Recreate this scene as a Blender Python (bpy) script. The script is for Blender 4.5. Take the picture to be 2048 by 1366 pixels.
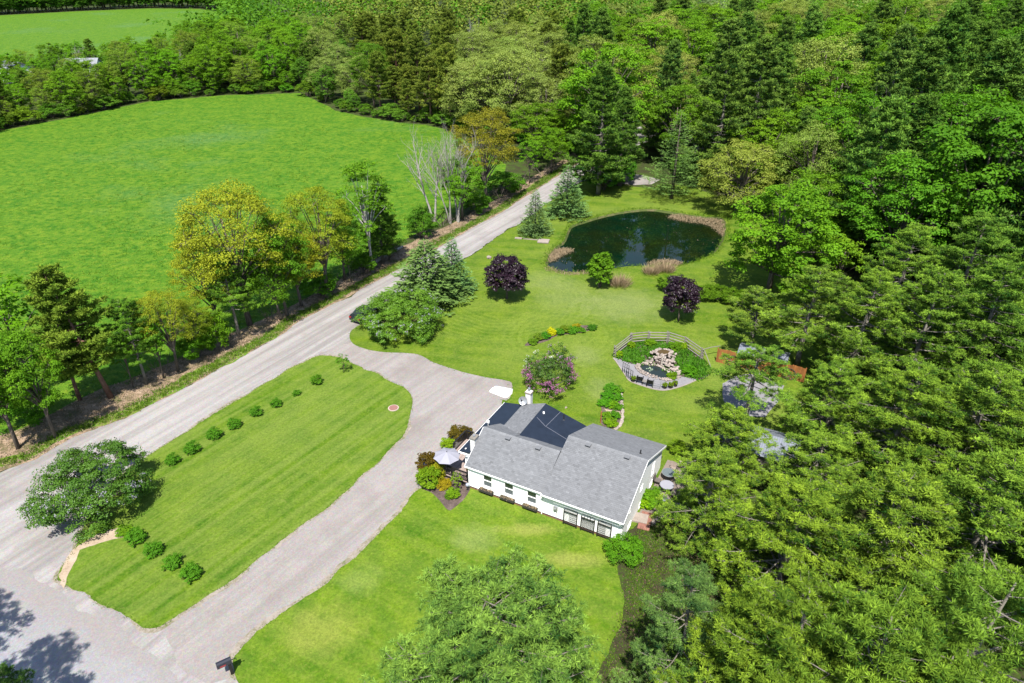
import bpy, bmesh, math, random
import numpy as np
from mathutils import Vector, Matrix
from mathutils.geometry import tessellate_polygon

# ------------------------------------------------------------------ scene, camera, light
for o in list(bpy.data.objects):
    bpy.data.objects.remove(o)
S = bpy.context.scene
COL = S.collection
CAM_H, PITCH, FPX = 38.0, math.radians(29.5), 1365.0

cam_d = bpy.data.cameras.new('camera')
cam_d.sensor_width = 36.0
cam_d.lens = 36.0 * FPX / 2048.0
cam_d.clip_start = 0.5
cam_d.clip_end = 6000
cam = bpy.data.objects.new('camera', cam_d)
cam.location = (0, 0, CAM_H)
cam.rotation_euler = (math.pi / 2 - PITCH, 0, 0)
COL.objects.link(cam)
S.camera = cam

SUN_EL, SUN_AZ = math.radians(60), math.radians(6)   # shadows fall 6 deg to the right of +Y
world = bpy.data.worlds.new('World')
S.world = world
world.use_nodes = True
wn = world.node_tree
wn.nodes.clear()
w_out = wn.nodes.new('ShaderNodeOutputWorld')
w_bg = wn.nodes.new('ShaderNodeBackground')
w_sky = wn.nodes.new('ShaderNodeTexSky')
w_sky.sky_type = 'NISHITA'
w_sky.sun_disc = False
w_sky.sun_elevation = SUN_EL
w_sky.sun_rotation = math.pi + SUN_AZ
w_sky.air_density = 1.0
w_sky.dust_density = 0.6
w_bg.inputs['Strength'].default_value = 0.105
wn.links.new(w_sky.outputs[0], w_bg.inputs[0])
wn.links.new(w_bg.outputs[0], w_out.inputs[0])

sun_d = bpy.data.lights.new('sun', 'SUN')
sun_d.energy = 5.0
sun_d.angle = math.radians(0.53)
sun_d.color = (1.0, 0.955, 0.88)
sun = bpy.data.objects.new('sun', sun_d)
sdir = Vector((math.sin(SUN_AZ) * math.cos(SUN_EL), math.cos(SUN_AZ) * math.cos(SUN_EL), -math.sin(SUN_EL)))
sun.rotation_euler = sdir.to_track_quat('-Z', 'Y').to_euler()
sun.location = (-30, -60, 120)
COL.objects.link(sun)

S.view_settings.view_transform = 'Standard'
S.view_settings.look = 'None'
S.view_settings.exposure = 1.12
S.view_settings.gamma = 1.0
S.view_settings.use_curve_mapping = False
S.render.engine = 'CYCLES'
S.cycles.max_bounces = 6
S.cycles.diffuse_bounces = 3
S.cycles.glossy_bounces = 3
S.cycles.transmission_bounces = 4
S.cycles.transparent_max_bounces = 4
S.cycles.caustics_reflective = False
S.cycles.caustics_refractive = False

# ------------------------------------------------------------------ surveying: photo direction -> point of the ground plane
CP, SP = math.cos(PITCH), math.sin(PITCH)


def ray(u, v):
    x = (u - 1024) / FPX
    y = -(v - 683) / FPX
    return x, CP + y * SP, -SP + y * CP


def G(u, v, z=0.0):
    r = ray(u, v)
    t = (CAM_H - z) / -r[2]
    return (r[0] * t, r[1] * t)


def PX(x, y, z=0.0):
    z -= CAM_H
    d = y * CP - z * SP
    if d < 0.1:
        return (-9999, -9999)
    return (1024 + FPX * x / d, 683 - FPX * (y * SP + z * CP) / d)


def height_at(x, y, tv):
    """height of a thing standing at x, y whose top is seen at picture row tv"""
    lo, hi = 0.0, 45.0
    for _ in range(40):
        m = (lo + hi) / 2
        if PX(x, y, m)[1] > tv:
            lo = m
        else:
            hi = m
    return lo


def mpp(x, y, z=0.0):
    return math.sqrt(x * x + y * y + (CAM_H - z) ** 2) / FPX


# ------------------------------------------------------------------ tagging
def tag(o, label=None, cat=None, group=None, kind=None):
    if label:
        o['label'] = label
    if cat:
        o['category'] = cat
    if group:
        o['group'] = group
    if kind:
        o['kind'] = kind
    return o


def empty(name, loc=(0, 0, 0), rz=0.0, label=None, cat=None, group=None):
    o = bpy.data.objects.new(name, None)
    o.empty_display_size = 0.3
    o.location = loc
    o.rotation_euler = (0, 0, rz)
    COL.objects.link(o)
    tag(o, label, cat, group)
    return o


def link(name, me, parent=None, loc=None, rot=None, scale=None):
    o = bpy.data.objects.new(name, me)
    COL.objects.link(o)
    if parent is not None:
        o.parent = parent
    if loc is not None:
        o.location = loc
    if rot is not None:
        o.rotation_euler = rot
    if scale is not None:
        o.scale = scale
    return o


def copy_tree(o, parent=None):
    c = o.copy()
    COL.objects.link(c)
    if parent is not None:
        c.parent = parent
    for ch in list(o.children):
        copy_tree(ch, c)
    return c


# ------------------------------------------------------------------ mesh builder
class MB:
    def __init__(self):
        self.v, self.f, self.t = [], [], []

    def add(self, verts, faces, tint=0.5):
        b = len(self.v)
        self.v.extend([tuple(p) for p in verts])
        for f in faces:
            self.f.append(tuple(i + b for i in f))
            self.t.append(tint)

    def box(self, c, s, rz=0.0, tint=0.5, M=None):
        cx, cy, cz = c
        sx, sy, sz = s[0] / 2, s[1] / 2, s[2] / 2
        p = [Vector((x * sx, y * sy, z * sz)) for z in (-1, 1) for y in (-1, 1) for x in (-1, 1)]
        R = M if M is not None else Matrix.Rotation(rz, 3, 'Z')
        p = [R @ q + Vector((cx, cy, cz)) for q in p]
        self.add(p, [(0, 2, 3, 1), (4, 5, 7, 6), (0, 1, 5, 4), (2, 6, 7, 3), (0, 4, 6, 2), (1, 3, 7, 5)], tint)

    def box2(self, a, b, tint=0.5):
        self.box(((a[0] + b[0]) / 2, (a[1] + b[1]) / 2, (a[2] + b[2]) / 2),
                 (abs(b[0] - a[0]), abs(b[1] - a[1]), abs(b[2] - a[2])), tint=tint)

    def bar(self, a, b, w, h, up=(0, 0, 1), tint=0.5):
        a, b = Vector(a), Vector(b)
        d = (b - a)
        L = d.length
        d.normalize()
        u = Vector(up)
        if abs(d.dot(u)) > 0.95:
            u = Vector((1, 0, 0))
        s = d.cross(u).normalized()
        u = s.cross(d)
        self.box(((a + b) / 2), (L, w, h), M=Matrix((d, s, u)).transposed(), tint=tint)

    def tube(self, pts, radii, sides=6, cap=True, tint=0.5):
        pts = [Vector(p) for p in pts]
        if not hasattr(radii, '__len__'):
            radii = [radii] * len(pts)
        n = len(pts)
        vs = []
        ref = None
        for i, p in enumerate(pts):
            d = (pts[min(i + 1, n - 1)] - pts[max(i - 1, 0)])
            if d.length < 1e-9:
                d = Vector((0, 0, 1))
            d.normalize()
            if ref is None:
                ref = d.orthogonal().normalized()
            s = (ref - d * ref.dot(d))
            if s.length < 1e-5:
                s = d.orthogonal()
            s.normalize()
            ref = s
            t = d.cross(s)
            for k in range(sides):
                a = 2 * math.pi * k / sides
                vs.append(p + (s * math.cos(a) + t * math.sin(a)) * radii[i])
        fs = []
        for i in range(n - 1):
            for k in range(sides):
                k2 = (k + 1) % sides
                fs.append((i * sides + k, i * sides + k2, (i + 1) * sides + k2, (i + 1) * sides + k))
        if cap:
            fs.append(tuple(range(sides - 1, -1, -1)))
            fs.append(tuple(range((n - 1) * sides, n * sides)))
        self.add(vs, fs, tint)

    def cyl(self, c, r, h, sides=12, r2=None, tint=0.5):
        self.tube([(c[0], c[1], c[2]), (c[0], c[1], c[2] + h)], [r, r if r2 is None else r2], sides, True, tint)

    def prism(self, poly, z0, z1, tint=0.5):
        n = len(poly)
        vs = [(p[0], p[1], z0) for p in poly] + [(p[0], p[1], z1) for p in poly]
        fs = [tuple(range(n - 1, -1, -1)), tuple(range(n, 2 * n))]
        for i in range(n):
            j = (i + 1) % n
            fs.append((i, j, n + j, n + i))
        self.add(vs, fs, tint)

    def xprism(self, poly, x0, x1, tint=0.5):
        """polygon in (y, z) extruded along x"""
        n = len(poly)
        vs = [(x0, p[0], p[1]) for p in poly] + [(x1, p[0], p[1]) for p in poly]
        fs = [tuple(range(n - 1, -1, -1)), tuple(range(n, 2 * n))]
        for i in range(n):
            j = (i + 1) % n
            fs.append((i, j, n + j, n + i))
        self.add(vs, fs, tint)

    def mesh(self, name, mat=None, smooth=False):
        me = bpy.data.meshes.new(name)
        me.from_pydata(self.v, [], self.f)
        at = me.attributes.new('tint', 'FLOAT', 'FACE')
        at.data.foreach_set('value', np.array(self.t, dtype=np.float32))
        if smooth:
            me.polygons.foreach_set('use_smooth', np.ones(len(me.polygons), dtype=bool))
        if mat is not None:
            me.materials.append(mat)
        bm = bmesh.new()
        bm.from_mesh(me)
        bmesh.ops.recalc_face_normals(bm, faces=bm.faces)
        bm.to_mesh(me)
        bm.free()
        me.update()
        return me

    def build(self, name, mat, parent=None, smooth=False):
        return link(name, self.mesh(name, mat, smooth), parent)


def quads_mesh(name, V, tint, mat):
    """V: (n,4,3) quad corners"""
    n = len(V)
    me = bpy.data.meshes.new(name)
    me.vertices.add(n * 4)
    me.vertices.foreach_set('co', V.reshape(-1).astype(np.float32))
    me.loops.add(n * 4)
    me.loops.foreach_set('vertex_index', np.arange(n * 4, dtype=np.int32))
    me.polygons.add(n)
    me.polygons.foreach_set('loop_start', np.arange(0, n * 4, 4, dtype=np.int32))
    at = me.attributes.new('tint', 'FLOAT', 'FACE')
    at.data.foreach_set('value', np.clip(tint, 0, 1).astype(np.float32))
    me.materials.append(mat)
    me.update(calc_edges=True)
    return me


# ------------------------------------------------------------------ node helpers
class NT:
    def __init__(self, name):
        self.m = bpy.data.materials.new(name)
        self.m.use_nodes = True
        self.t = self.m.node_tree
        self.t.nodes.clear()
        self.out = self.t.nodes.new('ShaderNodeOutputMaterial')

    def n(self, kind, ins=None, **attrs):
        nd = self.t.nodes.new('ShaderNode' + kind)
        for k, v in attrs.items():
            setattr(nd, k, v)
        for k, v in (ins or {}).items():
            s = nd.inputs[k]
            if isinstance(v, bpy.types.NodeSocket):
                self.t.links.new(v, s)
            elif isinstance(v, bpy.types.Node):
                self.t.links.new(v.outputs[0], s)
            else:
                s.default_value = v
        return nd

    def pos(self):
        return self.n('NewGeometry').outputs['Position']

    def noise(self, scale, detail=3, rough=0.55, vec=None, dist=0.0):
        nd = self.n('TexNoise', {'Scale': scale, 'Detail': detail, 'Roughness': rough, 'Distortion': dist})
        if vec is not None:
            self.t.links.new(vec, nd.inputs['Vector'])
        return nd.outputs['Fac']

    def mapping(self, vec, rz=0.0, scale=(1, 1, 1), loc=(0, 0, 0)):
        # rotate into axes first, then scale
        r = self.n('Mapping', {'Vector': vec, 'Rotation': (0, 0, rz), 'Location': loc})
        s = self.n('Mapping', {'Vector': r.outputs[0], 'Scale': scale})
        return s.outputs[0]

    def ramp(self, fac, stops, interp='LINEAR'):
        nd = self.t.nodes.new('ShaderNodeValToRGB')
        cr = nd.color_ramp
        cr.interpolation = interp
        while len(cr.elements) < len(stops):
            cr.elements.new(0.5)
        for e, (p, c) in zip(cr.elements, stops):
            e.position = p
            e.color = (c if hasattr(c, '__len__') else (c, c, c)) if hasattr(c, '__len__') and len(c) == 4 else \
                ((*c, 1) if hasattr(c, '__len__') else (c, c, c, 1))
        self.t.links.new(fac, nd.inputs[0])
        return nd.outputs[0]

    def mix(self, fac, a, b, blend='MIX'):
        nd = self.t.nodes.new('ShaderNodeMix')
        nd.data_type = 'RGBA'
        nd.blend_type = blend
        for sock, v in ((nd.inputs[0], fac), (nd.inputs[6], a), (nd.inputs[7], b)):
            if isinstance(v, bpy.types.NodeSocket):
                self.t.links.new(v, sock)
            elif hasattr(v, '__len__'):
                sock.default_value = (*v, 1) if len(v) == 3 else v
            else:
                sock.default_value = v if sock == nd.inputs[0] else (v, v, v, 1)
        return nd.outputs[2]

    def math(self, op, a, b=0.0, c=0.0):
        nd = self.t.nodes.new('ShaderNodeMath')
        nd.operation = op
        for s, v in zip(nd.inputs, (a, b, c)):
            if isinstance(v, bpy.types.NodeSocket):
                self.t.links.new(v, s)
            else:
                s.default_value = v
        return nd.outputs[0]

    def bump(self, h, strength=0.4, dist=0.05):
        return self.n('Bump', {'Height': h, 'Strength': strength, 'Distance': dist}).outputs[0]

    def principled(self, col, rough=0.7, spec=0.3, metal=0.0, normal=None):
        ins = {'Base Color': col if isinstance(col, bpy.types.NodeSocket) else (*col, 1), 'Roughness': rough,
               'Specular IOR Level': spec, 'Metallic': metal}
        p = self.n('BsdfPrincipled', ins)
        if normal is not None:
            self.t.links.new(normal, p.inputs['Normal'])
        self.t.links.new(p.outputs[0], self.out.inputs[0])
        return p

    def attr(self, name='tint'):
        return self.n('Attribute', attribute_name=name).outputs['Fac']


def mat_plain(name, col, rough=0.6, spec=0.3, metal=0.0, var=0.12, scale=6.0, bump=0.0):
    """paint / wood / metal with a little noise in colour, and the per-piece tint"""
    n = NT(name)
    co = n.n('TexCoord').outputs['Object']
    f = n.noise(scale, 4, 0.6, co)
    g = n.math('ADD', n.math('MULTIPLY', n.math('SUBTRACT', f, 0.5), var * 2), 1.0)
    t = n.math('ADD', n.math('MULTIPLY', n.math('SUBTRACT', n.attr(), 0.5), 0.5), 1.0)
    k = n.math('MULTIPLY', g, t)
    c = n.mix(1.0, col, n.n('CombineColor', {'Red': k, 'Green': k, 'Blue': k}).outputs[0], 'MULTIPLY')
    nm = n.bump(n.noise(scale * 8, 3, 0.6, co), bump, 0.02) if bump else None
    n.principled(c, rough, spec, metal, nm)
    return n.m


def mat_leaf(name, dark, light, trans=0.3, rough=0.65, spec=0.12):
    n = NT(name)
    oc = n.n('ObjectInfo').outputs['Color']
    c = n.mix(n.attr(), dark, light)
    c = n.mix(1.0, c, oc, 'MULTIPLY')
    p = n.n('BsdfPrincipled', {'Base Color': c, 'Roughness': rough, 'Specular IOR Level': spec})
    tcol = n.mix(1.0, c, (1.25, 1.2, 0.6), 'MULTIPLY')
    tr = n.n('BsdfTranslucent', {'Color': tcol})
    mx = n.n('MixShader', {0: trans, 1: p.outputs[0], 2: tr.outputs[0]})
    n.t.links.new(mx.outputs[0], n.out.inputs[0])
    return n.m


def mat_bark(name, a, b, scale=3.0):
    n = NT(name)
    co = n.n('TexCoord').outputs['Object']
    v = n.mapping(co, 0, (1, 1, 0.25))
    f = n.noise(scale * 2, 5, 0.65, v)
    n.principled(n.ramp(f, [(0.3, a), (0.7, b)]), 0.9, 0.1, 0, n.bump(f, 0.6, 0.05))
    return n.m

# ------------------------------------------------------------------ vegetation: meshes
M_LEAF = mat_leaf('leaf_maple', (0.036, 0.108, 0.005), (0.140, 0.275, 0.012), 0.40)
M_OAK = mat_leaf('leaf_oak', (0.115, 0.145, 0.010), (0.300, 0.290, 0.026), 0.38)
M_POAK = mat_leaf('leaf_pale_oak', (0.075, 0.130, 0.014), (0.265, 0.330, 0.062), 0.36)
M_PINE = mat_leaf('needle_white_pine', (0.016, 0.060, 0.009), (0.205, 0.318, 0.030), 0.12, 0.75, 0.05)
M_DPINE = mat_leaf('needle_forest_pine', (0.040, 0.072, 0.010), (0.170, 0.205, 0.032), 0.16, 0.8, 0.05)
M_SPRUCE = mat_leaf('needle_spruce', (0.034, 0.080, 0.024), (0.150, 0.245, 0.070), 0.14, 0.7, 0.10)
M_PURPLE = mat_leaf('leaf_purple', (0.006, 0.002, 0.006), (0.024, 0.009, 0.018), 0.12, 0.45, 0.3)
M_LILAC = mat_leaf('leaf_lilac', (0.024, 0.082, 0.006), (0.110, 0.215, 0.022), 0.30, 0.5, 0.22)
M_BLOOM_L = mat_leaf('bloom_pale_lilac', (0.23, 0.22, 0.29), (0.42, 0.40, 0.46), 0.2, 0.7, 0.1)
M_BLOOM_P = mat_leaf('bloom_magenta', (0.20, 0.045, 0.15), (0.38, 0.15, 0.30), 0.2, 0.7, 0.1)
M_BLOOM_W = mat_leaf('bloom_white', (0.42, 0.45, 0.36), (0.62, 0.62, 0.55), 0.2, 0.7, 0.1)
M_STRAW = mat_leaf('straw', (0.17, 0.125, 0.075), (0.36, 0.28, 0.18), 0.15, 0.8, 0.1)
M_BARK = mat_bark('bark_grey', (0.045, 0.036, 0.028), (0.16, 0.135, 0.11))
M_BARKP = mat_bark('bark_pine', (0.075, 0.066, 0.052), (0.235, 0.215, 0.18))
M_BARKR = mat_bark('bark_red_pine', (0.09, 0.045, 0.03), (0.24, 0.14, 0.10))
M_BARKB = mat_bark('bark_birch', (0.16, 0.15, 0.135), (0.40, 0.385, 0.36))
M_BARKD = mat_bark('bark_dead', (0.15, 0.135, 0.12), (0.36, 0.34, 0.31))

RNG = np.random.default_rng(11)


def unit(a):
    return a / np.maximum(np.linalg.norm(a, axis=-1, keepdims=True), 1e-9)


def rsphere(rng, n):
    return unit(rng.normal(size=(n, 3)))


def leaf_quads(rng, P, Nrm, size, aspect=0.7):
    n = len(P)
    Nrm = unit(Nrm)
    a = unit(np.cross(Nrm, rsphere(rng, n)))
    b = np.cross(Nrm, a)
    s = size[:, None] if hasattr(size, '__len__') else size
    V = np.empty((n, 4, 3))
    V[:, 0] = P - a * s * 0.5
    V[:, 1] = P + b * s * aspect * 0.5 + Nrm * s * 0.10
    V[:, 2] = P + a * s * 0.5
    V[:, 3] = P - b * s * aspect * 0.5 + Nrm * s * 0.10
    return V


def needle_quads(rng, P, D, length, width):
    n = len(P)
    D = unit(D)
    w = unit(np.cross(D, rsphere(rng, n)))
    L = length[:, None] if hasattr(length, '__len__') else length
    V = np.empty((n, 4, 3))
    V[:, 0] = P
    V[:, 1] = P + D * L * 0.5 + w * width * 0.5
    V[:, 2] = P + D * L
    V[:, 3] = P + D * L * 0.5 - w * width * 0.5
    return V


def bez(a, b, c, n=5):
    a, b, c = Vector(a), Vector(b), Vector(c)
    return [a.lerp(b, t).lerp(b.lerp(c, t), t) for t in [i / (n - 1) for i in range(n)]]


def gen_broadleaf(seed, H, R, cb=0.25, nl=14, sub=13, leaves=26, ls=0.34, fill=1.0, flat=0.85, leafmat=None, barkmat=None,
                  clump=0.40, lobe=0.44, limbs=True, trunk_r=None, stems=1, name='broadleaf', up=0.6, twigs=True, spread=0.78, jit=0.13, zr=1.62):
    rng = np.random.default_rng(seed)
    leafmat = leafmat or M_LEAF
    barkmat = barkmat or M_BARK
    zc = (cb * H + H) / 2
    rz = (H - cb * H) / 2
    tr = trunk_r or (0.016 * H + 0.02)
    wood = MB()
    lean = rng.normal(size=2) * 0.03 * H
    trunk = [(0, 0, -0.1), (lean[0] * 0.3, lean[1] * 0.3, H * 0.2), (lean[0] * 0.8, lean[1] * 0.8, H * 0.45), (lean[0], lean[1], H * 0.75)]
    if stems == 1:
        wood.tube(trunk, [tr * 1.3, tr, tr * 0.75, tr * 0.3], 7)
    # lobes over an ellipsoid, few underneath
    lobes = []
    k = 0
    ga = math.pi * (3 - math.sqrt(5))
    for i in range(nl):
        z = 1 - zr * (i + 0.5) / nl
        z += rng.normal() * 0.06
        z = max(-0.95, min(0.98, z))
        r = math.sqrt(max(0, 1 - z * z))
        a = i * ga + rng.normal() * 0.25
        q = spread * rng.uniform(1 - jit * 1.3, 1 + jit * 0.8)
        lobes.append((np.array([math.cos(a) * r * R * q, math.sin(a) * r * R * q, zc + z * rz * q * 0.92]),
                      rng.uniform(0.8, 1.2) * lobe * R))
    if fill > 0:
        lobes.append((np.array([0, 0, zc]), lobe * R * 1.1))
    P, Nn, T = [], [], []
    for li, (c, rl) in enumerate(lobes):
        if limbs and stems == 1:
            h0 = H * rng.uniform(0.22, 0.42) if c[2] > zc * 0.8 else H * rng.uniform(0.18, 0.3)
            f = min(1, h0 / (H * 0.45))
            st = (lean[0] * f * 0.8, lean[1] * f * 0.8, h0)
            mid = (c[0] * 0.42, c[1] * 0.42, h0 + (c[2] - h0) * 0.65)
            wood.tube(bez(st, mid, c, 5), [tr * 0.55, tr * 0.45, tr * 0.33, tr * 0.22, tr * 0.12], 5, False)
        elif stems > 1:
            a0 = rng.uniform(0, 6.28)
            st = (math.cos(a0) * 0.25 * R * 0.5, math.sin(a0) * 0.25 * R * 0.5, -0.05)
            wood.tube(bez(st, (c[0] * 0.4, c[1] * 0.4, c[2] * 0.55), c, 5), [tr * 0.8, tr * 0.7, tr * 0.5, tr * 0.35, tr * 0.15], 5, False)
        ns = max(3, int(sub * rng.uniform(0.8, 1.2)))
        d = rsphere(rng, ns)
        outd = unit((c - np.array([0, 0, zc - 0.2 * rz]))[None, :])
        d = unit(d + outd * 0.45 + np.array([0, 0, 0.25]))
        cc = c + d * rl * rng.uniform(0.45, 1.0, (ns, 1)) * np.array([1, 1, flat])
        tl = rng.uniform(-0.12, 0.12)
        for j in range(ns):
            rc = rl * clump * rng.uniform(0.75, 1.3)
            m = max(4, int(leaves * rng.uniform(0.7, 1.3)))
            dd = rsphere(rng, m)
            dd[:, 2] = np.abs(dd[:, 2]) * 0.9 - 0.25
            pp = cc[j] + dd * rc * (rng.uniform(0, 1, (m, 1)) ** 0.45) * np.array([1, 1, 0.72])
            P.append(pp)
            Nn.append(unit(dd) * 0.45 + d[j] * 0.35 + np.array([0, 0, up]) + rng.normal(size=(m, 3)) * 0.38)
            T.append(0.5 + tl + rng.uniform(-0.13, 0.13) + rng.uniform(-0.22, 0.22, m) + dd[:, 2] * 0.12)
            if twigs and rng.uniform() < 0.5:
                wood.tube([c, (c + cc[j]) / 2 + rng.normal(size=3) * 0.1, cc[j]], [tr * 0.12, tr * 0.09, tr * 0.05], 3, False)
    P, Nn, T = np.concatenate(P), np.concatenate(Nn), np.concatenate(T)
    P[:, 2] = np.maximum(P[:, 2], 0.06)
    V = leaf_quads(rng, P, Nn, ls * rng.uniform(0.7, 1.25, len(P)))
    crown = quads_mesh(name + '_crown', V, T, leafmat)
    trunkm = wood.mesh(name + '_trunk', barkmat, True)
    return crown, trunkm, (P, Nn, T)


def bloom_mesh(seed, base, frac, n_per, size, mat, name, zmin=0.0, rad=0.16):
    """flower heads on the outer leaves: little upright cones of petals"""
    rng = np.random.default_rng(seed)
    P, Nn, T = base
    idx = np.where((P[:, 2] > zmin))[0]
    r = np.linalg.norm(P[idx] - P.mean(0), axis=1)
    idx = idx[r > np.quantile(r, 0.55)]
    idx = rng.choice(idx, max(1, int(len(idx) * frac)), replace=False)
    c = P[idx] + np.array([0, 0, 0.08])
    out = unit(P[idx] - (P.mean(0) - np.array([0, 0, 1.0])))
    pp = np.repeat(c, n_per, 0)
    oo = np.repeat(out, n_per, 0)
    q = rng.uniform(0, 1, (len(pp), 1))
    pp = pp + oo * (q * 0.30) + rsphere(rng, len(pp)) * rad * (1 - 0.6 * q)
    V = leaf_quads(rng, pp, oo * 0.7 + rng.normal(size=pp.shape) * 0.6, size * rng.uniform(0.7, 1.2, len(pp)), 0.9)
    t = np.repeat(rng.uniform(0.2, 0.8, len(idx)), n_per) + rng.uniform(-0.2, 0.2, len(pp))
    return quads_mesh(name, V, t, mat)


def gen_pine(seed, H, R, z0=0.20, gap=1.0, nb=5, nneed=13, nl=0.27, nw=0.046, mat=None, bark=None, prof=0.62, rise=0.24,
             name='pine', dens=1.2, tipup=0.10, sub=1.5, pad=0.30, thick=0.12, lump=0.33):
    """white-pine habit: whorls of long limbs, each limb carrying separate flat pads of needle tufts"""
    rng = np.random.default_rng(seed)
    mat = mat or M_PINE
    bark = bark or M_BARKP
    wood = MB()
    bend = rng.normal(size=2) * 0.02 * H
    tr = 0.013 * H + 0.03

    def ax(z):
        f = z / H
        return np.array([bend[0] * f * f, bend[1] * f * f, z])
    zs = np.linspace(0, H, 8)
    wood.tube([ax(z) - (np.array([0, 0, 0.15]) if i == 0 else 0) for i, z in enumerate(zs)],
              [tr * 1.2] + [tr * (1 - 0.95 * z / H) + 0.015 for z in zs[1:]], 7)
    TC, TD, TT = [], [], []
    z = H * z0
    while z < H - 0.3:
        t = (z - H * z0) / (H - H * z0)
        Lw = R * ((1 - t) ** prof) * (0.74 + 0.26 * min(1, t / 0.18)) + 0.30
        k = max(3, int(round(nb + rng.uniform(-1, 1))))
        a0 = rng.uniform(0, 6.28)
        for b in range(k):
            L = Lw * rng.uniform(0.58, 1.15)
            if rng.uniform() < 0.08:
                L *= 0.45
            a = a0 + b * 2 * math.pi / k + rng.normal() * 0.22
            dirh = np.array([math.cos(a), math.sin(a), 0])
            side = np.array([-math.sin(a), math.cos(a), 0])
            rs = rise * (0.4 + 1.5 * t) * rng.uniform(0.6, 1.4)
            p0 = ax(min(H - 0.1, z + rng.uniform(-0.25, 0.25)))
            npt = 6
            pts = []
            for i in range(npt):
                s = i / (npt - 1)
                pts.append(p0 + dirh * L * s + np.array([0, 0, L * (rs * s + tipup * s * s - 0.06 * math.sin(s * math.pi))]) + side * L * 0.06 * math.sin(s * 3 + a))
            br = max(0.012, tr * 0.28 * (L / R + 0.15))
            wood.tube(pts, [br * (1 - 0.85 * i / (npt - 1)) for i in range(npt)], 5, False)
            pts = np.array(pts)

            def at(s):
                x = min(s, 0.999) * (npt - 1)
                i = min(int(x), npt - 2)
                return pts[i] + (pts[i + 1] - pts[i]) * (x - i)
            ns = max(3, int(2 + L * sub))
            bt = rng.uniform(-0.12, 0.12)
            for q in range(ns + 1):
                if q == ns:
                    c, d, sl = at(0.86), dirh + np.array([0, 0, 0.15]), 0.16 * L
                else:
                    s = 0.30 + 0.68 * (q + rng.uniform(0.1, 0.9)) / ns
                    c = at(s)
                    sl = L * pad * (1.25 - 0.85 * s) * rng.uniform(0.7, 1.25)
                    d = unit(dirh * rng.uniform(0.35, 0.8) + side * (1 if q % 2 else -1) * rng.uniform(0.6, 1.0) + np.array([0, 0, rng.uniform(0.0, 0.28)]))
                e = c + d * sl
                wood.tube([c, c + d * sl * 0.55, e + np.array([0, 0, sl * 0.1])], [br * 0.30, br * 0.2, 0.006], 3, False)
                m = max(4, int((4 + sl * 9.0) * dens * rng.uniform(0.75, 1.25)))
                f = rng.uniform(0.25, 1.12, (m, 1))
                cc = c + d * sl * f + rng.normal(size=(m, 3)) * np.array([lump * 0.55, lump * 0.55, thick]) * (0.6 + 0.25 * min(2.0, sl))
                TC.append(cc)
                TD.append(unit((cc - c) * 0.6 + np.array([0, 0, 0.85])))
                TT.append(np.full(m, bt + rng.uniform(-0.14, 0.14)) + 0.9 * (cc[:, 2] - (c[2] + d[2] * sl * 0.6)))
        z += gap * rng.uniform(0.75, 1.25) * (1.0 if t < 0.7 else 0.6)
    m = 10
    TC.append(ax(H - 0.15) + rng.normal(size=(m, 3)) * np.array([0.12, 0.12, 0.22]))
    TD.append(np.tile([0, 0, 1.0], (m, 1)))
    TT.append(np.full(m, 0.15))
    TC, TD, TT = np.concatenate(TC), unit(np.concatenate(TD)), np.concatenate(TT)
    n = len(TC)
    C = np.repeat(TC, nneed, 0)
    D = np.repeat(TD, nneed, 0) * 0.55 + rsphere(rng, n * nneed)
    V = needle_quads(rng, C, D, nl * rng.uniform(0.7, 1.25, n * nneed), nw)
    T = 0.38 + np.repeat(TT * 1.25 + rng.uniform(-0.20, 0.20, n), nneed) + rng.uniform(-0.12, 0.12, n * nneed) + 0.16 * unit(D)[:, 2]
    return quads_mesh(name + '_crown', V, T, mat), wood.mesh(name + '_trunk', bark, True)


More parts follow.
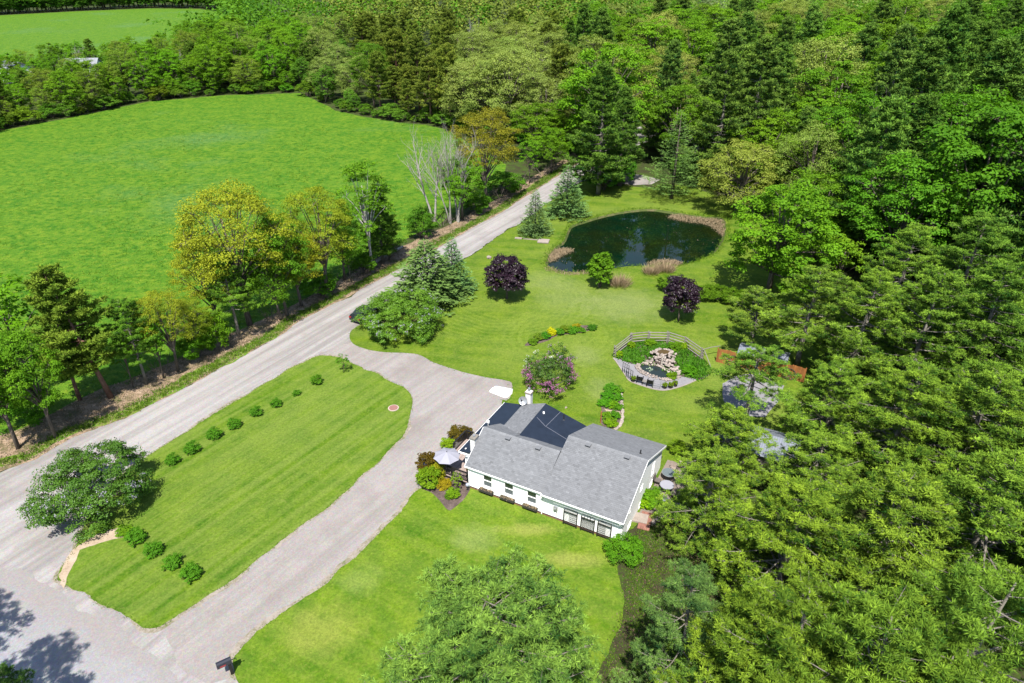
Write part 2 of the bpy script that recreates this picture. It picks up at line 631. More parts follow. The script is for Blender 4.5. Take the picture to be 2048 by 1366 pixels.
def gen_spruce(seed, H, R, gap=0.30, nb=10, mat=None, name='spruce', w=0.13, ln=0.36, dens=15, z0=0.03, droop=0.12):
    rng = np.random.default_rng(seed)
    mat = mat or M_SPRUCE
    wood = MB()
    wood.tube([(0, 0, -0.1), (0, 0, H * 0.5), (0, 0, H * 0.98)], [0.02 * H, 0.012 * H, 0.01], 7)
    C, D, T = [], [], []
    z = H * z0
    while z < H - 0.1:
        t = (z - H * z0) / (H * (1 - z0))
        Lw = R * (1 - t) ** 0.88 + 0.08
        k = max(4, int(nb * (0.55 + 0.45 * (1 - t))))
        a0 = rng.uniform(0, 6.28)
        for b in range(k):
            a = a0 + 2 * math.pi * b / k + rng.normal() * 0.15
            L = Lw * rng.uniform(0.78, 1.12)
            dh = np.array([math.cos(a), math.sin(a), 0])
            sd = np.array([-math.sin(a), math.cos(a), 0])
            m = max(4, int(L * dens))
            s = rng.uniform(0.12, 1.0, m) ** 0.75
            zz = z + L * (-droop * s + 0.16 * s ** 3)
            wid = 0.40 * L * (1.05 - s) * rng.uniform(-1, 1, m)
            pc = dh * (L * s)[:, None] + sd * wid[:, None] + np.array([0, 0, 1.0]) * zz[:, None]
            C.append(pc)
            D.append(dh * 0.8 + sd * (np.sign(wid) * rng.uniform(0.2, 0.9, m))[:, None] + np.array([0, 0, 0.12]) + rng.normal(size=(m, 3)) * 0.25)
            T.append(0.30 + 0.40 * s + rng.uniform(-0.12, 0.12) + rng.uniform(-0.14, 0.14, m))
        z += gap * rng.uniform(0.8, 1.2)
    C, D, T = np.concatenate(C), unit(np.concatenate(D)), np.concatenate(T)
    C[:, 2] = np.maximum(C[:, 2], 0.05)
    n = len(C)
    w_ = unit(np.cross(D, np.tile([0, 0, 1.0], (n, 1))) + rng.normal(size=(n, 3)) * 0.45)
    L = (ln * rng.uniform(0.7, 1.25, n))[:, None]
    V = np.empty((n, 4, 3))
    V[:, 0] = C
    V[:, 1] = C + D * L * 0.5 + w_ * w * 0.5
    V[:, 2] = C + D * L
    V[:, 3] = C + D * L * 0.5 - w_ * w * 0.5
    return quads_mesh(name + '_crown', V, T, mat), wood.mesh(name + '_trunk', M_BARK, True)


def gen_bare(seed, H, stems=2, mat=None, name='bare_tree', spread=0.34, r0=None, depth=4):
    rng = np.random.default_rng(seed)
    wood = MB()
    r0 = r0 or 0.013 * H

    def grow(p, d, L, r, lev):
        n = 5
        pts = [np.array(p)]
        dd = np.array(d)
        for i in range(n - 1):
            dd = unit(dd + rng.normal(size=3) * 0.10 + np.array([0, 0, 0.07]))
            pts.append(pts[-1] + dd * L / (n - 1))
        wood.tube(pts, [r * (1 - 0.62 * i / (n - 1)) for i in range(n)], 6 if lev == 0 else (4 if lev == 1 else 3), False)
        if lev >= depth:
            return
        kids = [8, 6, 4, 3, 2][lev]
        for k in range(kids):
            f = 0.35 + 0.65 * (k + rng.uniform(0, 1)) / kids if lev == 0 else rng.uniform(0.25, 1.0)
            i = min(int(f * (n - 1)), n - 2)
            q = pts[i] + (pts[i + 1] - pts[i]) * (f * (n - 1) - i)
            nd = unit(dd + rsphere(rng, 1)[0] * rng.uniform(0.5, 0.95) + np.array([0, 0, 0.15]))
            grow(q, nd, L * rng.uniform(0.30, 0.55) * (1.25 - 0.5 * f), max(0.010, r * 0.46 * (1.2 - 0.6 * f)), lev + 1)
        grow(pts[-1], unit(dd + rng.normal(size=3) * 0.15), L * 0.45, r * 0.38, lev + 1)
    for s in range(stems):
        a = 2 * math.pi * s / stems + rng.uniform(-0.5, 0.5)
        d = unit(np.array([math.cos(a) * spread * 0.4, math.sin(a) * spread * 0.4, 1.0]))
        grow((math.cos(a) * 0.12, math.sin(a) * 0.12, -0.1), d, H * 0.70 * rng.uniform(0.9, 1.05), r0 * rng.uniform(0.8, 1.1), 0)
    return wood.mesh(name + '_trunk', mat or M_BARKD, True)


def gen_tuft(seed, n, r, h, w, mat, name, lean=0.5):
    rng = np.random.default_rng(seed)
    a = rng.uniform(0, 6.28, n)
    q = np.sqrt(rng.uniform(0, 1, n)) * r
    P = np.stack([np.cos(a) * q, np.sin(a) * q, np.zeros(n)], 1)
    D = np.stack([np.cos(a) * lean * q / r, np.sin(a) * lean * q / r, np.ones(n)], 1) + rng.normal(size=(n, 3)) * 0.18
    V = needle_quads(rng, P, D, h * rng.uniform(0.6, 1.15, n), w)
    return quads_mesh(name, V, rng.uniform(0.1, 0.9, n), mat)


class Proto:
    """meshes of one plant at a nominal size; parts = [(part name, mesh)]"""

    def __init__(self, parts, H, R):
        self.parts, self.H, self.R = parts, H, R
        me = parts[0][1]
        co = np.empty(len(me.vertices) * 3, dtype=np.float32)
        me.vertices.foreach_get('co', co)
        co = co.reshape(-1, 3)
        self.H = float(np.quantile(co[:, 2], 0.999))
        self.R = float(np.quantile(np.hypot(co[:, 0], co[:, 1]), 0.97))


PROTO = {}


def put(kind, name, x, y, H, R, tint=(1, 1, 1), label=None, cat='tree', group=None, rz=None, var=None, z=0.0, bloom=None, tilt=None):
    lst = PROTO[kind]
    p = lst[int(RNG.integers(len(lst))) if var is None else var % len(lst)]
    e = empty(name, (x, y, z), RNG.uniform(0, 6.28) if rz is None else rz, label, cat, group)
    if tilt:
        e.rotation_euler = (tilt[0], tilt[1], 0)
    sr, sh = R / p.R, H / p.H
    e.scale = (sr, sr, sh)
    for pn, me in p.parts:
        o = link(pn, me, e)
        if pn in ('trunk', 'stem'):
            o.color = (1, 1, 1, 1)
        elif pn == 'blossom':
            o.color = (*(bloom or (1, 1, 1)), 1)
        else:
            o.color = (*tint, 1)
    return e


def B2(parts3):
    return [('crown', parts3[0]), ('trunk', parts3[1])]


for i in range(4):
    PROTO.setdefault('maple', []).append(Proto(B2(gen_broadleaf(100 + i, 14, 4.6, 0.22, 18, 15, 58, 0.25)), 14, 4.6))
for i in range(3):
    PROTO.setdefault('oak', []).append(Proto(B2(gen_broadleaf(140 + i, 15, 5.0, 0.28, 22, 18, 46, 0.19, leafmat=M_OAK, clump=0.44, lobe=0.38, up=0.45)), 15, 5.0))
for i in range(2):
    PROTO.setdefault('birch', []).append(Proto(B2(gen_broadleaf(170 + i, 14, 2.6, 0.20, 16, 16, 30, 0.20, barkmat=M_BARKB, clump=0.5, lobe=0.42, spread=0.85, trunk_r=0.16)), 14, 2.6))
for i in range(2):
    PROTO.setdefault('sapling', []).append(Proto(B2(gen_broadleaf(180 + i, 6, 1.7, 0.30, 10, 8, 26, 0.17, lobe=0.5, trunk_r=0.07)), 6, 1.7))
for i in range(4):
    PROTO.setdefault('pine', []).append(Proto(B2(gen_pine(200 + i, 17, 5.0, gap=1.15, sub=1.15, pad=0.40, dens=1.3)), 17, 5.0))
for i in range(3):
    PROTO.setdefault('forest_pine', []).append(Proto(B2(gen_pine(230 + i, 17, 3.8, 0.30, 0.85, 5, 9, 0.42, 0.10, M_DPINE, M_BARKR, prof=0.50, rise=0.16, dens=0.75, name='forest_pine')), 17, 3.6))
for i in range(2):
    PROTO.setdefault('softpine', []).append(Proto(B2(gen_pine(245 + i, 18, 4.4, 0.14, 0.80, 6, 10, 0.36, 0.08, M_PINE, M_BARKP, prof=0.78, rise=0.10, dens=0.8, name='soft_pine')), 18, 4.2))
for i in range(2):
    PROTO.setdefault('spruce', []).append(Proto(B2(gen_spruce(260 + i, 8, 2.4, w=0.10, ln=0.30, dens=22)), 8, 2.4))
for i in range(3):
    PROTO.setdefault('wood_maple', []).append(Proto(B2(gen_broadleaf(400 + i, 14, 4.8, 0.02, 26, 15, 50, 0.26, jit=0.2, lobe=0.38, zr=1.92)), 14, 4.8))
for i in range(2):
    PROTO.setdefault('wood_oak', []).append(Proto(B2(gen_broadleaf(420 + i, 15, 5.0, 0.03, 27, 17, 42, 0.21, leafmat=M_POAK, clump=0.44, lobe=0.37, jit=0.2, zr=1.9)), 15, 5.0))
PROTO['dome_pine'] = [Proto(B2(gen_pine(440, 14, 5.0, 0.12, 0.74, 7, 18, 0.225, 0.030, prof=0.40, rise=0.22, dens=1.5, name='dome_pine', lump=0.34)), 14, 5.0)]
for i in range(2):
    PROTO.setdefault('near_pine', []).append(Proto(B2(gen_pine(450 + i, 16, 4.6, 0.20, 1.2, 5, 19, 0.225, 0.028, name='near_pine', dens=1.45, lump=0.33, sub=1.15, pad=0.40)), 16, 4.6))
for i in range(2):
    PROTO.setdefault('road_pine', []).append(Proto(B2(gen_pine(460 + i, 15, 4.2, 0.36, 0.95, 5, name='road_pine')), 15, 4.2))
PROTO['high_pine'] = [Proto(B2(gen_pine(258, 17, 4.2, 0.55, name='high_pine')), 17, 4.2)]
PROTO['larch'] = [Proto(B2(gen_spruce(270, 14, 4.6, 0.55, 9, M_SPRUCE, 'larch', 0.09, 0.42, 15, 0.12, 0.02)), 14, 4.6)]
for i in range(2):
    PROTO.setdefault('bare', []).append(Proto([('trunk', gen_bare(280 + i, 15, 2 + i, depth=3))], 15, 4.5))
for i in range(2):
    PROTO.setdefault('purple', []).append(Proto(B2(gen_broadleaf(300 + i, 6, 2.55, 0.05, 24, 16, 40, 0.21, leafmat=M_PURPLE, lobe=0.42, clump=0.42, spread=0.72)), 6, 2.55))
for i in range(2):
    c_, t_, b_ = gen_broadleaf(310 + i, 4.6, 4.8, 0.02, 24, 20, 70, 0.17, leafmat=M_LILAC, stems=5, lobe=0.33, clump=0.36, spread=0.86, jit=0.10 + 0.10 * (1 - i), trunk_r=0.07)
    PROTO.setdefault('lilac', []).append(Proto([('foliage', c_), ('stem', t_), ('blossom', bloom_mesh(320 + i, b_, 0.015, 9, 0.10, M_BLOOM_L, 'blossom', 1.6))], 4.6, 4.8))
c_, t_, b_ = gen_broadleaf(330, 3.0, 2.9, 0.10, 20, 10, 20, 0.18, leafmat=M_LILAC, stems=5, lobe=0.30, clump=0.5, spread=0.82, trunk_r=0.05)
PROTO['pink_lilac'] = [Proto([('foliage', c_), ('stem', t_), ('blossom', bloom_mesh(331, b_, 0.22, 8, 0.10, M_BLOOM_P, 'blossom', 0.7))], 3.0, 2.9)]
c_, t_, b_ = gen_broadleaf(333, 2.4, 2.0, 0.06, 14, 8, 18, 0.17, leafmat=M_LILAC, stems=5, lobe=0.34, clump=0.5, spread=0.82, trunk_r=0.04)
PROTO['white_lilac'] = [Proto([('foliage', c_), ('stem', t_), ('blossom', bloom_mesh(334, b_, 0.06, 12, 0.10, M_BLOOM_W, 'blossom', 0.7))], 2.4, 2.0)]
for i in range(3):
    c_, t_, b_ = gen_broadleaf(340 + i, 1.0, 0.75, 0.03, 12, 9, 34, 0.10, stems=4, lobe=0.45, clump=0.5, trunk_r=0.02, twigs=False)
    PROTO.setdefault('shrub', []).append(Proto([('foliage', c_), ('stem', t_)], 1.0, 0.75))
for i in range(2):
    c_, t_, b_ = gen_broadleaf(350 + i, 3.0, 2.0, 0.02, 16, 12, 40, 0.16, stems=5, lobe=0.42, clump=0.45, trunk_r=0.05)
    PROTO.setdefault('bush', []).append(Proto([('foliage', c_), ('stem', t_)], 3.0, 2.0))
c_, t_, b_ = gen_broadleaf(360, 4.6, 1.75, 0.03, 20, 14, 26, 0.22, stems=4, lobe=0.46, clump=0.42, trunk_r=0.06, spread=0.74)
PROTO['round_shrub'] = [Proto([('foliage', c_), ('stem', t_)], 4.6, 1.75)]
PROTO['scrub'] = [Proto([('stem', gen_bare(370, 2.6, 5, M_BARK, 'scrub', 1.6, 0.035, 2))], 2.6, 2.2)]
c_, t_, b_ = gen_broadleaf(380, 0.5, 0.5, 0.02, 8, 5, 14, 0.14, stems=3, lobe=0.5, clump=0.6, trunk_r=0.012, twigs=False)
PROTO['clump_plant'] = [Proto([('foliage', c_)], 0.5, 0.5)]
PROTO['straw_clump'] = [Proto([('foliage', gen_tuft(390, 420, 0.8, 1.6, 0.045, M_STRAW, 'straw_clump', 0.6))], 1.6, 1.3)]

# ------------------------------------------------------------------ ground materials
ROAD_A = math.radians(59.5)         # direction of the gravel road on the ground


def mat_lawn(name, seed, stripes=0.0, ang=0.0, period=1.1, rings=None, dry=0.5, tone=(1, 1, 1), patches=()):
    n = NT(name)
    p = n.pos()
    big = n.noise(0.055, 3, 0.55, n.mapping(p, 0, (1, 1, 1), (seed * 13.0, seed * 7.0, 0)))
    mid = n.noise(0.45, 4, 0.62, n.mapping(p, 0, (1, 1, 1), (seed * 3.0, 5.0, 0)))
    fine = n.noise(5.5, 4, 0.7, p)
    vfine = n.noise(16.0, 3, 0.7, p)
    g = n.mix(n.ramp(mid, [(0.34, 0.0), (0.66, 1.0)]), (0.036, 0.080, 0.004), (0.088, 0.128, 0.008))
    g = n.mix(n.ramp(big, [(0.52, 0.0), (0.70, dry)]), g, (0.135, 0.165, 0.042))
    spots = n.noise(0.9, 5, 0.7, n.mapping(p, 0, (1, 1, 1), (9.0, seed * 5.0, 0)))
    mot = n.noise(2.6, 4, 0.75, p)
    g = n.mix(n.ramp(mot, [(0.50, 0.0), (0.70, 0.55)]), g, (0.135, 0.150, 0.040))
    g = n.mix(n.ramp(mot, [(0.34, 0.6), (0.46, 0.0)]), g, (0.030, 0.075, 0.004))
    g = n.mix(n.ramp(spots, [(0.60, 0.0), (0.80, 0.6)]), g, (0.195, 0.180, 0.075))
    if stripes:
        q = n.mapping(p, -ang, (1, 1, 1))
        st = n.noise(1.0, 3, 0.6, n.mapping(q, 0, (0.05, 1.6 / period, 1)))
        wv = n.n('TexWave', {'Vector': q, 'Scale': 0.314 / period, 'Distortion': 1.6, 'Detail': 2.0, 'Detail Scale': 0.4},
                 wave_type='BANDS', bands_direction='Y').outputs['Fac']
        st = n.math('ADD', n.math('MULTIPLY', st, 1.55), n.math('MULTIPLY', wv, 0.12))
        g = n.mix(n.math('MULTIPLY', n.ramp(st, [(0.62, 0.0), (1.12, 1.0)]), stripes), g, (0.128, 0.150, 0.040))
    if rings:
        for (cx, cy, per, amt, r0, r1) in rings:
            q = n.mapping(p, 0, (1, 1, 0), (-cx, -cy, 0))
            wv = n.n('TexWave', {'Vector': q, 'Scale': 0.314 / per, 'Distortion': 7.0, 'Detail': 3.0, 'Detail Scale': 0.35},
                     wave_type='RINGS', rings_direction='Z').outputs['Fac']
            d = n.n('VectorMath', {0: q}, operation='LENGTH').outputs['Value']
            m1 = n.n('MapRange', {'Value': d, 'From Min': r0, 'From Max': r0 + 2.0}).outputs[0]
            m2 = n.n('MapRange', {'Value': d, 'From Min': r1, 'From Max': r1 - 4.0}).outputs[0]
            w_ = n.math('MULTIPLY', n.math('MULTIPLY', m1, m2), n.math('MULTIPLY', n.ramp(wv, [(0.25, 0.0), (0.8, 1.0)]), amt))
            g = n.mix(w_, g, (0.130, 0.165, 0.035))
    for (cx, cy, rx, ry, amt, col) in patches:      # worn or dry places
        q = n.mapping(p, 0, (1.0 / rx, 1.0 / ry, 0), (-cx, -cy, 0))
        d = n.n('VectorMath', {0: q}, operation='LENGTH').outputs['Value']
        d = n.math('ADD', d, n.math('MULTIPLY', n.math('SUBTRACT', n.noise(0.7, 5, 0.7, p), 0.5), 1.3))
        g = n.mix(n.math('MULTIPLY', n.ramp(d, [(0.35, 1.0), (1.0, 0.0)]), amt), g, col)
    k = n.math('ADD', n.math('MULTIPLY', fine, 0.9), n.math('MULTIPLY', vfine, 0.6))
    kk = n.math('ADD', n.math('MULTIPLY', n.math('SUBTRACT', k, 0.75), 1.35), 1.0)
    g = n.mix(1.0, g, n.n('CombineColor', {'Red': kk, 'Green': kk, 'Blue': kk}).outputs[0], 'MULTIPLY')
    g = n.mix(1.0, g, tone, 'MULTIPLY')
    n.principled(g, 0.85, 0.12, 0, n.bump(k, 0.75, 0.07))
    return n.m


def mat_field(name):
    n = NT(name)
    p = n.pos()
    big = n.noise(0.022, 4, 0.6, p)
    mid = n.noise(0.28, 4, 0.65, p)
    clump = n.noise(0.95, 5, 0.72, p)
    fine = n.noise(5.0, 3, 0.7, p)
    g = n.mix(n.ramp(mid, [(0.36, 0.0), (0.64, 1.0)]), (0.037, 0.112, 0.006), (0.080, 0.152, 0.009))
    g = n.mix(n.ramp(big, [(0.55, 0.0), (0.68, 0.75)]), g, (0.062, 0.135, 0.034))
    g = n.mix(n.ramp(clump, [(0.51, 0.0), (0.64, 0.65)]), g, (0.125, 0.170, 0.013))
    g = n.mix(n.ramp(clump, [(0.38, 0.75), (0.48, 0.0)]), g, (0.018, 0.074, 0.002))
    kk = n.math('ADD', n.math('MULTIPLY', n.math('SUBTRACT', fine, 0.5), 2.0), 1.02)
    g = n.mix(1.0, g, n.n('CombineColor', {'Red': kk, 'Green': kk, 'Blue': kk}).outputs[0], 'MULTIPLY')
    n.principled(g, 0.9, 0.1, 0, n.bump(n.math('ADD', clump, n.math('MULTIPLY', fine, 0.5)), 1.0, 0.22))
    return n.m


def mat_gravel(name, a, b, c, ang, streak=0.6, seed=0.0, blend=None):
    """a base, b pale wheel tracks, c damp or worn patches"""
    n = NT(name)
    p = n.pos()
    q = n.mapping(p, -ang, (1, 1, 1), (seed, seed, 0))
    st = n.noise(1.0, 4, 0.6, n.mapping(q, 0, (0.028, 0.85, 1)))
    st2 = n.noise(1.0, 3, 0.6, n.mapping(q, 0, (0.07, 3.2, 1)))
    big = n.noise(0.16, 4, 0.6, p)
    mid = n.noise(1.2, 4, 0.65, p)
    fine = n.noise(14.0, 4, 0.75, p)
    peb = n.n('TexVoronoi', {'Vector': p, 'Scale': 9.0}).outputs['Color']
    g = n.mix(n.ramp(st, [(0.38, 0.0), (0.60, streak)]), a, b)
    g = n.mix(n.ramp(st2, [(0.50, 0.0), (0.72, streak * 0.55)]), g, b)
    g = n.mix(n.ramp(big, [(0.50, 0.0), (0.70, 0.6)]), g, c)
    g = n.mix(n.ramp(mid, [(0.52, 0.0), (0.75, 0.35)]), g, c)
    if blend:      # loose gravel carried from the gravel road onto the paving near their joint
        (x0, y0), (nx, ny), wdt, col = blend
        d = n.n('VectorMath', {0: p, 1: (nx, ny, 0)}, operation='DOT_PRODUCT').outputs['Value']
        d = n.math('DIVIDE', n.math('SUBTRACT', d, x0 * nx + y0 * ny), wdt)
        d = n.math('ADD', d, n.math('MULTIPLY', n.math('SUBTRACT', n.noise(0.55, 5, 0.7, p), 0.5), 1.6))
        g = n.mix(n.ramp(d, [(0.0, 1.0), (1.0, 0.0)]), g, col)
    f = n.math('ADD', n.math('MULTIPLY', n.math('SUBTRACT', fine, 0.5), 0.75), 1.0)
    g = n.mix(1.0, g, n.n('CombineColor', {'Red': f, 'Green': f, 'Blue': f}).outputs[0], 'MULTIPLY')
    g = n.mix(0.10, g, peb, 'OVERLAY')
    n.principled(g, 0.92, 0.12, 0, n.bump(fine, 0.5, 0.03))
    return n.m


def mat_patchy(name, cols, s1=0.5, s2=6.0, bump=0.6):
    """earth, mulch, leaf litter: patches of several colours"""
    n = NT(name)
    p = n.pos()
    f1 = n.noise(s1, 5, 0.68, p)
    f2 = n.noise(s2, 4, 0.7, p)
    f = n.math('ADD', n.math('MULTIPLY', f1, 0.6), n.math('MULTIPLY', f2, 0.4))
    k = len(cols)
    c = n.ramp(f, [(0.34 + 0.32 * i / (k - 1), cols[i]) for i in range(k)])
    n.principled(c, 0.92, 0.1, 0, n.bump(f2, bump, 0.05))
    return n.m


M_GROUND = mat_patchy('forest_floor_and_shade', [(0.018, 0.034, 0.006), (0.034, 0.030, 0.016), (0.034, 0.064, 0.008), (0.070, 0.058, 0.034)], 0.5, 5.0, 1.0)  # dark floor of the woods; also stands in for tree shade beside the front lawn
M_LITTER = mat_patchy('leaf_litter', [(0.050, 0.095, 0.012), (0.105, 0.085, 0.045), (0.24, 0.17, 0.115), (0.33, 0.26, 0.20)], 0.8, 7.0, 0.9)
M_MULCH = mat_patchy('mulch', [(0.040, 0.030, 0.028), (0.085, 0.062, 0.055), (0.15, 0.115, 0.10)], 1.2, 9.0, 0.8)
M_SAND = mat_patchy('sandy_soil', [(0.20, 0.15, 0.10), (0.30, 0.235, 0.17), (0.36, 0.29, 0.225)], 0.8, 7.0)
M_BANK = mat_patchy('pond_bank', [(0.030, 0.062, 0.010), (0.055, 0.068, 0.020), (0.12, 0.095, 0.055)], 0.6, 5.0)
M_VERGE = mat_patchy('verge_grass', [(0.045, 0.105, 0.010), (0.075, 0.150, 0.014), (0.125, 0.150, 0.030), (0.21, 0.16, 0.09)], 0.7, 7.0, 0.9)
M_LAWN_I = mat_lawn('lawn_island', 1, 0.6, ROAD_A - 0.06, 1.15, None, 0.5, (0.94, 1.08, 0.7))


def _pt(u, v, rx, ry, amt, col=(0.150, 0.165, 0.085)):
    x, y = G(u, v)
    return (x, y, rx, ry, amt, col)


M_LAWN_F = mat_lawn('lawn_front', 2, 0.30, math.radians(-31), 1.5, None, 0.35, (1.04, 1.18, 0.65), [_pt(950, 1075, 2.4, 1.8, 0.5), _pt(1060, 1060, 3.0, 0.8, 0.5, (0.20, 0.18, 0.08)), _pt(1150, 1120, 3.0, 1.0, 0.5, (0.20, 0.18, 0.08)), _pt(640, 1260, 3.5, 2.5, 0.4, (0.20, 0.18, 0.07)), _pt(720, 1160, 2.0, 1.6, 0.35)])
_c1, _c2, _c3 = G(1010, 600), G(1125, 672), G(1330, 735)
M_LAWN_B = mat_lawn('lawn_back', 3, 0.30, math.radians(-12), 2.4,
                    [(_c1[0], _c1[1], 0.75, 0.26, 3.5, 14.0), (_c2[0], _c2[1], 0.9, 0.30, 3.0, 9.0), (_c3[0], _c3[1], 1.0, 0.2, 6.5, 13.0)], 0.6, (1.0, 1.08, 0.7), [_pt(1250, 610, 7.0, 6.0, 0.6), _pt(1130, 590, 5.0, 7.0, 0.4), _pt(1170, 712, 2.5, 2.5, 0.45), _pt(1200, 780, 2.0, 3.0, 0.4), _pt(1085, 560, 4.0, 4.0, 0.35)])
M_FIELD = mat_field('hayfield')
M_ROAD = mat_gravel('gravel_road', (0.176, 0.163, 0.156), (0.262, 0.248, 0.240), (0.160, 0.145, 0.135), ROAD_A, 0.9)
M_DRIVE = mat_gravel('gravel_drive', (0.182, 0.165, 0.155), (0.245, 0.226, 0.215), (0.150, 0.128, 0.117), ROAD_A - 0.08, 0.6, 31.0)
_q0, _q1 = G(0, 1132), G(330, 1320)
_qd = math.hypot(_q1[0] - _q0[0], _q1[1] - _q0[1])
_qn = ((_q1[1] - _q0[1]) / _qd, -(_q1[0] - _q0[0]) / _qd)
M_PAVE = mat_gravel('paved_road', (0.188, 0.189, 0.202), (0.238, 0.239, 0.252), (0.158, 0.155, 0.162), math.radians(-34), 0.7, 77.0, (_q0, _qn, 4.0, (0.195, 0.178, 0.171)))
M_CONC = mat_patchy('concrete', [(0.145, 0.140, 0.148), (0.178, 0.172, 0.180), (0.205, 0.200, 0.207)], 1.0, 8.0, 0.2)


# ------------------------------------------------------------------ ground sheets
def smooth_px(pts, closed=True, per=6):
    """Catmull-Rom through the surveyed points"""
    out = []
    n = len(pts)
    rng_ = range(n) if closed else range(n - 1)
    for i in rng_:
        p0, p1, p2, p3 = [np.array(pts[(i + k) % n] if closed else pts[max(0, min(n - 1, i + k))], float) for k in (-1, 0, 1, 2)]
        for k in range(per):
            t = k / per
            out.append(0.5 * ((2 * p1) + (-p0 + p2) * t + (2 * p0 - 5 * p1 + 4 * p2 - p3) * t * t + (-p0 + 3 * p1 - 3 * p2 + p3) * t ** 3))
    if not closed:
        out.append(np.array(pts[-1], float))
    return [tuple(p) for p in out]


def resample(W, step, closed=True):
    out = []
    n = len(W)
    for i in range(n if closed else n - 1):
        a, b = np.array(W[i]), np.array(W[(i + 1) % n])
        L = np.linalg.norm(b - a)
        k = max(1, int(L / step))
        for j in range(k):
            out.append(a + (b - a) * j / k)
    if not closed:
        out.append(np.array(W[-1]))
    return out


def ragged(W, amp, step, seed, closed=True):
    rng = np.random.default_rng(seed)
    P = np.array(resample(W, step, closed))
    n = len(P)
    T = np.roll(P, -1, 0) - np.roll(P, 1, 0)
    N_ = unit(np.stack([-T[:, 1], T[:, 0]], 1))
    d = rng.normal(size=n)
    k = np.array([0.25, 0.5, 0.25])
    s = np.convolve(np.concatenate([d[-8:], d, d[:8]]), np.ones(7) / 7 * 1.6, 'same')[8:-8] + 0.55 * np.convolve(np.concatenate([d[-8:], d, d[:8]]), k, 'same')[8:-8]
    return [tuple(p) for p in P + N_ * (s * amp)[:, None]]


def sheet(name, W, z, mat, holes=(), thick=0.0):
    loops = [[Vector((p[0], p[1], 0)) for p in W]] + [[Vector((p[0], p[1], 0)) for p in h] for h in holes]
    tris = tessellate_polygon(loops)
    vs = [(p.x, p.y, z) for l in loops for p in l]
    fs = []
    for t in tris:
        a, b, c = [Vector(vs[i]) for i in t]
        if (b - a).cross(c - a).z < 0:
            t = (t[0], t[2], t[1])
        fs.append(tuple(t))
    me = bpy.data.meshes.new(name)
    me.from_pydata(vs, [], fs)
    me.materials.append(mat)
    me.update()
    o = link(name, me)
    tag(o, kind='structure')
    return o


def offset_strip(line, o0, o1, step, amp, seed):
    P = np.array(resample(line, step, False))
    T = np.gradient(P, axis=0)
    N_ = unit(np.stack([-T[:, 1], T[:, 0]], 1))
    rng = np.random.default_rng(seed)
    a = P + N_ * (o0 + np.convolve(rng.normal(size=len(P)), np.ones(5) / 5, 'same') * amp)[:, None]
    b = P + N_ * (o1 + np.convolve(rng.normal(size=len(P)), np.ones(5) / 5, 'same') * amp)[:, None]
    return [tuple(p) for p in a] + [tuple(p) for p in b[::-1]]


def inside(W, x, y):
    c = False
    j = len(W) - 1
    for i in range(len(W)):
        xi, yi = W[i]
        xj, yj = W[j]
        if (yi > y) != (yj > y) and x < (xj - xi) * (y - yi) / (yj - yi) + xi:
            c = not c
        j = i
    return c


def world_px(pts, closed=True, per=5):
    return [G(*p) for p in smooth_px(pts, closed, per)]


POND_PX = [(1088.6, 527.5), (1097, 513), (1112, 494), (1121, 486.5), (1131, 470), (1143, 451), (1170.6, 441), (1212, 429), (1253, 422), (1302.5, 417.6), (1352, 425),
           (1411, 434), (1446, 439.6), (1450, 472), (1434, 504), (1396, 521.7), (1364, 530), (1323, 532), (1270, 533), (1229, 536),
           (1194, 542), (1147, 545), (1118, 542), (1097, 535)]
POND = ragged(world_px(POND_PX), 0.16, 0.6, 5)

ROAD_L = [(-330, 1130), (-120, 1000), (0, 941), (73, 915), (146, 872), (250, 836), (319, 800), (400, 757), (541.8, 680), (600, 640), (686, 596), (808, 531.6), (898.6, 481),
          (999.7, 424), (1060, 386), (1120.6, 347), (1160, 322), (1200, 300), (1240, 280), (1275, 258), (1300, 235)]
ROAD_R = [(1330, 240), (1318, 262), (1290, 285), (1250, 310), (1205, 335), (1165, 362), (1100, 403), (1041, 446), (1014, 460), (955.7, 500), (926, 518.6), (860, 562), (800, 602)]
LAWN_I_PX = [(640, 712), (680, 716), (697, 723), (738, 741), (782, 762), (809, 776), (823, 797), (823, 823), (813, 860), (790, 890), (755, 925), (700, 975), (650, 1020),
             (600, 1054), (493, 1140), (429, 1185), (352, 1235), (300, 1254), (240, 1228), (185, 1195), (133, 1175), (118, 1153), (150, 1097), (170, 1040), (215, 975), (268, 930), (330, 890),
             (400, 845), (475, 800), (540, 762), (600, 727)]
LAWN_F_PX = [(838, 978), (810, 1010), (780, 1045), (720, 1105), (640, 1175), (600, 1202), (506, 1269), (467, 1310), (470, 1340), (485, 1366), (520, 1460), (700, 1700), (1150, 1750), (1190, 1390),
             (1222, 1290), (1250, 1210), (1240, 1150), (1228, 1105), (1243, 1075), (1100, 1010), (960, 950), (900, 940)]  # right edge cut back so dark ground replaces the tree shade on the grass
LAWN_B_PX = [(1163, 364), (1205, 372), (1250, 372), (1300, 376), (1330, 368), (1400, 380), (1500, 420), (1620, 490), (1660, 560), (1650, 640), (1640, 740), (1600, 860), (1560, 930), (1460, 1000),
             (1380, 1010), (1330, 1000), (1285, 1030), (1240, 1060), (1100, 960), (1040, 880), (1007, 808), (1014, 800), (1023, 782), (1020, 763),
             (973, 754.5), (914, 740), (867.5, 725), (829, 709), (760, 704), (712, 690), (700, 672), (720, 650), (800, 604), (860, 564), (926, 520), (955.7, 502), (1014, 462), (1041, 448), (1100, 405)]
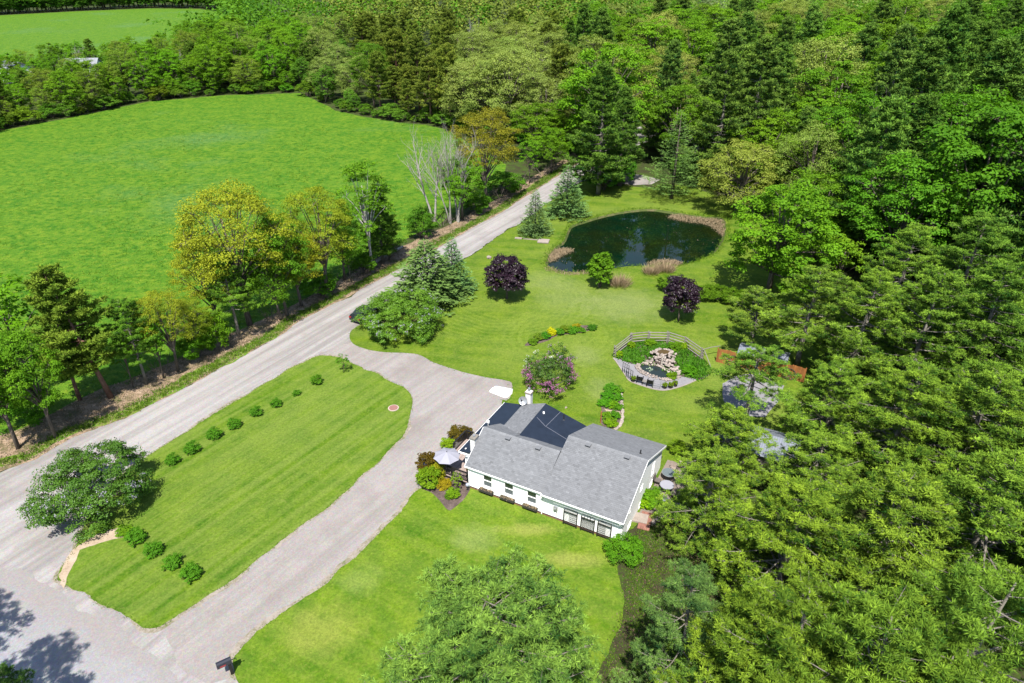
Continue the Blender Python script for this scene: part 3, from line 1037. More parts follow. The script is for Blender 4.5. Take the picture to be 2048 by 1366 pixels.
FIELD_PX = [(-700, 420), (-300, 330), (0, 262), (150, 233), (300, 203), (450, 191), (600, 186), (640, 205), (670, 221), (740, 236), (800, 245), (850, 250), (900, 262), (960, 300), (1010, 330), (1000, 370), (900, 432), (830, 470),
            (790, 490), (700, 545), (600, 610), (480, 668), (420, 690), (330, 740), (200, 790), (60, 860), (-60, 900), (-300, 1020), (-1200, 900)]
FAR_PX = [(-500, 60), (-200, 40), (0, 31), (150, 23), (300, 17), (400, 18), (455, 26), (470, 50), (440, 75), (380, 100), (200, 130), (0, 155), (-250, 190), (-600, 220)]
GRAVEL_PX = ROAD_L + ROAD_R + [(760, 640), (900, 640), (1060, 770), (1060, 830), (960, 950), (880, 1000), (700, 1250), (620, 1500), (300, 1900), (-600, 1900), (-600, 1300)]
PAVE_PX = [(-600, 1075), (-200, 1115), (0, 1132), (70, 1135), (120, 1160), (180, 1205), (250, 1255), (310, 1300), (350, 1350), (430, 1460), (600, 1750), (-200, 2100), (-900, 1700)]

W_GRAVEL = [G(*p) for p in smooth_px(ROAD_L, False, 5)] + [G(*p) for p in ROAD_R] + [G(*p) for p in GRAVEL_PX[len(ROAD_L) + len(ROAD_R):]]
LAWN_I = ragged(world_px(LAWN_I_PX), 0.12, 0.22, 1)
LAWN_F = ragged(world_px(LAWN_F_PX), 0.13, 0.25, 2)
LAWN_B = ragged(world_px(LAWN_B_PX), 0.10, 0.4, 3)
FIELD = [G(*p) for p in FIELD_PX]
FAR = [G(*p) for p in FAR_PX]
BIG = [(-3500, -300), (3500, -300), (3500, 5000), (-3500, 5000)]

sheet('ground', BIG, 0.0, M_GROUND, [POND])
sheet('hayfield', ragged(FIELD, 0.25, 1.0, 4), 0.010, M_FIELD)
sheet('far_field', FAR, 0.012, M_FIELD)
sheet('gravel_road', ragged(W_GRAVEL, 0.22, 0.4, 6), 0.016, M_ROAD)
# leaf litter and rough grass between road and field
LITTER_PX = [(-330, 1128), (-120, 1000), (0, 941), (73, 917), (146, 874), (250, 838), (319, 802), (400, 759), (541.8, 682), (600, 642), (686, 598), (808, 533), (898.6, 483), (999.7, 426), (1060, 388), (1120.6, 349), (1160, 325),
             (1150, 305), (1080, 345), (1000, 395), (900, 450), (790, 500), (700, 550), (600, 605), (480, 660), (420, 682), (330, 730), (200, 780), (60, 850), (-60, 890), (-300, 1010)]
sheet('verge', ragged([G(*p) for p in LITTER_PX], 0.12, 0.4, 7), 0.021, M_LITTER)
VERGE_PX = ROAD_L[1:17]


ROADLINE = [G(*p) for p in smooth_px(VERGE_PX, False, 5)]
sheet('grass_verge', offset_strip(ROADLINE, 0.15, 1.55, 0.5, 0.55, 8), 0.026, M_VERGE)
sheet('driveway', ragged([G(*p) for p in [(600, 745), (640, 705), (690, 690), (760, 690), (830, 700), (930, 735), (1040, 765), (1040, 830), (960, 950), (870, 1000), (700, 1180), (520, 1340), (420, 1366), (360, 1330), (325, 1262), (430, 1150), (600, 1010), (760, 860), (780, 800), (720, 760)]], 0.15, 0.5, 9),
      0.021, M_DRIVE)
sheet('paved_road', ragged([G(*p) for p in PAVE_PX], 0.45, 0.5, 10), 0.022, M_PAVE)
M_EDGE = mat_patchy('worn_edge', [(0.060, 0.100, 0.012), (0.160, 0.140, 0.100), (0.225, 0.195, 0.165), (0.255, 0.225, 0.200)], 0.9, 6.0)


def grown(W, d, amp, seed):
    P = np.array(W)
    c = P.mean(0)
    T = np.roll(P, -1, 0) - np.roll(P, 1, 0)
    N_ = unit(np.stack([-T[:, 1], T[:, 0]], 1))
    A = 0.5 * np.sum(P[:, 0] * np.roll(P[:, 1], -1) - np.roll(P[:, 0], -1) * P[:, 1])
    sg = -1.0 if A > 0 else 1.0
    rng = np.random.default_rng(seed)
    q = np.convolve(rng.normal(size=len(P)), np.ones(9) / 9 * 2.2, 'same')
    return [tuple(p) for p in P + N_ * (sg * (d + q * amp))[:, None]]


sheet('worn_edge', grown(LAWN_I, 0.16, 0.16, 31), 0.028, M_EDGE)
_we = [G(*p) for p in smooth_px([(838, 978), (810, 1010), (780, 1045), (720, 1105), (640, 1175), (600, 1202), (506, 1269), (467, 1310), (470, 1340), (485, 1366)], False, 5)]
sheet('worn_edge', offset_strip(_we, -0.35, 0.30, 0.3, 0.30, 33), 0.0285, M_EDGE)
sheet('lawn', LAWN_I, 0.034, M_LAWN_I)
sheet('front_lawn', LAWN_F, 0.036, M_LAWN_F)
sheet('back_lawn', LAWN_B, 0.031, M_LAWN_B, [POND])
sheet('side_drive', ragged([G(*p) for p in [(1190, 352), (1215, 343), (1252, 345), (1290, 352), (1318, 360), (1304, 369), (1270, 371), (1228, 366)]], 0.2, 0.8, 12), 0.036, M_DRIVE)
sheet('bare_patch', ragged([G(*p) for p in [(118, 1150), (150, 1098), (205, 1062), (245, 1056), (262, 1066), (225, 1078), (160, 1100), (140, 1150), (128, 1178)]], 0.12, 0.3, 13), 0.040, M_SAND)

# pond: bank, bed, water
_pc = np.array(POND).mean(0)


def inset(W, d):
    P = np.array(W)
    T = np.roll(P, -1, 0) - np.roll(P, 1, 0)
    N_ = unit(np.stack([-T[:, 1], T[:, 0]], 1))
    s = np.sign(((_pc - P) * N_).sum(1))
    return P + N_ * (s * d)[:, None]


mb = MB()
_ring0, _ring1 = np.array(POND), _pc + (np.array(POND) - _pc) * 0.88
n_ = len(POND)
mb.add([(p[0], p[1], 0.033) for p in _ring0] + [(p[0], p[1], -0.9) for p in _ring1] + [(_pc[0], _pc[1], -1.0)],
       [(i, (i + 1) % n_, n_ + (i + 1) % n_, n_ + i) for i in range(n_)] + [(n_ + i, n_ + (i + 1) % n_, 2 * n_) for i in range(n_)])
tag(mb.build('pond_bank', M_BANK), kind='structure')


def mat_water(name, c1, c2, rough=0.02, bump=0.05, scale=1.4):
    n = NT(name)
    p = n.pos()
    c = n.mix(n.ramp(n.noise(0.09, 4, 0.6, p), [(0.38, 0.0), (0.64, 1.0)]), c1, c2)
    n.principled(c, rough, 0.5, 0, n.bump(n.noise(scale, 3, 0.55, p), bump, 0.03)).inputs['IOR'].default_value = 1.33
    return n.m


M_WATER = mat_water('pond_water', (0.001, 0.009, 0.004), (0.005, 0.009, 0.002))
M_WATER2 = mat_water('garden_pond_water', (0.012, 0.018, 0.020), (0.020, 0.028, 0.022), 0.04, 0.1, 5.0)
_w = [tuple(p) for p in (_pc + (np.array(POND) - _pc) * 0.995)]
sheet('pond_water', _w, -0.20, M_WATER)


# ------------------------------------------------------------------ grass blades and tufts (stuff)
def tufts_mesh(name, XY, z, nb, h, w, mat, seed, spread=0.10, lean=0.35, hvar=None):
    rng = np.random.default_rng(seed)
    n = len(XY)
    C = np.repeat(np.column_stack([XY, np.full(n, z)]), nb, 0)
    C[:, :2] += rng.normal(size=(n * nb, 2)) * spread
    D = rng.normal(size=(n * nb, 3)) * lean + np.array([0, 0, 1.0])
    hh = h * rng.uniform(0.6, 1.3, n * nb) * (np.repeat(hvar, nb) if hvar is not None else 1)
    V = needle_quads(rng, C, D, hh, w)
    T = np.repeat(rng.uniform(0.2, 0.8, n), nb) + rng.uniform(-0.2, 0.2, n * nb)
    o = link(name, quads_mesh(name, V, T, mat))
    tag(o, kind='stuff')
    return o


M_GRASS = mat_leaf('grass_blades', (0.040, 0.110, 0.004), (0.120, 0.195, 0.012), 0.25, 0.6, 0.15)
M_HAY = mat_leaf('hay_blades', (0.038, 0.118, 0.003), (0.105, 0.185, 0.008), 0.35, 0.6, 0.15)
M_LITT = mat_leaf('litter_bits', (0.075, 0.055, 0.035), (0.36, 0.27, 0.20), 0.1, 0.9, 0.05)


def along(W, per_m, off, seed, closed=True):
    rng = np.random.default_rng(seed)
    P = np.array(resample(W, 1.0 / per_m, closed))
    vis = np.array([-80 < PX(x, y)[0] < 2130 and -50 < PX(x, y)[1] < 1420 for x, y in P])
    P = P[vis]
    return P + rng.normal(size=P.shape) * off


def inside_many(W, P):
    A = np.array(W, float)
    B = np.roll(A, 1, 0)
    c = np.zeros(len(P), dtype=bool)
    for (xi, yi), (xj, yj) in zip(A, B):
        if yi == yj:
            continue
        m = ((yi > P[:, 1]) != (yj > P[:, 1])) & (P[:, 0] < (xj - xi) * (P[:, 1] - yi) / (yj - yi) + xi)
        c ^= m
    return c


def scatter(W, n, seed, cond=None, dens=None):
    rng = np.random.default_rng(seed)
    A = np.array(W)
    lo, hi = A.min(0), A.max(0)
    out = []
    for rnd in range(40):
        P = lo + rng.uniform(size=(n * 2, 2)) * (hi - lo)
        if dens is not None:
            P = P[rng.uniform(size=len(P)) < np.array([dens(x, y) for x, y in P])]
        P = P[inside_many(W, P)]
        if cond is not None and len(P):
            P = P[np.array([bool(cond(x, y)) for x, y in P])]
        out.extend(P.tolist())
        if len(out) >= n:
            break
    return np.array(out[:n])


def in_view(x, y, m=60):
    u, v = PX(x, y)
    return -m < u < 2048 + m and -m < v < 1366 + m


tufts_mesh('edge_grass', np.concatenate([along(LAWN_I, 7, 0.07, 1), along(LAWN_F, 6, 0.08, 2), along(LAWN_B, 4, 0.12, 3)]), 0.03, 5, 0.11, 0.035, M_GRASS, 21, 0.06, 0.6)
_vs = offset_strip(ROADLINE, 0.1, 1.7, 0.6, 0.3, 9)
tufts_mesh('verge_weeds', scatter(_vs, 5200, 22, in_view), 0.02, 5, 0.26, 0.05, M_GRASS, 23, 0.10, 0.5)
_ls = [G(*p) for p in LITTER_PX]
_lx = scatter(_ls, 9000, 24, in_view)
tufts_mesh('leaf_litter', _lx, 0.03, 2, 0.15, 0.09, M_LITT, 25, 0.12, 1.6)
FIELD_XY = scatter([G(max(-150, p[0]), p[1]) for p in FIELD_PX], 9000, 26, in_view, lambda x, y: min(1.0, (75.0 / math.hypot(x, y)) ** 1.6))
_nv = np.array([0.6 + 0.6 * math.sin(x * 0.21 + 2 * math.sin(y * 0.13)) * math.sin(y * 0.17 + x * 0.05) + 0.3 for x, y in FIELD_XY])
tufts_mesh('hay_grass', FIELD_XY, 0.0, 7, 0.16, 0.09, M_HAY, 27, 0.30, 0.9, np.clip(_nv, 0.35, 1.4))
_pb = [tuple(p) for p in (_pc + (np.array(POND) - _pc) * 1.02)]
_fw = [G(*p) for p in [(1250, 1090), (1330, 1010), (1480, 1000), (1560, 1100), (1500, 1380), (1180, 1390), (1215, 1300), (1245, 1210)]]  # strip right of the front lawn, its shade put into the ground colour
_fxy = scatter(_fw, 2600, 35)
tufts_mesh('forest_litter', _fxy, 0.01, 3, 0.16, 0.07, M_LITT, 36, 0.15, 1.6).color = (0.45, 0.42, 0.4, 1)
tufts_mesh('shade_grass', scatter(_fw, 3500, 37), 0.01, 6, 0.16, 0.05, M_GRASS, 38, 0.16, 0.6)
tufts_mesh('pond_edge_grass', along(_pb, 7, 0.28, 28), 0.02, 6, 0.38, 0.05, M_GRASS, 29, 0.14, 0.5)


# floating leaves and pollen flecks on the pond
_rng = np.random.default_rng(61)
_pp = scatter(_pb, 130, 62, lambda x, y: inside(_w, x, y))
_clu = np.array([0.35 + 0.65 * (math.sin(x * 0.9) * math.sin(y * 0.7 + 1) > 0.1) for x, y in _pp])
_V = leaf_quads(_rng, np.column_stack([_pp, np.full(len(_pp), -0.19)]), np.tile([0, 0, 1.0], (len(_pp), 1)) + _rng.normal(size=(len(_pp), 3)) * 0.02, 0.13 * _rng.uniform(0.4, 1.7, len(_pp)) * _clu, 0.6)
tag(link('pond_flecks', quads_mesh('pond_flecks', _V, _rng.uniform(0, 1, len(_pp)), M_LITT)), kind='stuff')

# ------------------------------------------------------------------ the house (local axes: x along the front wall, y towards the back)
HA = math.radians(-27.8)
HO = G(938, 975)
HUX, HUY = math.cos(HA), math.sin(HA)


def HW(u, v, z=0.0):
    return (HO[0] + u * HUX - v * HUY, HO[1] + u * HUY + v * HUX, z)


M_SIDING = mat_plain('white_stucco', (0.80, 0.81, 0.80), 0.75, 0.2, 0, 0.03, 1.5, 0.15)
M_TRIM = mat_plain('white_trim', (0.78, 0.78, 0.77), 0.45, 0.4, 0, 0.03)
M_SHINGLE = mat_plain('grey_shingle', (0.130, 0.134, 0.142), 0.93, 0.12, 0, 0.10, 0.8, 0.3)
M_MEMB = mat_plain('dark_membrane', (0.011, 0.016, 0.027), 0.45, 0.35, 0, 0.45, 1.4, 0.12)
M_SEAM = mat_plain('membrane_seam', (0.10, 0.105, 0.13), 0.6)
M_GLASS = mat_plain('window_glass', (0.020, 0.030, 0.028), 0.06, 0.8, 0, 0.3, 2.0)
M_BLIND = mat_plain('window_glass_screened', (0.085, 0.095, 0.11), 0.25, 0.6, 0, 0.3, 5.0)
M_BRICK = mat_plain('foundation_brick', (0.17, 0.085, 0.062), 0.9, 0.1, 0, 0.35, 6.0, 0.4)
M_BLACK = mat_plain('black_paint', (0.012, 0.011, 0.011), 0.5, 0.35)
M_DKMETAL = mat_plain('dark_metal', (0.02, 0.02, 0.022), 0.45, 0.4)
M_GREYM = mat_plain('grey_metal', (0.30, 0.31, 0.32), 0.4, 0.5, 0.5)
M_PLANK = mat_plain('deck_wood', (0.235, 0.185, 0.165), 0.85, 0.15, 0, 0.25, 3.0, 0.25)
M_WOODG = mat_plain('grey_weathered_wood', (0.165, 0.152, 0.132), 0.9, 0.1, 0, 0.3, 4.0, 0.3)
M_ORANGE = mat_plain('orange_stained_wood', (0.235, 0.092, 0.030), 0.75, 0.15, 0, 0.35, 2.5, 0.2)
M_PLANTER = mat_plain('dark_planter', (0.03, 0.028, 0.024), 0.8)
M_CANOPY = mat_plain('umbrella_cloth', (0.225, 0.225, 0.262), 0.85, 0.1, 0, 0.04, 2.0)
M_STONE = mat_plain('pale_stone', (0.235, 0.198, 0.172), 0.9, 0.15, 0, 0.35, 2.5, 0.4)
M_REDBRICK = mat_plain('red_paver', (0.20, 0.095, 0.075), 0.9, 0.1, 0, 0.25, 5.0, 0.3)
M_SOIL = mat_plain('soil', (0.045, 0.032, 0.024), 0.95, 0.05)
M_SHEET = mat_plain('white_tarp', (0.80, 0.80, 0.80), 0.6, 0.2, 0, 0.02)
M_TIN = mat_plain('corrugated_roof', (0.15, 0.165, 0.20), 0.5, 0.4, 0.2, 0.2, 1.0)
M_CHIM = mat_plain('chimney_render', (0.55, 0.54, 0.53), 0.85, 0.15, 0, 0.12, 4.0)
M_SLATE = mat_plain('far_grey_roof', (0.17, 0.17, 0.18), 0.8)
M_PATIO = mat_plain('patio_slab', (0.215, 0.175, 0.150), 0.9, 0.1, 0, 0.25, 1.4, 0.2)

house = empty('house', (HO[0], HO[1], 0), HA, 'white bungalow with grey shingle and black membrane roofs beside the gravel drive', 'house')


def wall_open(m, x0, x1, z0, z1, y, th, ops):
    """wall slab in the xz plane from y to y+th with rectangular openings (x0, x1, z0, z1)"""
    ops = sorted(ops)
    cur = x0
    for (a, b, c, d) in ops:
        if a > cur:
            m.box2((cur, y, z0), (a, y + th, z1))
        m.box2((a, y, z0), (b, y + th, c))
        m.box2((a, y, d), (b, y + th, z1))
        cur = b
    if cur < x1:
        m.box2((cur, y, z0), (x1, y + th, z1))


WIN = [(1.40, 2.20, 0.80, 1.98), (3.32, 4.13, 0.79, 1.97), (5.33, 6.14, 0.78, 1.96)]
m = MB()
wall_open(m, 0, 6.80, 0.20, 2.40, 0, 0.15, WIN)
m.box2((6.80, 0.0, 0.20), (13.13, 0.15, 2.62))
house_wall = m.build('front_wall', M_SIDING, house)
m = MB()
EW = [(1.36, 1.60, 1.85, 2.33), (1.36, 2.05, 0.12, 0.50), (3.85, 4.40, 1.95, 2.30), (4.0, 4.70, 0.12, 0.50), (6.85, 7.45, 1.25, 2.30), (6.65, 7.35, 0.12, 0.50)]
# end wall, built in its own plane then turned
m2 = MB()
lower = [o_ for o_ in EW if o_[3] < 1]
upper = [o_ for o_ in EW if o_[3] > 1]
wall_open(m2, 0.15, 9.65, 0.0, 0.75, 0, 0.15, lower)
wall_open(m2, 0.15, 9.65, 0.75, 2.36, 0, 0.15, upper)
for (x, y, z) in m2.v:
    m.v.append((13.13 - y, x, z))
m.f, m.t = list(m2.f), list(m2.t)
m.xprism([(0.0, 2.362), (9.65, 2.362), (9.65, 2.40), (4.5, 4.58), (0.0, 2.62)], 12.98, 13.13)
m.build('end_wall', M_SIDING, house)
m = MB()
m.xprism([(0.15, 0.0), (9.65, 0.0), (9.65, 2.38), (4.5, 4.56), (0.15, 2.60)], 6.86, 7.0)
m.box2((7.0, 9.5, 0.0), (12.98, 9.65, 2.36))
m.xprism([(0.15, 0.0), (5.6, 0.0), (5.6, 2.55), (2.95, 4.02), (0.15, 2.36)], 0.0, 0.14)
m.box2((-1.25, 1.55, 0.0), (0.0, 1.70, 2.46))
m.box2((-1.25, 1.70, 0.0), (-1.10, 9.0, 2.28))
m.box2((-1.10, 8.86, 0.0), (6.86, 9.0, 2.30))
m.build('side_wall', M_SIDING, house)
# gable end of the back wing
m = MB()
m.add([(-1.10, 9.0, 2.30), (6.86, 9.0, 2.30), (6.6, 9.0, 2.42), (2.55, 9.0, 3.48), (0.35, 9.0, 2.66), (-1.10, 9.0, 2.40)], [(0, 1, 2, 3, 4, 5)])
m.build('gable', M_SIDING, house)
m = MB()
m.box2((-0.015, -0.012, 0.0), (13.145, 0.14, 0.20))
m.build('foundation', M_BRICK, house)
m = MB()
m.box2((-0.02, -0.03, 0.20), (13.15, -0.002, 0.235))
m.build('base_trim', M_BLACK, house)


def roof_slope(name, e0, e1, r1, r0, mat, shingles=True, th=0.10, seed=1):
    """slab under the slope e0 e1 (eave) to r1 r0 (ridge); shingle tabs laid in courses on it"""
    E0, E1, R1, R0 = [Vector(p) for p in (e0, e1, r1, r0)]
    nrm = (E1 - E0).cross(R0 - E0).normalized()
    if nrm.z < 0:
        nrm = -nrm
    d = nrm * th
    m = MB()
    m.add([E0, E1, R1, R0, E0 - d, E1 - d, R1 - d, R0 - d],
          [(0, 1, 2, 3), (7, 6, 5, 4), (0, 4, 5, 1), (1, 5, 6, 2), (2, 6, 7, 3), (3, 7, 4, 0)])
    o = m.build(name, mat, house)
    if not shingles:
        return o
    rng = np.random.default_rng(seed)
    s = MB()
    Ls = (R0 - E0).length
    nc = int(Ls / 0.15)
    for i in range(nc):
        t0, t1 = i / nc, (i + 1.06) / nc
        t1 = min(1, t1)
        a, b = E0.lerp(R0, t0), E1.lerp(R1, t0)
        a2, b2 = E0.lerp(R0, t1), E1.lerp(R1, t1)
        Lw = (b - a).length
        k = max(1, int(Lw / 0.26))
        off = 0.5 if i % 2 else 0.0
        xs = [0.0] + [(q + off) / k for q in range(1 if off == 0 else 0, k)] + [1.0]
        tc = rng.uniform(-0.06, 0.06)
        for q in range(len(xs) - 1):
            x0, x1 = xs[q], xs[q + 1]
            if x1 - x0 < 0.002:
                continue
            g = 0.006 / Lw
            h = 0.016 + rng.uniform(0, 0.008)
            p0, p1 = a.lerp(b, x0 + g), a.lerp(b, x1 - g)
            p2, p3 = a2.lerp(b2, x1 - g), a2.lerp(b2, x0 + g)
            tv = 0.5 + tc * 0.6 + rng.normal() * 0.15
            up = nrm * h
            lo = nrm * 0.002
            s.add([p0 + up, p1 + up, p2 + nrm * 0.005, p3 + nrm * 0.005, p0 + lo, p1 + lo], [(0, 1, 2, 3), (0, 4, 5, 1)], max(0, min(1, tv)))
    so = s.build('shingle', mat, o)
    tag(so, kind='stuff')
    return o


# right wing, left wing, back wing
roof_slope('roof', (6.72, -0.46, 2.50), (13.30, -0.46, 2.50), (13.30, 4.50, 4.68), (6.72, 4.50, 4.68), M_SHINGLE, seed=1)
roof_slope('roof', (13.30, 10.05, 2.24), (6.72, 10.05, 2.24), (6.72, 4.52, 4.68), (13.30, 4.52, 4.68), M_SHINGLE, seed=2)
roof_slope('roof', (-0.20, -0.16, 2.34), (6.70, -0.16, 2.34), (6.70, 2.95, 4.16), (-0.20, 2.95, 4.16), M_SHINGLE, seed=3)
roof_slope('roof', (2.60, 5.80, 2.62), (-0.20, 5.80, 2.62), (-0.20, 2.97, 4.16), (2.60, 2.97, 4.16), M_SHINGLE, seed=4)
roof_slope('roof', (6.70, 4.40, 3.30), (2.60, 4.40, 3.30), (2.60, 2.97, 4.16), (6.70, 2.97, 4.16), M_SHINGLE, seed=5)
roof_slope('roof', (0.30, 9.12, 2.78), (0.30, 4.60, 2.78), (2.55, 4.20, 3.60), (2.55, 9.12, 3.60), M_SHINGLE, seed=6)
memb1 = roof_slope('membrane_roof', (-1.58, 9.12, 2.38), (-1.58, 1.20, 2.38), (0.31, 1.20, 2.74), (0.31, 9.12, 2.74), M_MEMB, False)
memb2 = roof_slope('membrane_roof', (6.84, 3.2, 2.40), (6.84, 9.12, 2.40), (2.56, 9.12, 3.585), (2.56, 3.2, 3.585), M_MEMB, False)


def on2(u, v):
    return 3.585 - (u - 2.56) / (6.84 - 2.56) * 1.185


m = MB()
for a, b in (((2.75, 6.95), (3.75, 6.5)), ((3.75, 6.5), (6.80, 6.30)), ((3.80, 6.5), (4.0, 9.08))):
    m.bar((a[0], a[1], on2(*a) + 0.006), (b[0], b[1], on2(*b) + 0.006), 0.045, 0.012)
m.build('seam', M_SEAM, memb2)
# ridge caps
m = MB()
for k in range(22):
    x = 6.74 + k * 0.30
    m.add([(x, 4.33, 4.625), (x + 0.285, 4.33, 4.615), (x + 0.285, 4.51, 4.715), (x, 4.51, 4.725), (x + 0.285, 4.69, 4.615), (x, 4.69, 4.625)], [(0, 1, 2, 3), (3, 2, 4, 5)], RNG.uniform(0.5, 0.9))
for k in range(23):
    x = -0.18 + k * 0.30
    m.add([(x, 2.79, 4.085), (x + 0.285, 2.79, 4.075), (x + 0.285, 2.96, 4.195), (x, 2.96, 4.205), (x + 0.285, 3.13, 4.075), (x, 3.13, 4.085)], [(0, 1, 2, 3), (3, 2, 4, 5)], RNG.uniform(0.5, 0.9))
tag(m.build('ridge_cap', M_SHINGLE, house), kind='stuff')
# fascia, gutters, downspouts
for a, b in (((-0.22, -0.25, 2.24), (6.66, -0.17, 2.32)), ((6.68, -0.55, 2.39), (13.32, -0.47, 2.48))):
    m = MB()
    m.box2(a, b)
    m.build('gutter', M_TRIM, house)
for (p, q) in (((13.32, -0.46, 2.40), (13.32, 4.5, 4.58)), ((13.32, 10.05, 2.14), (13.32, 4.5, 4.58)), ((-0.225, -0.16, 2.26), (-0.225, 2.95, 4.08)),
               ((-1.62, 1.165, 2.28), (0.0, 1.165, 2.28)), ((-1.605, 1.14, 2.30), (-1.605, 9.14, 2.30))):
    m = MB()
    m.bar(p, q, 0.03, 0.16)
    m.build('fascia', M_TRIM, house)
for x, y_ in ((0.06, -0.22), (6.62, -0.22), (13.05, -0.50)):
    m = MB()
    m.tube([(x, y_, 2.29), (x, -0.10, 2.08), (x, -0.05, 1.9), (x, -0.05, 0.1)], 0.04, 6)
    m.build('downspout', M_TRIM, house)
m = MB()
m.box2((6.80, -0.40, 2.30), (7.7, -0.10, 2.38))
m.build('soffit_vent', M_DKMETAL, house)


def window(x0, x1, z0, z1, at, name='window', cols=1, double=True):
    """at(x, depth, z) maps to house axes; depth outwards positive"""
    f = MB()
    t = 0.04

    def bx(m, a, b):
        p, q = at(*a), at(*b)
        m.box2(p, q)
    bx(f, (x0 - 0.04, -0.03, z0 - 0.05), (x0 + t, 0.035, z1 + 0.05))
    bx(f, (x1 - t, -0.03, z0 - 0.05), (x1 + 0.04, 0.035, z1 + 0.05))
    bx(f, (x0 + t, -0.03, z1 - t), (x1 - t, 0.035, z1 + 0.05))
    bx(f, (x0 + t, -0.03, z0 - 0.05), (x1 - t, 0.045, z0 + t))
    fo = f.build(name, M_TRIM, house)
    zm = (z0 + z1) / 2
    if double:
        r = MB()
        bx(r, (x0 + t, -0.04, zm - 0.025), (x1 - t, 0.012, zm + 0.025))
        r.build('meeting_rail', M_TRIM, fo)
        for (a, b, mt, dp) in ((zm + 0.025, z1 - t, M_GLASS, -0.05), (z0 + t, zm - 0.025, M_BLIND, -0.03)):
            g = MB()
            bx(g, (x0 + t, dp - 0.01, a), (x1 - t, dp, b))
            g.build('pane', mt, fo)
    else:
        g = MB()
        bx(g, (x0 + t, -0.06, z0 + t), (x1 - t, -0.05, z1 - t))
        g.build('pane', M_GLASS, fo)
    return fo


for (a, b, c, d) in WIN:
    window(a, b, c, d, lambda x, y, z: (x, -y, z))
    s = MB()
    s.box2((a - 0.10, -0.12, c - 0.10), (b + 0.10, -0.036, c - 0.055))
    bx_ = MB()
    bx_.box2((a - 0.30, -0.34, c - 0.42), (b + 0.14, -0.31, c - 0.24))
    bx_.box2((a - 0.30, -0.05, c - 0.42), (b + 0.14, -0.02, c - 0.24))
    bx_.box2((a - 0.30, -0.31, c - 0.42), (a - 0.27, -0.05, c - 0.24))
    bx_.box2((b + 0.11, -0.31, c - 0.42), (b + 0.14, -0.05, c - 0.24))
    bx_.box2((a - 0.27, -0.31, c - 0.42), (b + 0.11, -0.05, c - 0.29))
    wb = bx_.build('window_box', M_PLANTER, house)
    n_f = 90
    P_ = np.column_stack([RNG.uniform(a - 0.25, b + 0.10, n_f), RNG.uniform(-0.31, -0.06, n_f), np.full(n_f, c - 0.27)])
    V_ = needle_quads(RNG, P_, RNG.normal(size=(n_f, 3)) * 0.5 + np.array([0, 0, 0.8]), 0.17 * RNG.uniform(0.6, 1.3, n_f), 0.06)
    tag(link('plants', quads_mesh('plants', V_, RNG.uniform(0.2, 1, n_f), M_STRAW), wb), kind='stuff')
for (a, b, c, d) in EW:
    window(a, b, c, d, lambda x, y, z: (13.13 + y, x, z), double=(d - c) > 0.8)
m = MB()
m.box2((7.62, -0.12, 0.95), (7.95, -0.01, 1.35))
m.cyl((7.78, -0.14, 1.12), 0.10, 0.12, 12)
m.tube([(7.86, -0.06, 0.95), (7.86, -0.06, 0.15)], 0.025, 6)
m.tube([(7.68, -0.06, 0.95), (7.68, -0.06, 0.45)], 0.018, 6)
m.build('electric_meter', M_GREYM, house)
# roof furniture
for (u, v, zz) in ((8.55, 4.15, 4.53), (11.75, 4.15, 4.53), (2.25, 2.62, 3.97), (4.95, 2.62, 3.97)):
    m = MB()
    m.box((u, v, zz + 0.10), (0.38, 0.30, 0.10))
    m.box((u, v - 0.02, zz + 0.16), (0.44, 0.36, 0.03))
    m.build('roof_vent', M_SHINGLE, house)
for (u, v, zz, h) in ((12.4, 5.45, 4.24, 0.42), (4.62, 8.40, on2(4.62, 8.4) - 0.05, 0.65)):
    m = MB()
    m.cyl((u, v, zz), 0.055, h, 10)
    m.cyl((u, v, zz), 0.16, 0.07, 10, 0.07)
    m.build('vent_pipe', M_DKMETAL, house)
m = MB()
m.cyl((2.95, 7.86, on2(2.95, 0) - 0.03), 0.10, 0.14, 10, 0.06)
m.cyl((2.95, 7.86, on2(2.95, 0) + 0.11), 0.09, 0.06, 10, 0.03)
m.build('roof_cap', M_TRIM, house)
# chimneys
m = MB()
m.box((-0.42, 1.75, 1.9), (0.42, 0.62, 3.8))
ch = m.build('chimney', M_CHIM, house)
m = MB()
m.box((-0.42, 1.75, 3.85), (0.52, 0.72, 0.10))
m.build('chimney_cap', M_WOODG, ch)
m = MB()
m.cyl((-0.42, 1.75, 3.90), 0.11, 0.14, 10)
m.build('flue', M_GREYM, ch)
m = MB()
m.box((0.78, 9.36, 2.1), (0.50, 0.46, 4.2))
ch = m.build('chimney', M_CHIM, house)
m = MB()
m.box((0.78, 9.36, 4.12), (0.62, 0.58, 0.10))
m.build('chimney_cap', M_STONE, ch)
m = MB()
m.cyl((0.78, 9.36, 4.15), 0.12, 0.38, 10)
m.build('flue', M_GREYM, ch)
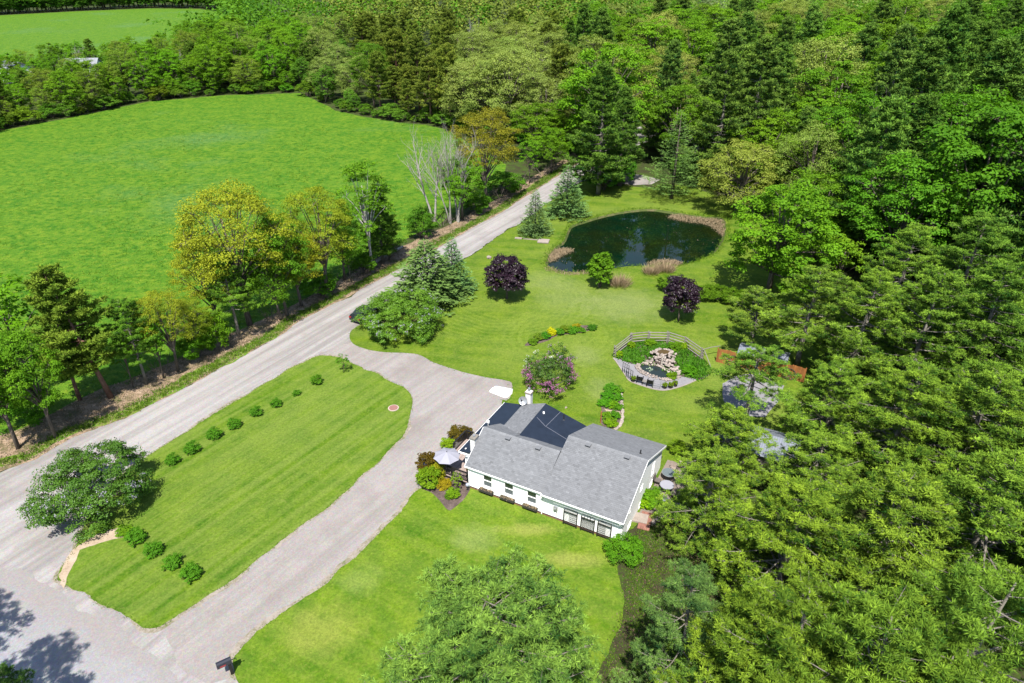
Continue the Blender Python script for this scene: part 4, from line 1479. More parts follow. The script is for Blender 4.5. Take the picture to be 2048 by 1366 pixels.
# satellite dish on the back chimney
m = MB()
dn = Vector((0.30, -0.86, 0.42)).normalized()
dx_ = dn.orthogonal().normalized()
dy_ = dn.cross(dx_)
cc = Vector((0.42, 8.86, 3.36))
rings_ = []
vs, fs = [], []
for r_ in range(4):
    rr = 0.40 * r_ / 3
    for k in range(16):
        a = 2 * math.pi * k / 16
        vs.append(cc + (dx_ * math.cos(a) + dy_ * math.sin(a)) * rr - dn * (0.10 * (1 - (r_ / 3) ** 2)))
for r_ in range(3):
    for k in range(16):
        k2 = (k + 1) % 16
        fs.append((r_ * 16 + k, r_ * 16 + k2, (r_ + 1) * 16 + k2, (r_ + 1) * 16 + k))
m.add(vs, fs)
dish = m.build('satellite_dish', M_GREYM, house, True)
m = MB()
m.bar(cc - dn * 0.1, cc - dn * 0.2 + Vector((0.15, 0.25, -0.1)), 0.05, 0.05)
m.build('mount', M_DKMETAL, dish)
m = MB()
m.bar(cc - dy_ * 0.34, cc + dn * 0.45 - dy_ * 0.10, 0.03, 0.03)
m.box(cc + dn * 0.42 - dy_ * 0.10, (0.10, 0.14, 0.10))
m.build('feed_arm', M_DKMETAL, dish)
m = MB()
m.tube([(-0.95, 4.95, 2.48), (-0.95, 4.95, 3.05)], 0.02, 6)
m.box((-0.95, 4.95, 3.12), (0.26, 0.12, 0.22))
m.build('antenna', M_TRIM, house)
# door and window in the entry corner behind the deck
m = MB()
m.box2((-0.92, 1.50, 0.36), (-0.15, 1.548, 2.2))
dr = m.build('door', M_TRIM, house)
m = MB()
m.box2((-0.84, 1.48, 1.25), (-0.24, 1.499, 2.05))
m.build('pane', M_GLASS, dr)
m = MB()
m.cyl((-0.22, 1.46, 1.15), 0.03, 0.05, 8)
m.build('handle', M_DKMETAL, dr)

# ------------------------------------------------------------------ deck
deck = empty('deck', HW(-1.7, 2.6), HA, 'raised wooden deck with black railings at the left end of the house', 'deck')


def dl(u, v, z):
    return (u + 1.7, v - 2.6, z)


def dbox(m, a, b, tint=0.5):
    m.box2(dl(*a), dl(*b), tint)


m = MB()
dbox(m, (-3.30, 0.14, 0.08), (-0.16, 0.20, 0.30))
dbox(m, (-3.34, 0.20, 0.08), (-3.28, 5.15, 0.30))
m.build('frame', M_BLACK, deck)
for k in range(22):
    u0 = -3.30 + k * 0.142
    v1 = 5.15 if u0 + 0.135 < -1.27 else 1.50
    m = MB()
    dbox(m, (u0, 0.12, 0.305), (u0 + 0.134, v1, 0.345), RNG.uniform(0.2, 0.9))
    m.build('plank', M_PLANK, deck)


def railing(parent, a, b, n, zf=0.345, h=0.95, loc=dl):
    for i in range(n + 1):
        t = i / n
        x, y = a[0] + (b[0] - a[0]) * t, a[1] + (b[1] - a[1]) * t
        m = MB()
        m.box(loc(x, y, zf + h / 2), (0.10, 0.10, h + 0.06))
        m.build('post', M_BLACK, parent)
    for z in (zf + 0.10, zf + h - 0.06):
        m = MB()
        m.bar(loc(a[0], a[1], z), loc(b[0], b[1], z), 0.05, 0.07)
        m.build('rail', M_BLACK, parent)
    m = MB()
    m.bar(loc(a[0], a[1], zf + h), loc(b[0], b[1], zf + h), 0.12, 0.04)
    m.build('handrail', M_BLACK, parent)
    L = math.dist(a, b)
    k = int(L / 0.13)
    for i in range(1, k):
        t = i / k
        x, y = a[0] + (b[0] - a[0]) * t, a[1] + (b[1] - a[1]) * t
        m = MB()
        m.box(loc(x, y, zf + 0.14 + (h - 0.20) / 2), (0.035, 0.035, h - 0.22))
        m.build('baluster', M_BLACK, parent)


railing(deck, (-3.26, 0.20), (-0.22, 0.20), 2)
railing(deck, (-3.30, 0.36), (-3.30, 1.6), 1)
railing(deck, (-3.32, 3.0), (-3.32, 4.95), 1)
railing(deck, (-3.22, 5.10), (-2.62, 5.10), 1)

# patio umbrella
uc = HW(-2.42, 0.62, 0.345)
umb = empty('patio_umbrella', uc, HA, 'open pale grey patio umbrella standing on the deck', 'umbrella')
m = MB()
m.tube([(0, 0, 0), (0, 0, 2.02)], 0.025, 8)
m.build('pole', M_DKMETAL, umb)
m = MB()
m.cyl((0, 0, 0), 0.24, 0.07, 14, 0.18)
m.build('base', M_DKMETAL, umb)
for k in range(8):
    a0, a1 = math.pi / 4 * k, math.pi / 4 * (k + 1)
    m = MB()
    vs = []
    for i in range(5):
        r_ = 1.16 * i / 4
        zz = 2.02 - 0.42 * (i / 4) ** 1.25
        for j in range(5):
            t = j / 4
            x = (math.cos(a0) * (1 - t) + math.cos(a1) * t) * r_
            y = (math.sin(a0) * (1 - t) + math.sin(a1) * t) * r_
            sg = math.sin(t * math.pi) * 0.05 * (i / 4)
            vs.append((x * (1 - sg), y * (1 - sg), zz - sg * 0.6))
    fs = [(i * 5 + j, i * 5 + j + 1, (i + 1) * 5 + j + 1, (i + 1) * 5 + j) for i in range(4) for j in range(4)]
    m.add(vs, fs, 0.5 + 0.1 * math.sin(k * 2.4))
    m.build('canopy_panel', M_CANOPY, umb, True)
    m = MB()
    m.bar((0, 0, 2.0), (math.cos(a0) * 1.14, math.sin(a0) * 1.14, 1.585), 0.02, 0.02)
    m.build('rib', M_DKMETAL, umb)
m = MB()
m.cyl((0, 0, 2.01), 0.05, 0.09, 8, 0.02)
m.build('finial', M_DKMETAL, umb)


def pot(x, y, z, r, h, label, mat=M_PLANTER, tint=(1, 1, 1), plant='clump_plant', cat='planter', ph=0.5, group=None, name='planter'):
    e = empty(name, (x, y, z), RNG.uniform(0, 6), label, cat, group)
    m = MB()
    m.tube([(0, 0, 0), (0, 0, h), (0, 0, h + 0.04)], [r * 0.75, r, r * 1.05], 12)
    m.build('pot', mat, e)
    m = MB()
    m.cyl((0, 0, h + 0.02), r * 0.85, 0.025, 12)
    m.build('soil', M_SOIL, e)
    o = link('plant', PROTO[plant][0].parts[0][1], e, (0, 0, h))
    o.scale = (r * 2.2, r * 2.2, ph)
    o.color = (*tint, 1)
    return e


pot(*HW(-0.72, 1.15, 0.345)[:3], 0.18, 0.32, 'dark pot of reddish plant on the deck by the entry door', M_PLANTER, (1.6, 0.45, 0.5), ph=0.8)
pot(*HW(-0.50, 0.66, 0.345)[:3], 0.13, 0.18, 'left one of two small black pots at the house corner of the deck', M_DKMETAL, ph=0.25)
pot(*HW(-0.26, 0.50, 0.345)[:3], 0.13, 0.18, 'right one of two small black pots at the house corner of the deck', M_DKMETAL, ph=0.25)

# pale gazing ball on a dark stand by the house corner
e = empty('gazing_ball', HW(0.05, -0.30), 0, 'silvery ball on a dark stand at the front corner of the house', 'garden ornament')
m = MB()
m.cyl((0, 0, 0.0), 0.12, 0.05, 10)
m.tube([(0, 0, 0.05), (0, 0, 0.40)], [0.07, 0.04], 8)
m.build('stand', M_DKMETAL, e)
m = MB()
_v, _f = [], []
for i in range(9):
    for k in range(14):
        th_, ph_ = math.pi * i / 8, 2 * math.pi * k / 14
        _v.append((0.16 * math.sin(th_) * math.cos(ph_), 0.16 * math.sin(th_) * math.sin(ph_), 0.54 + 0.16 * math.cos(th_)))
for i in range(8):
    for k in range(14):
        _f.append((i * 14 + k, i * 14 + (k + 1) % 14, (i + 1) * 14 + (k + 1) % 14, (i + 1) * 14 + k))
m.add(_v, _f)
m.build('ball', mat_plain('gazing_glass', (0.36, 0.38, 0.48), 0.2, 0.6, 0.4), e, True)

# three wooden trellises leaning on the front wall
TRL = ['slatted trellis with horizontal slats on its left half, nearest the meter', 'crossed diagonal lattice trellis between the two slatted trellises',
       'slatted trellis with horizontal slats on its right half, nearest the house corner']
for ti, (x0, x1) in enumerate(((8.52, 9.60), (9.95, 11.00), (11.28, 12.33))):
    W_, H_ = x1 - x0, 1.92
    t = empty('trellis', HW((x0 + x1) / 2, -0.20), HA, TRL[ti], 'trellis', 'trellises leaning on the front wall')
    t.rotation_euler = (math.radians(-3.5), 0, HA)
    t.scale = (1, 1, 0.86)
    for s in (-1, 1):
        m = MB()
        m.box((s * W_ / 2, 0, 0.85), (0.07, 0.06, 1.70))
        m.build('post', M_BLACK, t)
    for z in (0.26, 1.52):
        m = MB()
        m.box((0, 0, z), (W_ - 0.08, 0.05, 0.06))
        m.build('rail', M_BLACK, t)

    def slat(a, b, w=0.035):
        w *= 0.68
        m = MB()
        m.bar((a[0], 0, a[1]), (b[0], 0, b[1]), w, 0.018, up=(0, 1, 0))
        m.build('slat', M_BLACK, t)
    h0, h1 = 0.29, 1.49
    if ti == 1:
        k = 11
        for i in range(-k, k + 1):
            for sg in (-1, 1):
                x = i * 0.115
                # clip the diagonal to the panel
                p = []
                for q in np.linspace(0, 1, 60):
                    xx, zz = x + sg * (q - 0.5) * (h1 - h0) * 0.8, h0 + q * (h1 - h0)
                    if abs(xx) < W_ / 2 - 0.04:
                        p.append((xx, zz))
                if len(p) > 6:
                    slat(p[0], p[-1], 0.026)
        for i in range(9):
            x = -W_ / 2 + 0.06 + i * (W_ - 0.12) / 8
            slat((x, 1.56), (x + 0.05 * (1 if i % 2 else -1), 1.56 + 0.26 * math.sin(math.pi * (i + 0.5) / 9) + 0.05), 0.026)
        slat((-W_ / 2, 1.90), (W_ / 2, 1.90), 0.04)
    else:
        sg = 1 if ti == 0 else -1
        xs0, xs1 = (-W_ * 0.10 * sg, W_ / 2 * sg)
        for i in range(8):
            x = xs0 + (xs1 - xs0) * (i + 0.5) / 8
            slat((x, h0), (x, h1), 0.034)
            slat((x, 1.56), (x, 1.86), 0.034)
        for i in range(6):
            z = h0 + (h1 - h0) * (i + 0.5) / 6
            slat((xs0, z), (xs1, z), 0.022)
        for i in range(9):
            z = h0 + (h1 - h0) * (i + 0.5) / 9
            slat((-W_ / 2 * sg, z), (xs0, z), 0.022)
        slat((-W_ / 2, 1.88), (W_ / 2, 1.88), 0.04)
        for z in (1.64, 1.76):
            slat((-W_ / 2 * sg, z), (xs0, z), 0.03)
    for i in range(8):
        x = -W_ / 2 + 0.08 + i * (W_ - 0.16) / 7
        slat((x, 0.03), (x, 0.24), 0.03)

# ------------------------------------------------------------------ fenced water garden
def g3(u, v, z=0.0):
    x, y = G(u, v)
    return Vector((x, y, z))


PATIO_PX = [(1226, 716.6), (1233.6, 726), (1249.7, 750), (1259.4, 762.8), (1285, 772.5), (1306.7, 779), (1326, 781.6), (1344, 779), (1365.8, 772.5), (1382, 766), (1393, 760.6),
            (1370, 755), (1345, 752), (1330, 745), (1300, 735), (1280, 731), (1268, 729.5), (1249.7, 724), (1238, 719)]
sheet('patio', world_px(PATIO_PX, True, 4), 0.060, M_CONC)
m = MB()
_o = [G(*p) for p in smooth_px(PATIO_PX[:11], False, 4)]
for a, b in zip(_o, _o[1:]):
    m.bar((a[0], a[1], 0.035), (b[0], b[1], 0.035), 0.10, 0.09)
tag(m.build('patio_edge', M_STONE), kind='structure')

BED_PX = [(1229, 713), (1245, 700), (1261, 689), (1295, 685.5), (1333, 686), (1368, 697), (1398, 716), (1420, 745), (1400, 760), (1370, 754), (1345, 751), (1300, 735), (1268, 729), (1250, 723.5), (1238, 718)]
W_BED = world_px(BED_PX, True, 3)
sheet('garden_soil', W_BED, 0.050, M_MULCH)

gp_c = g3(1310, 738)
gpond = empty('garden_pond', (gp_c.x, gp_c.y, 0), 0, 'small stone-rimmed garden pond with a rock waterfall inside the rail fence', 'garden pond')
GP_PX = [(1284, 730.6), (1301, 732.7), (1317, 735), (1328, 741), (1339, 751), (1336, 757), (1328, 758), (1306.7, 752.5), (1287, 744.5), (1280, 737)]
GPW = world_px(GP_PX, True, 4)
m = MB()
m.add([(p[0] - gp_c.x, p[1] - gp_c.y, 0.085) for p in GPW], [tuple(range(len(GPW)))])
m.build('pond_surface', M_WATER2, gpond)
_rs = np.random.default_rng(77)


def stone_mesh(seed):
    rng = np.random.default_rng(seed)
    bm = bmesh.new()
    bmesh.ops.create_icosphere(bm, subdivisions=1, radius=0.5)
    for v in bm.verts:
        v.co *= rng.uniform(0.78, 1.12)
        v.co.z *= 0.62
    me = bpy.data.meshes.new('stone')
    bm.to_mesh(me)
    bm.free()
    at = me.attributes.new('tint', 'FLOAT', 'FACE')
    at.data.foreach_set('value', np.full(len(me.polygons), rng.uniform(0.15, 0.95), dtype=np.float32))
    me.materials.append(M_STONE)
    return me


STONES = [stone_mesh(900 + i) for i in range(12)]


def stone(parent, x, y, z, s, name='stone'):
    o = link(name, STONES[int(_rs.integers(12))], parent, (x, y, z), (_rs.uniform(-.4, .4), _rs.uniform(-.4, .4), _rs.uniform(0, 6.28)))
    o.scale = (s * _rs.uniform(0.8, 1.3), s * _rs.uniform(0.8, 1.2), s * _rs.uniform(0.7, 1.1))
    return o


n_st = 0
for p in resample(GPW, 0.30):
    for lay in range(2):
        d = unit(np.array([[p[0] - gp_c.x, p[1] - gp_c.y]]))[0]
        r_ = 0.10 + lay * 0.30 + _rs.uniform(-0.06, 0.06)
        stone(gpond, p[0] - gp_c.x + d[0] * r_, p[1] - gp_c.y + d[1] * r_, 0.10 + _rs.uniform(0, 0.08), _rs.uniform(0.24, 0.44))
        n_st += 1
wf = g3(1326, 724)
def heap_stone(x, y, z, s_):
    if inside(GPW, x, y):
        return
    stone(gpond, x - gp_c.x, y - gp_c.y, z, s_)


_b0 = g3(1326, 717)
for i in range(64):                     # ring round the upper basin
    a = _rs.uniform(0, 6.28)
    r_ = _rs.uniform(0.72, 1.35)
    heap_stone(_b0.x + math.cos(a) * r_, _b0.y + math.sin(a) * r_ * 0.85, max(0.08, 0.95 - 0.62 * (r_ - 0.6)), _rs.uniform(0.26, 0.46))
for i in range(60):                     # shoulder running down the right side of the water
    t = _rs.uniform(0, 1)
    c = g3(1331 + 26 * t, 727 + 27 * t)
    heap_stone(c.x + _rs.normal() * 0.38, c.y + _rs.normal() * 0.34, max(0.08, 0.72 * (1 - t) + _rs.uniform(0, 0.12)), _rs.uniform(0.26, 0.50))
for i in range(26):                     # and along the back
    t = _rs.uniform(0, 1)
    c = g3(1318 - 34 * t, 726 + 3 * t)
    heap_stone(c.x + _rs.normal() * 0.25, c.y + _rs.normal() * 0.3, max(0.08, 0.6 * (1 - t) + _rs.uniform(0, 0.1)), _rs.uniform(0.26, 0.46))
c = g3(1326, 718)
m = MB()
m.add([(c.x - gp_c.x + 0.66 * math.cos(k * 0.52), c.y - gp_c.y + 0.55 * math.sin(k * 0.52), 0.86) for k in range(12)], [tuple(range(12))])
m.build('basin_water', mat_water('brown_water', (0.05, 0.032, 0.012), (0.09, 0.06, 0.02), 0.15, 0.4, 6.0), gpond)
m = MB()
m.add([(g3(1322, 726).x - gp_c.x, g3(1322, 726).y - gp_c.y, 0.87), (g3(1331, 726).x - gp_c.x, g3(1331, 726).y - gp_c.y, 0.87),
       (g3(1329, 734).x - gp_c.x, g3(1329, 734).y - gp_c.y, 0.10), (g3(1321, 734).x - gp_c.x, g3(1321, 734).y - gp_c.y, 0.10)], [(0, 1, 2, 3)])
m.build('waterfall', mat_water('fall_water', (0.06, 0.045, 0.03), (0.16, 0.14, 0.12), 0.2, 0.8, 8.0), gpond)
m = MB()
for i in range(9):
    c = g3(1297 + _rs.uniform(-6, 8), 740 + _rs.uniform(-4, 5))
    a0 = _rs.uniform(0, 6)
    m.add([(c.x - gp_c.x + 0.11 * math.cos(a0 + k * 1.0), c.y - gp_c.y + 0.09 * math.sin(a0 + k * 1.0), 0.094) for k in range(6)], [tuple(range(6))])
m.build('lily_pads', mat_plain('lily_pad', (0.20, 0.26, 0.17), 0.5), gpond)

# bed plants
GB = scatter(W_BED, 1000, 41, lambda x, y: not inside(GPW, x, y) and math.hypot(x - wf.x, y - wf.y) > 1.3)
tufts_mesh('garden_plants', GB, 0.05, 9, 0.28, 0.13, mat_leaf('garden_leaf', (0.030, 0.120, 0.006), (0.090, 0.220, 0.015), 0.3), 42, 0.16, 0.9)
for (u, v, h, r_, tint, lab) in [(1236, 712, 0.6, 0.55, (1.9, 1.5, 0.6), 'yellow-green plant at the left end post of the rail fence'),
                                 (1262, 695, 0.7, 0.5, (1.7, 1.4, 0.6), 'yellow-green plant behind the first long rails of the fence'),
                                 (1300, 690, 0.7, 0.7, (1.3, 1.2, 0.8), 'low leafy plant under the middle span of the rail fence'),
                                 (1350, 699, 0.9, 0.8, (1.1, 1.1, 0.8), 'leafy plant just right of the waterfall top'),
                                 (1366, 697, 0.8, 0.6, (1.9, 1.5, 0.5), 'yellow-green plant by the fourth fence post'),
                                 (1278, 726, 0.6, 0.55, (0.8, 1.0, 1.2), 'bluish grassy plant on the back left rim of the garden pond'),
                                 (1343, 756, 0.55, 0.6, (1.4, 1.2, 0.7), 'leafy plant on the right rim of the garden pond'),
                                 (1378, 747, 0.8, 0.9, (0.8, 1.1, 0.7), 'green plant between the garden pond and the pine branches')]:
    x, y = G(u, v)
    put('shrub', 'garden_plant', x, y, h, r_, tint, lab, 'plant', None, z=0.03)

# split rail fence
posts_px = [(1227.7, 713.4), (1260, 687.6), (1294.9, 684.4), (1333.5, 685), (1368.4, 696), (1401, 718.7)]
PO = [g3(*p) for p in posts_px]
rf = empty('rail_fence', (PO[2].x, PO[2].y, 0), 0, 'curved grey split-rail fence round the back of the garden pond', 'fence')
base = Vector((PO[2].x, PO[2].y, 0))
for i, p in enumerate(PO):
    q = p - base
    m = MB()
    m.tube([(q.x, q.y, -0.1), (q.x + _rs.uniform(-.03, .03), q.y, 1.45)], [0.085, 0.065], 7)
    m.build('post', M_WOODG, rf)
    m = MB()
    m.tube([(q.x + 0.16, q.y - 0.10, -0.1), (q.x + 0.13, q.y - 0.08, 1.28)], [0.075, 0.06], 7)
    m.build('post', M_WOODG, rf)
for i in range(len(PO) - 1):
    a, b = PO[i] - base, PO[i + 1] - base
    d = (b - a).normalized()
    for k in range(4):
        z = 0.26 + k * 0.34 + (0.05 if i % 2 else 0)
        j = Vector((_rs.uniform(-.03, .03), _rs.uniform(-.03, .03), 0))
        m = MB()
        p0, p1 = a - d * 0.22 + j, b + d * 0.22 - j
        m.tube([(p0.x + 0.08, p0.y - 0.04, z), ((p0.x + p1.x) / 2 + 0.08, (p0.y + p1.y) / 2, z + _rs.uniform(-.04, .03)), (p1.x + 0.08, p1.y - 0.04, z + _rs.uniform(-.03, .05))], [0.055, 0.066, 0.05], 6, True, _rs.uniform(0.4, 1.0))
        m.build('rail', M_WOODG, rf)
a, b = PO[5] - base, g3(1437, 711) - base
m = MB()
m.tube([(a.x, a.y, 1.2), ((a.x + b.x) / 2, (a.y + b.y) / 2, 1.28), (b.x, b.y, 1.2)], 0.045, 6)
m.build('rail', M_WOODG, rf)
m = MB()
m.tube([(a.x + 0.2, a.y - 0.3, 1.25), (a.x + 0.7, a.y - 1.6, 0.05)], 0.05, 6)
m.build('brace', M_WOODG, rf)


# garden chairs, side table, planters, trellis stands on the patio
def garden_chair(u, v, rz, label):
    x, y = G(u, v)
    e = empty('garden_chair', (x, y, 0.06), rz, label, 'chair', 'dark slatted chairs on the pond patio')
    for sx in (-1, 1):
        for sy, hh in ((-1, 0.62), (1, 0.62)):
            m = MB()
            m.box((sx * 0.29, sy * 0.24, hh / 2), (0.05, 0.05, hh))
            m.build('leg', M_BLACK, e)
        m = MB()
        m.box((sx * 0.29, 0, 0.635), (0.09, 0.62, 0.03))
        m.build('armrest', M_BLACK, e)
    for i in range(6):
        m = MB()
        m.box((0, -0.22 + i * 0.09, 0.40), (0.53, 0.07, 0.025))
        m.build('seat_slat', M_BLACK, e)
    for i in range(6):
        z = 0.48 + i * 0.085
        m = MB()
        m.box((0, 0.26 + i * 0.025, z), (0.55, 0.02, 0.06))
        m.build('back_slat', M_BLACK, e)
    for sx in (-1, 1):
        m = MB()
        m.bar((sx * 0.27, 0.24, 0.38), (sx * 0.27, 0.41, 0.98), 0.045, 0.045)
        m.build('back_post', M_BLACK, e)
    return e


garden_chair(1279, 766, math.radians(158), 'dark slatted garden chair nearer the single planter on the pond patio')
garden_chair(1299.7, 773, math.radians(158), 'dark slatted garden chair between the side table and the empty metal frame')
x, y = G(1289, 770)
e = empty('side_table', (x, y, 0.06), math.radians(-22), 'small low dark table between the two garden chairs', 'table')
m = MB()
for i in range(5):
    m.box((-0.2 + i * 0.1, 0, 0.42), (0.08, 0.46, 0.02))
m.build('tabletop', M_WOODG, e)
for sx in (-1, 1):
    for sy in (-1, 1):
        m = MB()
        m.box((sx * 0.2, sy * 0.19, 0.2), (0.035, 0.035, 0.40))
        m.build('leg', M_BLACK, e)
x, y = G(1313, 776)
e = empty('metal_frame', (x, y, 0.06), math.radians(-18), 'thin empty metal frame stand beside the garden chairs', 'plant stand')
for sx in (-1, 1):
    for sy in (-1, 1):
        m = MB()
        m.box((sx * 0.36, sy * 0.2, 0.42), (0.025, 0.025, 0.84))
        m.build('leg', M_GREYM, e)
for z in (0.25, 0.82):
    for sy in (-1, 1):
        m = MB()
        m.box((0, sy * 0.2, z), (0.72, 0.02, 0.02))
        m.build('rail', M_GREYM, e)
for (u, v, lab) in ((1266, 763.5, 'dark planter at the left of the two garden chairs'), (1329, 777, 'leftmost of three dark planters at the right side of the pond patio'),
                    (1340.5, 776.5, 'middle one of three dark planters at the right side of the pond patio'), (1350, 773, 'rightmost of three dark planters at the right side of the pond patio')):
    x, y = G(u, v)
    pot(x, y, 0.06, 0.24, 0.34, lab, group='dark planters on the pond patio', ph=0.4, tint=(1.2, 0.9, 0.6))
for (u, v, lab) in ((1250.5, 748, 'thin dark metal trellis stand nearer the fence on the left patio tip'), (1258, 759, 'thin dark metal trellis stand nearer the chairs on the left patio tip')):
    x, y = G(u, v)
    e = empty('trellis_stand', (x, y, 0.06), math.radians(-52), lab, 'trellis', 'metal trellis stands on the patio')
    for sx in (-0.42, -0.14, 0.14, 0.42):
        m = MB()
        m.box((sx, 0, 0.6), (0.04, 0.04, 1.2))
        m.build('upright', M_DKMETAL, e)
    for z in (0.2, 0.7, 1.15):
        m = MB()
        m.box((0, 0, z), (0.84, 0.025, 0.025))
        m.build('crossbar', M_DKMETAL, e)

# ------------------------------------------------------------------ orange board fence with wagon wheels, lean-to, concrete pad
fa, fb = g3(1432, 724), g3(1606, 765)
fd = (fb - fa)
FL = fd.length
fan = math.atan2(fd.y, fd.x)
bf = empty('board_fence', (fa.x, fa.y, 0), fan, 'orange stained upright board fence half hidden behind the pines', 'fence')
nbd = int(FL / 0.19)
for i in range(nbd):
    x = (i + 0.5) * FL / nbd
    m = MB()
    hh = 1.62 + 0.10 * math.sin(i * 0.35) + _rs.uniform(-0.03, 0.03)
    m.box((x, 0, hh / 2), (FL / nbd - 0.012, 0.03 + _rs.uniform(0, 0.012), hh), tint=_rs.uniform(0.05, 0.95))
    m.build('board', M_ORANGE, bf)
for i in range(8):
    m = MB()
    m.box((i * FL / 7, 0.08, 0.85), (0.10, 0.10, 1.7))
    m.build('post', M_ORANGE, bf)
m = MB()
m.box((FL / 2, 0.06, 1.30), (FL, 0.04, 0.10))
m.build('rail', M_ORANGE, bf)
for (px_, lab) in (((1463, 737), 'wooden wagon wheel leaning on the left stretch of orange fence'), ((1575, 761), 'wooden wagon wheel leaning on the right stretch of orange fence')):
    c = g3(*px_)
    t = max(0.8, min(FL - 0.8, (c - fa).dot(fd.normalized())))
    c = fa + fd.normalized() * t
    nx, ny = math.sin(fan), -math.cos(fan)
    e = empty('wagon_wheel', (c.x + nx * 0.20, c.y + ny * 0.20, 0.0), fan, lab, 'wagon wheel', 'wagon wheels on the orange fence')
    e.rotation_euler = (math.radians(-6), 0, fan)
    m = MB()
    R_ = 0.62
    ring = [(R_ * math.cos(2 * math.pi * k / 24), 0, 0.66 + R_ * math.sin(2 * math.pi * k / 24)) for k in range(25)]
    m.tube(ring, 0.045, 6, False)
    m.build('rim', M_PLANTER, e)
    for k in range(12):
        a = 2 * math.pi * k / 12
        m = MB()
        m.bar((0.06 * math.cos(a), 0, 0.66 + 0.06 * math.sin(a)), (R_ * math.cos(a), 0, 0.66 + R_ * math.sin(a)), 0.04, 0.04)
        m.build('spoke', M_ORANGE, e)
    m = MB()
    m.tube([(0, -0.08, 0.66), (0, 0.06, 0.66)], 0.09, 10)
    m.build('hub', M_PLANTER, e)


def tin_shed(px_, z, rz, L, D, h, fall, label, name='shed', roofm=None, wallm=None):
    """lean-to or gabled shed; ridge centre seen at px_ at height z"""
    x, y = G(px_[0], px_[1], z)
    e = empty(name, (x, y, 0), rz, label, 'shed')
    wallm = wallm or M_WOODG
    m = MB()
    m.box2((-L / 2, -D / 2, 0), (L / 2, -D / 2 + 0.1, z - fall - 0.05))
    m.box2((-L / 2, D / 2 - 0.1, 0), (L / 2, D / 2, z - fall - 0.05))
    for s in (-1, 1):
        m.xprism([(-D / 2 + 0.1, 0), (D / 2 - 0.1, 0), (D / 2 - 0.1, z - fall - 0.02), (0, z - 0.08), (-D / 2 + 0.1, z - fall - 0.02)], s * L / 2 - 0.05, s * L / 2 + 0.05)
    m.build('wall', wallm, e)
    m = MB()
    m.box2((-0.45, -D / 2 - 0.04, 0.02), (0.45, -D / 2 - 0.005, 1.85))
    m.build('door', M_PLANTER, e)
    for s in (-1, 1):
        m = MB()
        k = int((L + 0.5) / 0.10)
        for i in range(k):
            xa, xb = -L / 2 - 0.25 + i * 0.10, -L / 2 - 0.25 + (i + 1) * 0.10
            za, zb = (0.02 if i % 2 else 0.0), (0.0 if i % 2 else 0.02)
            y1 = s * (D / 2 + 0.30)
            f_ = fall * (D / 2 + 0.30) / (D / 2)
            q = [(xa, 0, z + za), (xb, 0, z + zb), (xb, y1, z - f_ + zb), (xa, y1, z - f_ + za)]
            m.add(q + [(p[0], p[1], p[2] - 0.03) for p in q], [(0, 1, 2, 3), (7, 6, 5, 4), (2, 6, 7, 3), (0, 1, 5, 4)])
        m.build('roof', roofm or M_TIN, e)
    return e


tin_shed((1519, 864), 2.7, HA, 6.2, 3.6, 2.7, 0.75, 'pale metal-roofed shed buried in pine branches right of the house')
tin_shed((1530, 699), 2.0, fan, 4.6, 2.2, 2.0, 0.4, 'small grey-roofed shed behind the orange board fence', roofm=M_TIN)
sheet('concrete_pad', ragged([G(*p) for p in [(1446, 768), (1470, 752), (1500, 749), (1568, 772), (1560, 800), (1530, 835), (1470, 830), (1448, 800)]], 0.05, 0.5, 55), 0.058, M_CONC)

# ------------------------------------------------------------------ side terrace at the right end of the house
sheet('terrace', [HW(13.3, 3.2)[:2], HW(14.7, 2.7)[:2], HW(15.0, 6.5)[:2], HW(16.5, 8.0)[:2], HW(16.4, 10.8)[:2], HW(13.4, 11.0)[:2]], 0.060, M_PATIO)
sheet('back_path', ragged([HW(*p)[:2] for p in [(7.0, 10.0), (8.5, 9.9), (10.6, 10.2), (12.0, 10.9), (11.6, 12.1), (9.9, 12.7), (8.2, 12.3)]], 0.06, 0.4, 61), 0.062, M_PATIO)


def patio_table(u, v, label, glass):
    x, y, _ = HW(u, v)
    e = empty('patio_table', (x, y, 0.06), HA, label, 'table')
    m = MB()
    m.cyl((0, 0, 0.70), 0.55, 0.03, 20)
    m.build('tabletop', glass, e)
    m = MB()
    m.tube([(0.555 * math.cos(2 * math.pi * k / 20), 0.555 * math.sin(2 * math.pi * k / 20), 0.715) for k in range(21)], 0.02, 5, False)
    m.build('rim', M_GREYM, e)
    for k in range(4):
        a = math.pi / 4 + k * math.pi / 2
        m = MB()
        m.tube([(0.45 * math.cos(a), 0.45 * math.sin(a), 0), (0.38 * math.cos(a), 0.38 * math.sin(a), 0.70)], 0.02, 6)
        m.build('leg', M_DKMETAL, e)
    return e


patio_table(14.15, 8.55, 'round glass patio table farther from camera at the end of the house', mat_plain('table_glass', (0.10, 0.12, 0.125), 0.15, 0.6))
patio_table(14.45, 7.0, 'round grey covered patio table nearer the pine branches', M_CANOPY)


def patio_chair(u, v, rz, label, col):
    x, y, _ = HW(u, v)
    e = empty('patio_chair', (x, y, 0.06), HA + rz, label, 'chair', 'chairs on the side terrace')
    m = MB()
    m.box((0, 0, 0.42), (0.48, 0.46, 0.05))
    m.build('seat', col, e)
    m = MB()
    m.bar((0, 0.22, 0.42), (0, 0.32, 0.92), 0.04, 0.48, up=(1, 0, 0))
    m.build('backrest', col, e)
    for sx in (-1, 1):
        for sy in (-1, 1):
            m = MB()
            m.tube([(sx * 0.22, sy * 0.21, 0), (sx * 0.21, sy * 0.20, 0.42)], 0.018, 5)
            m.build('leg', M_DKMETAL, e)


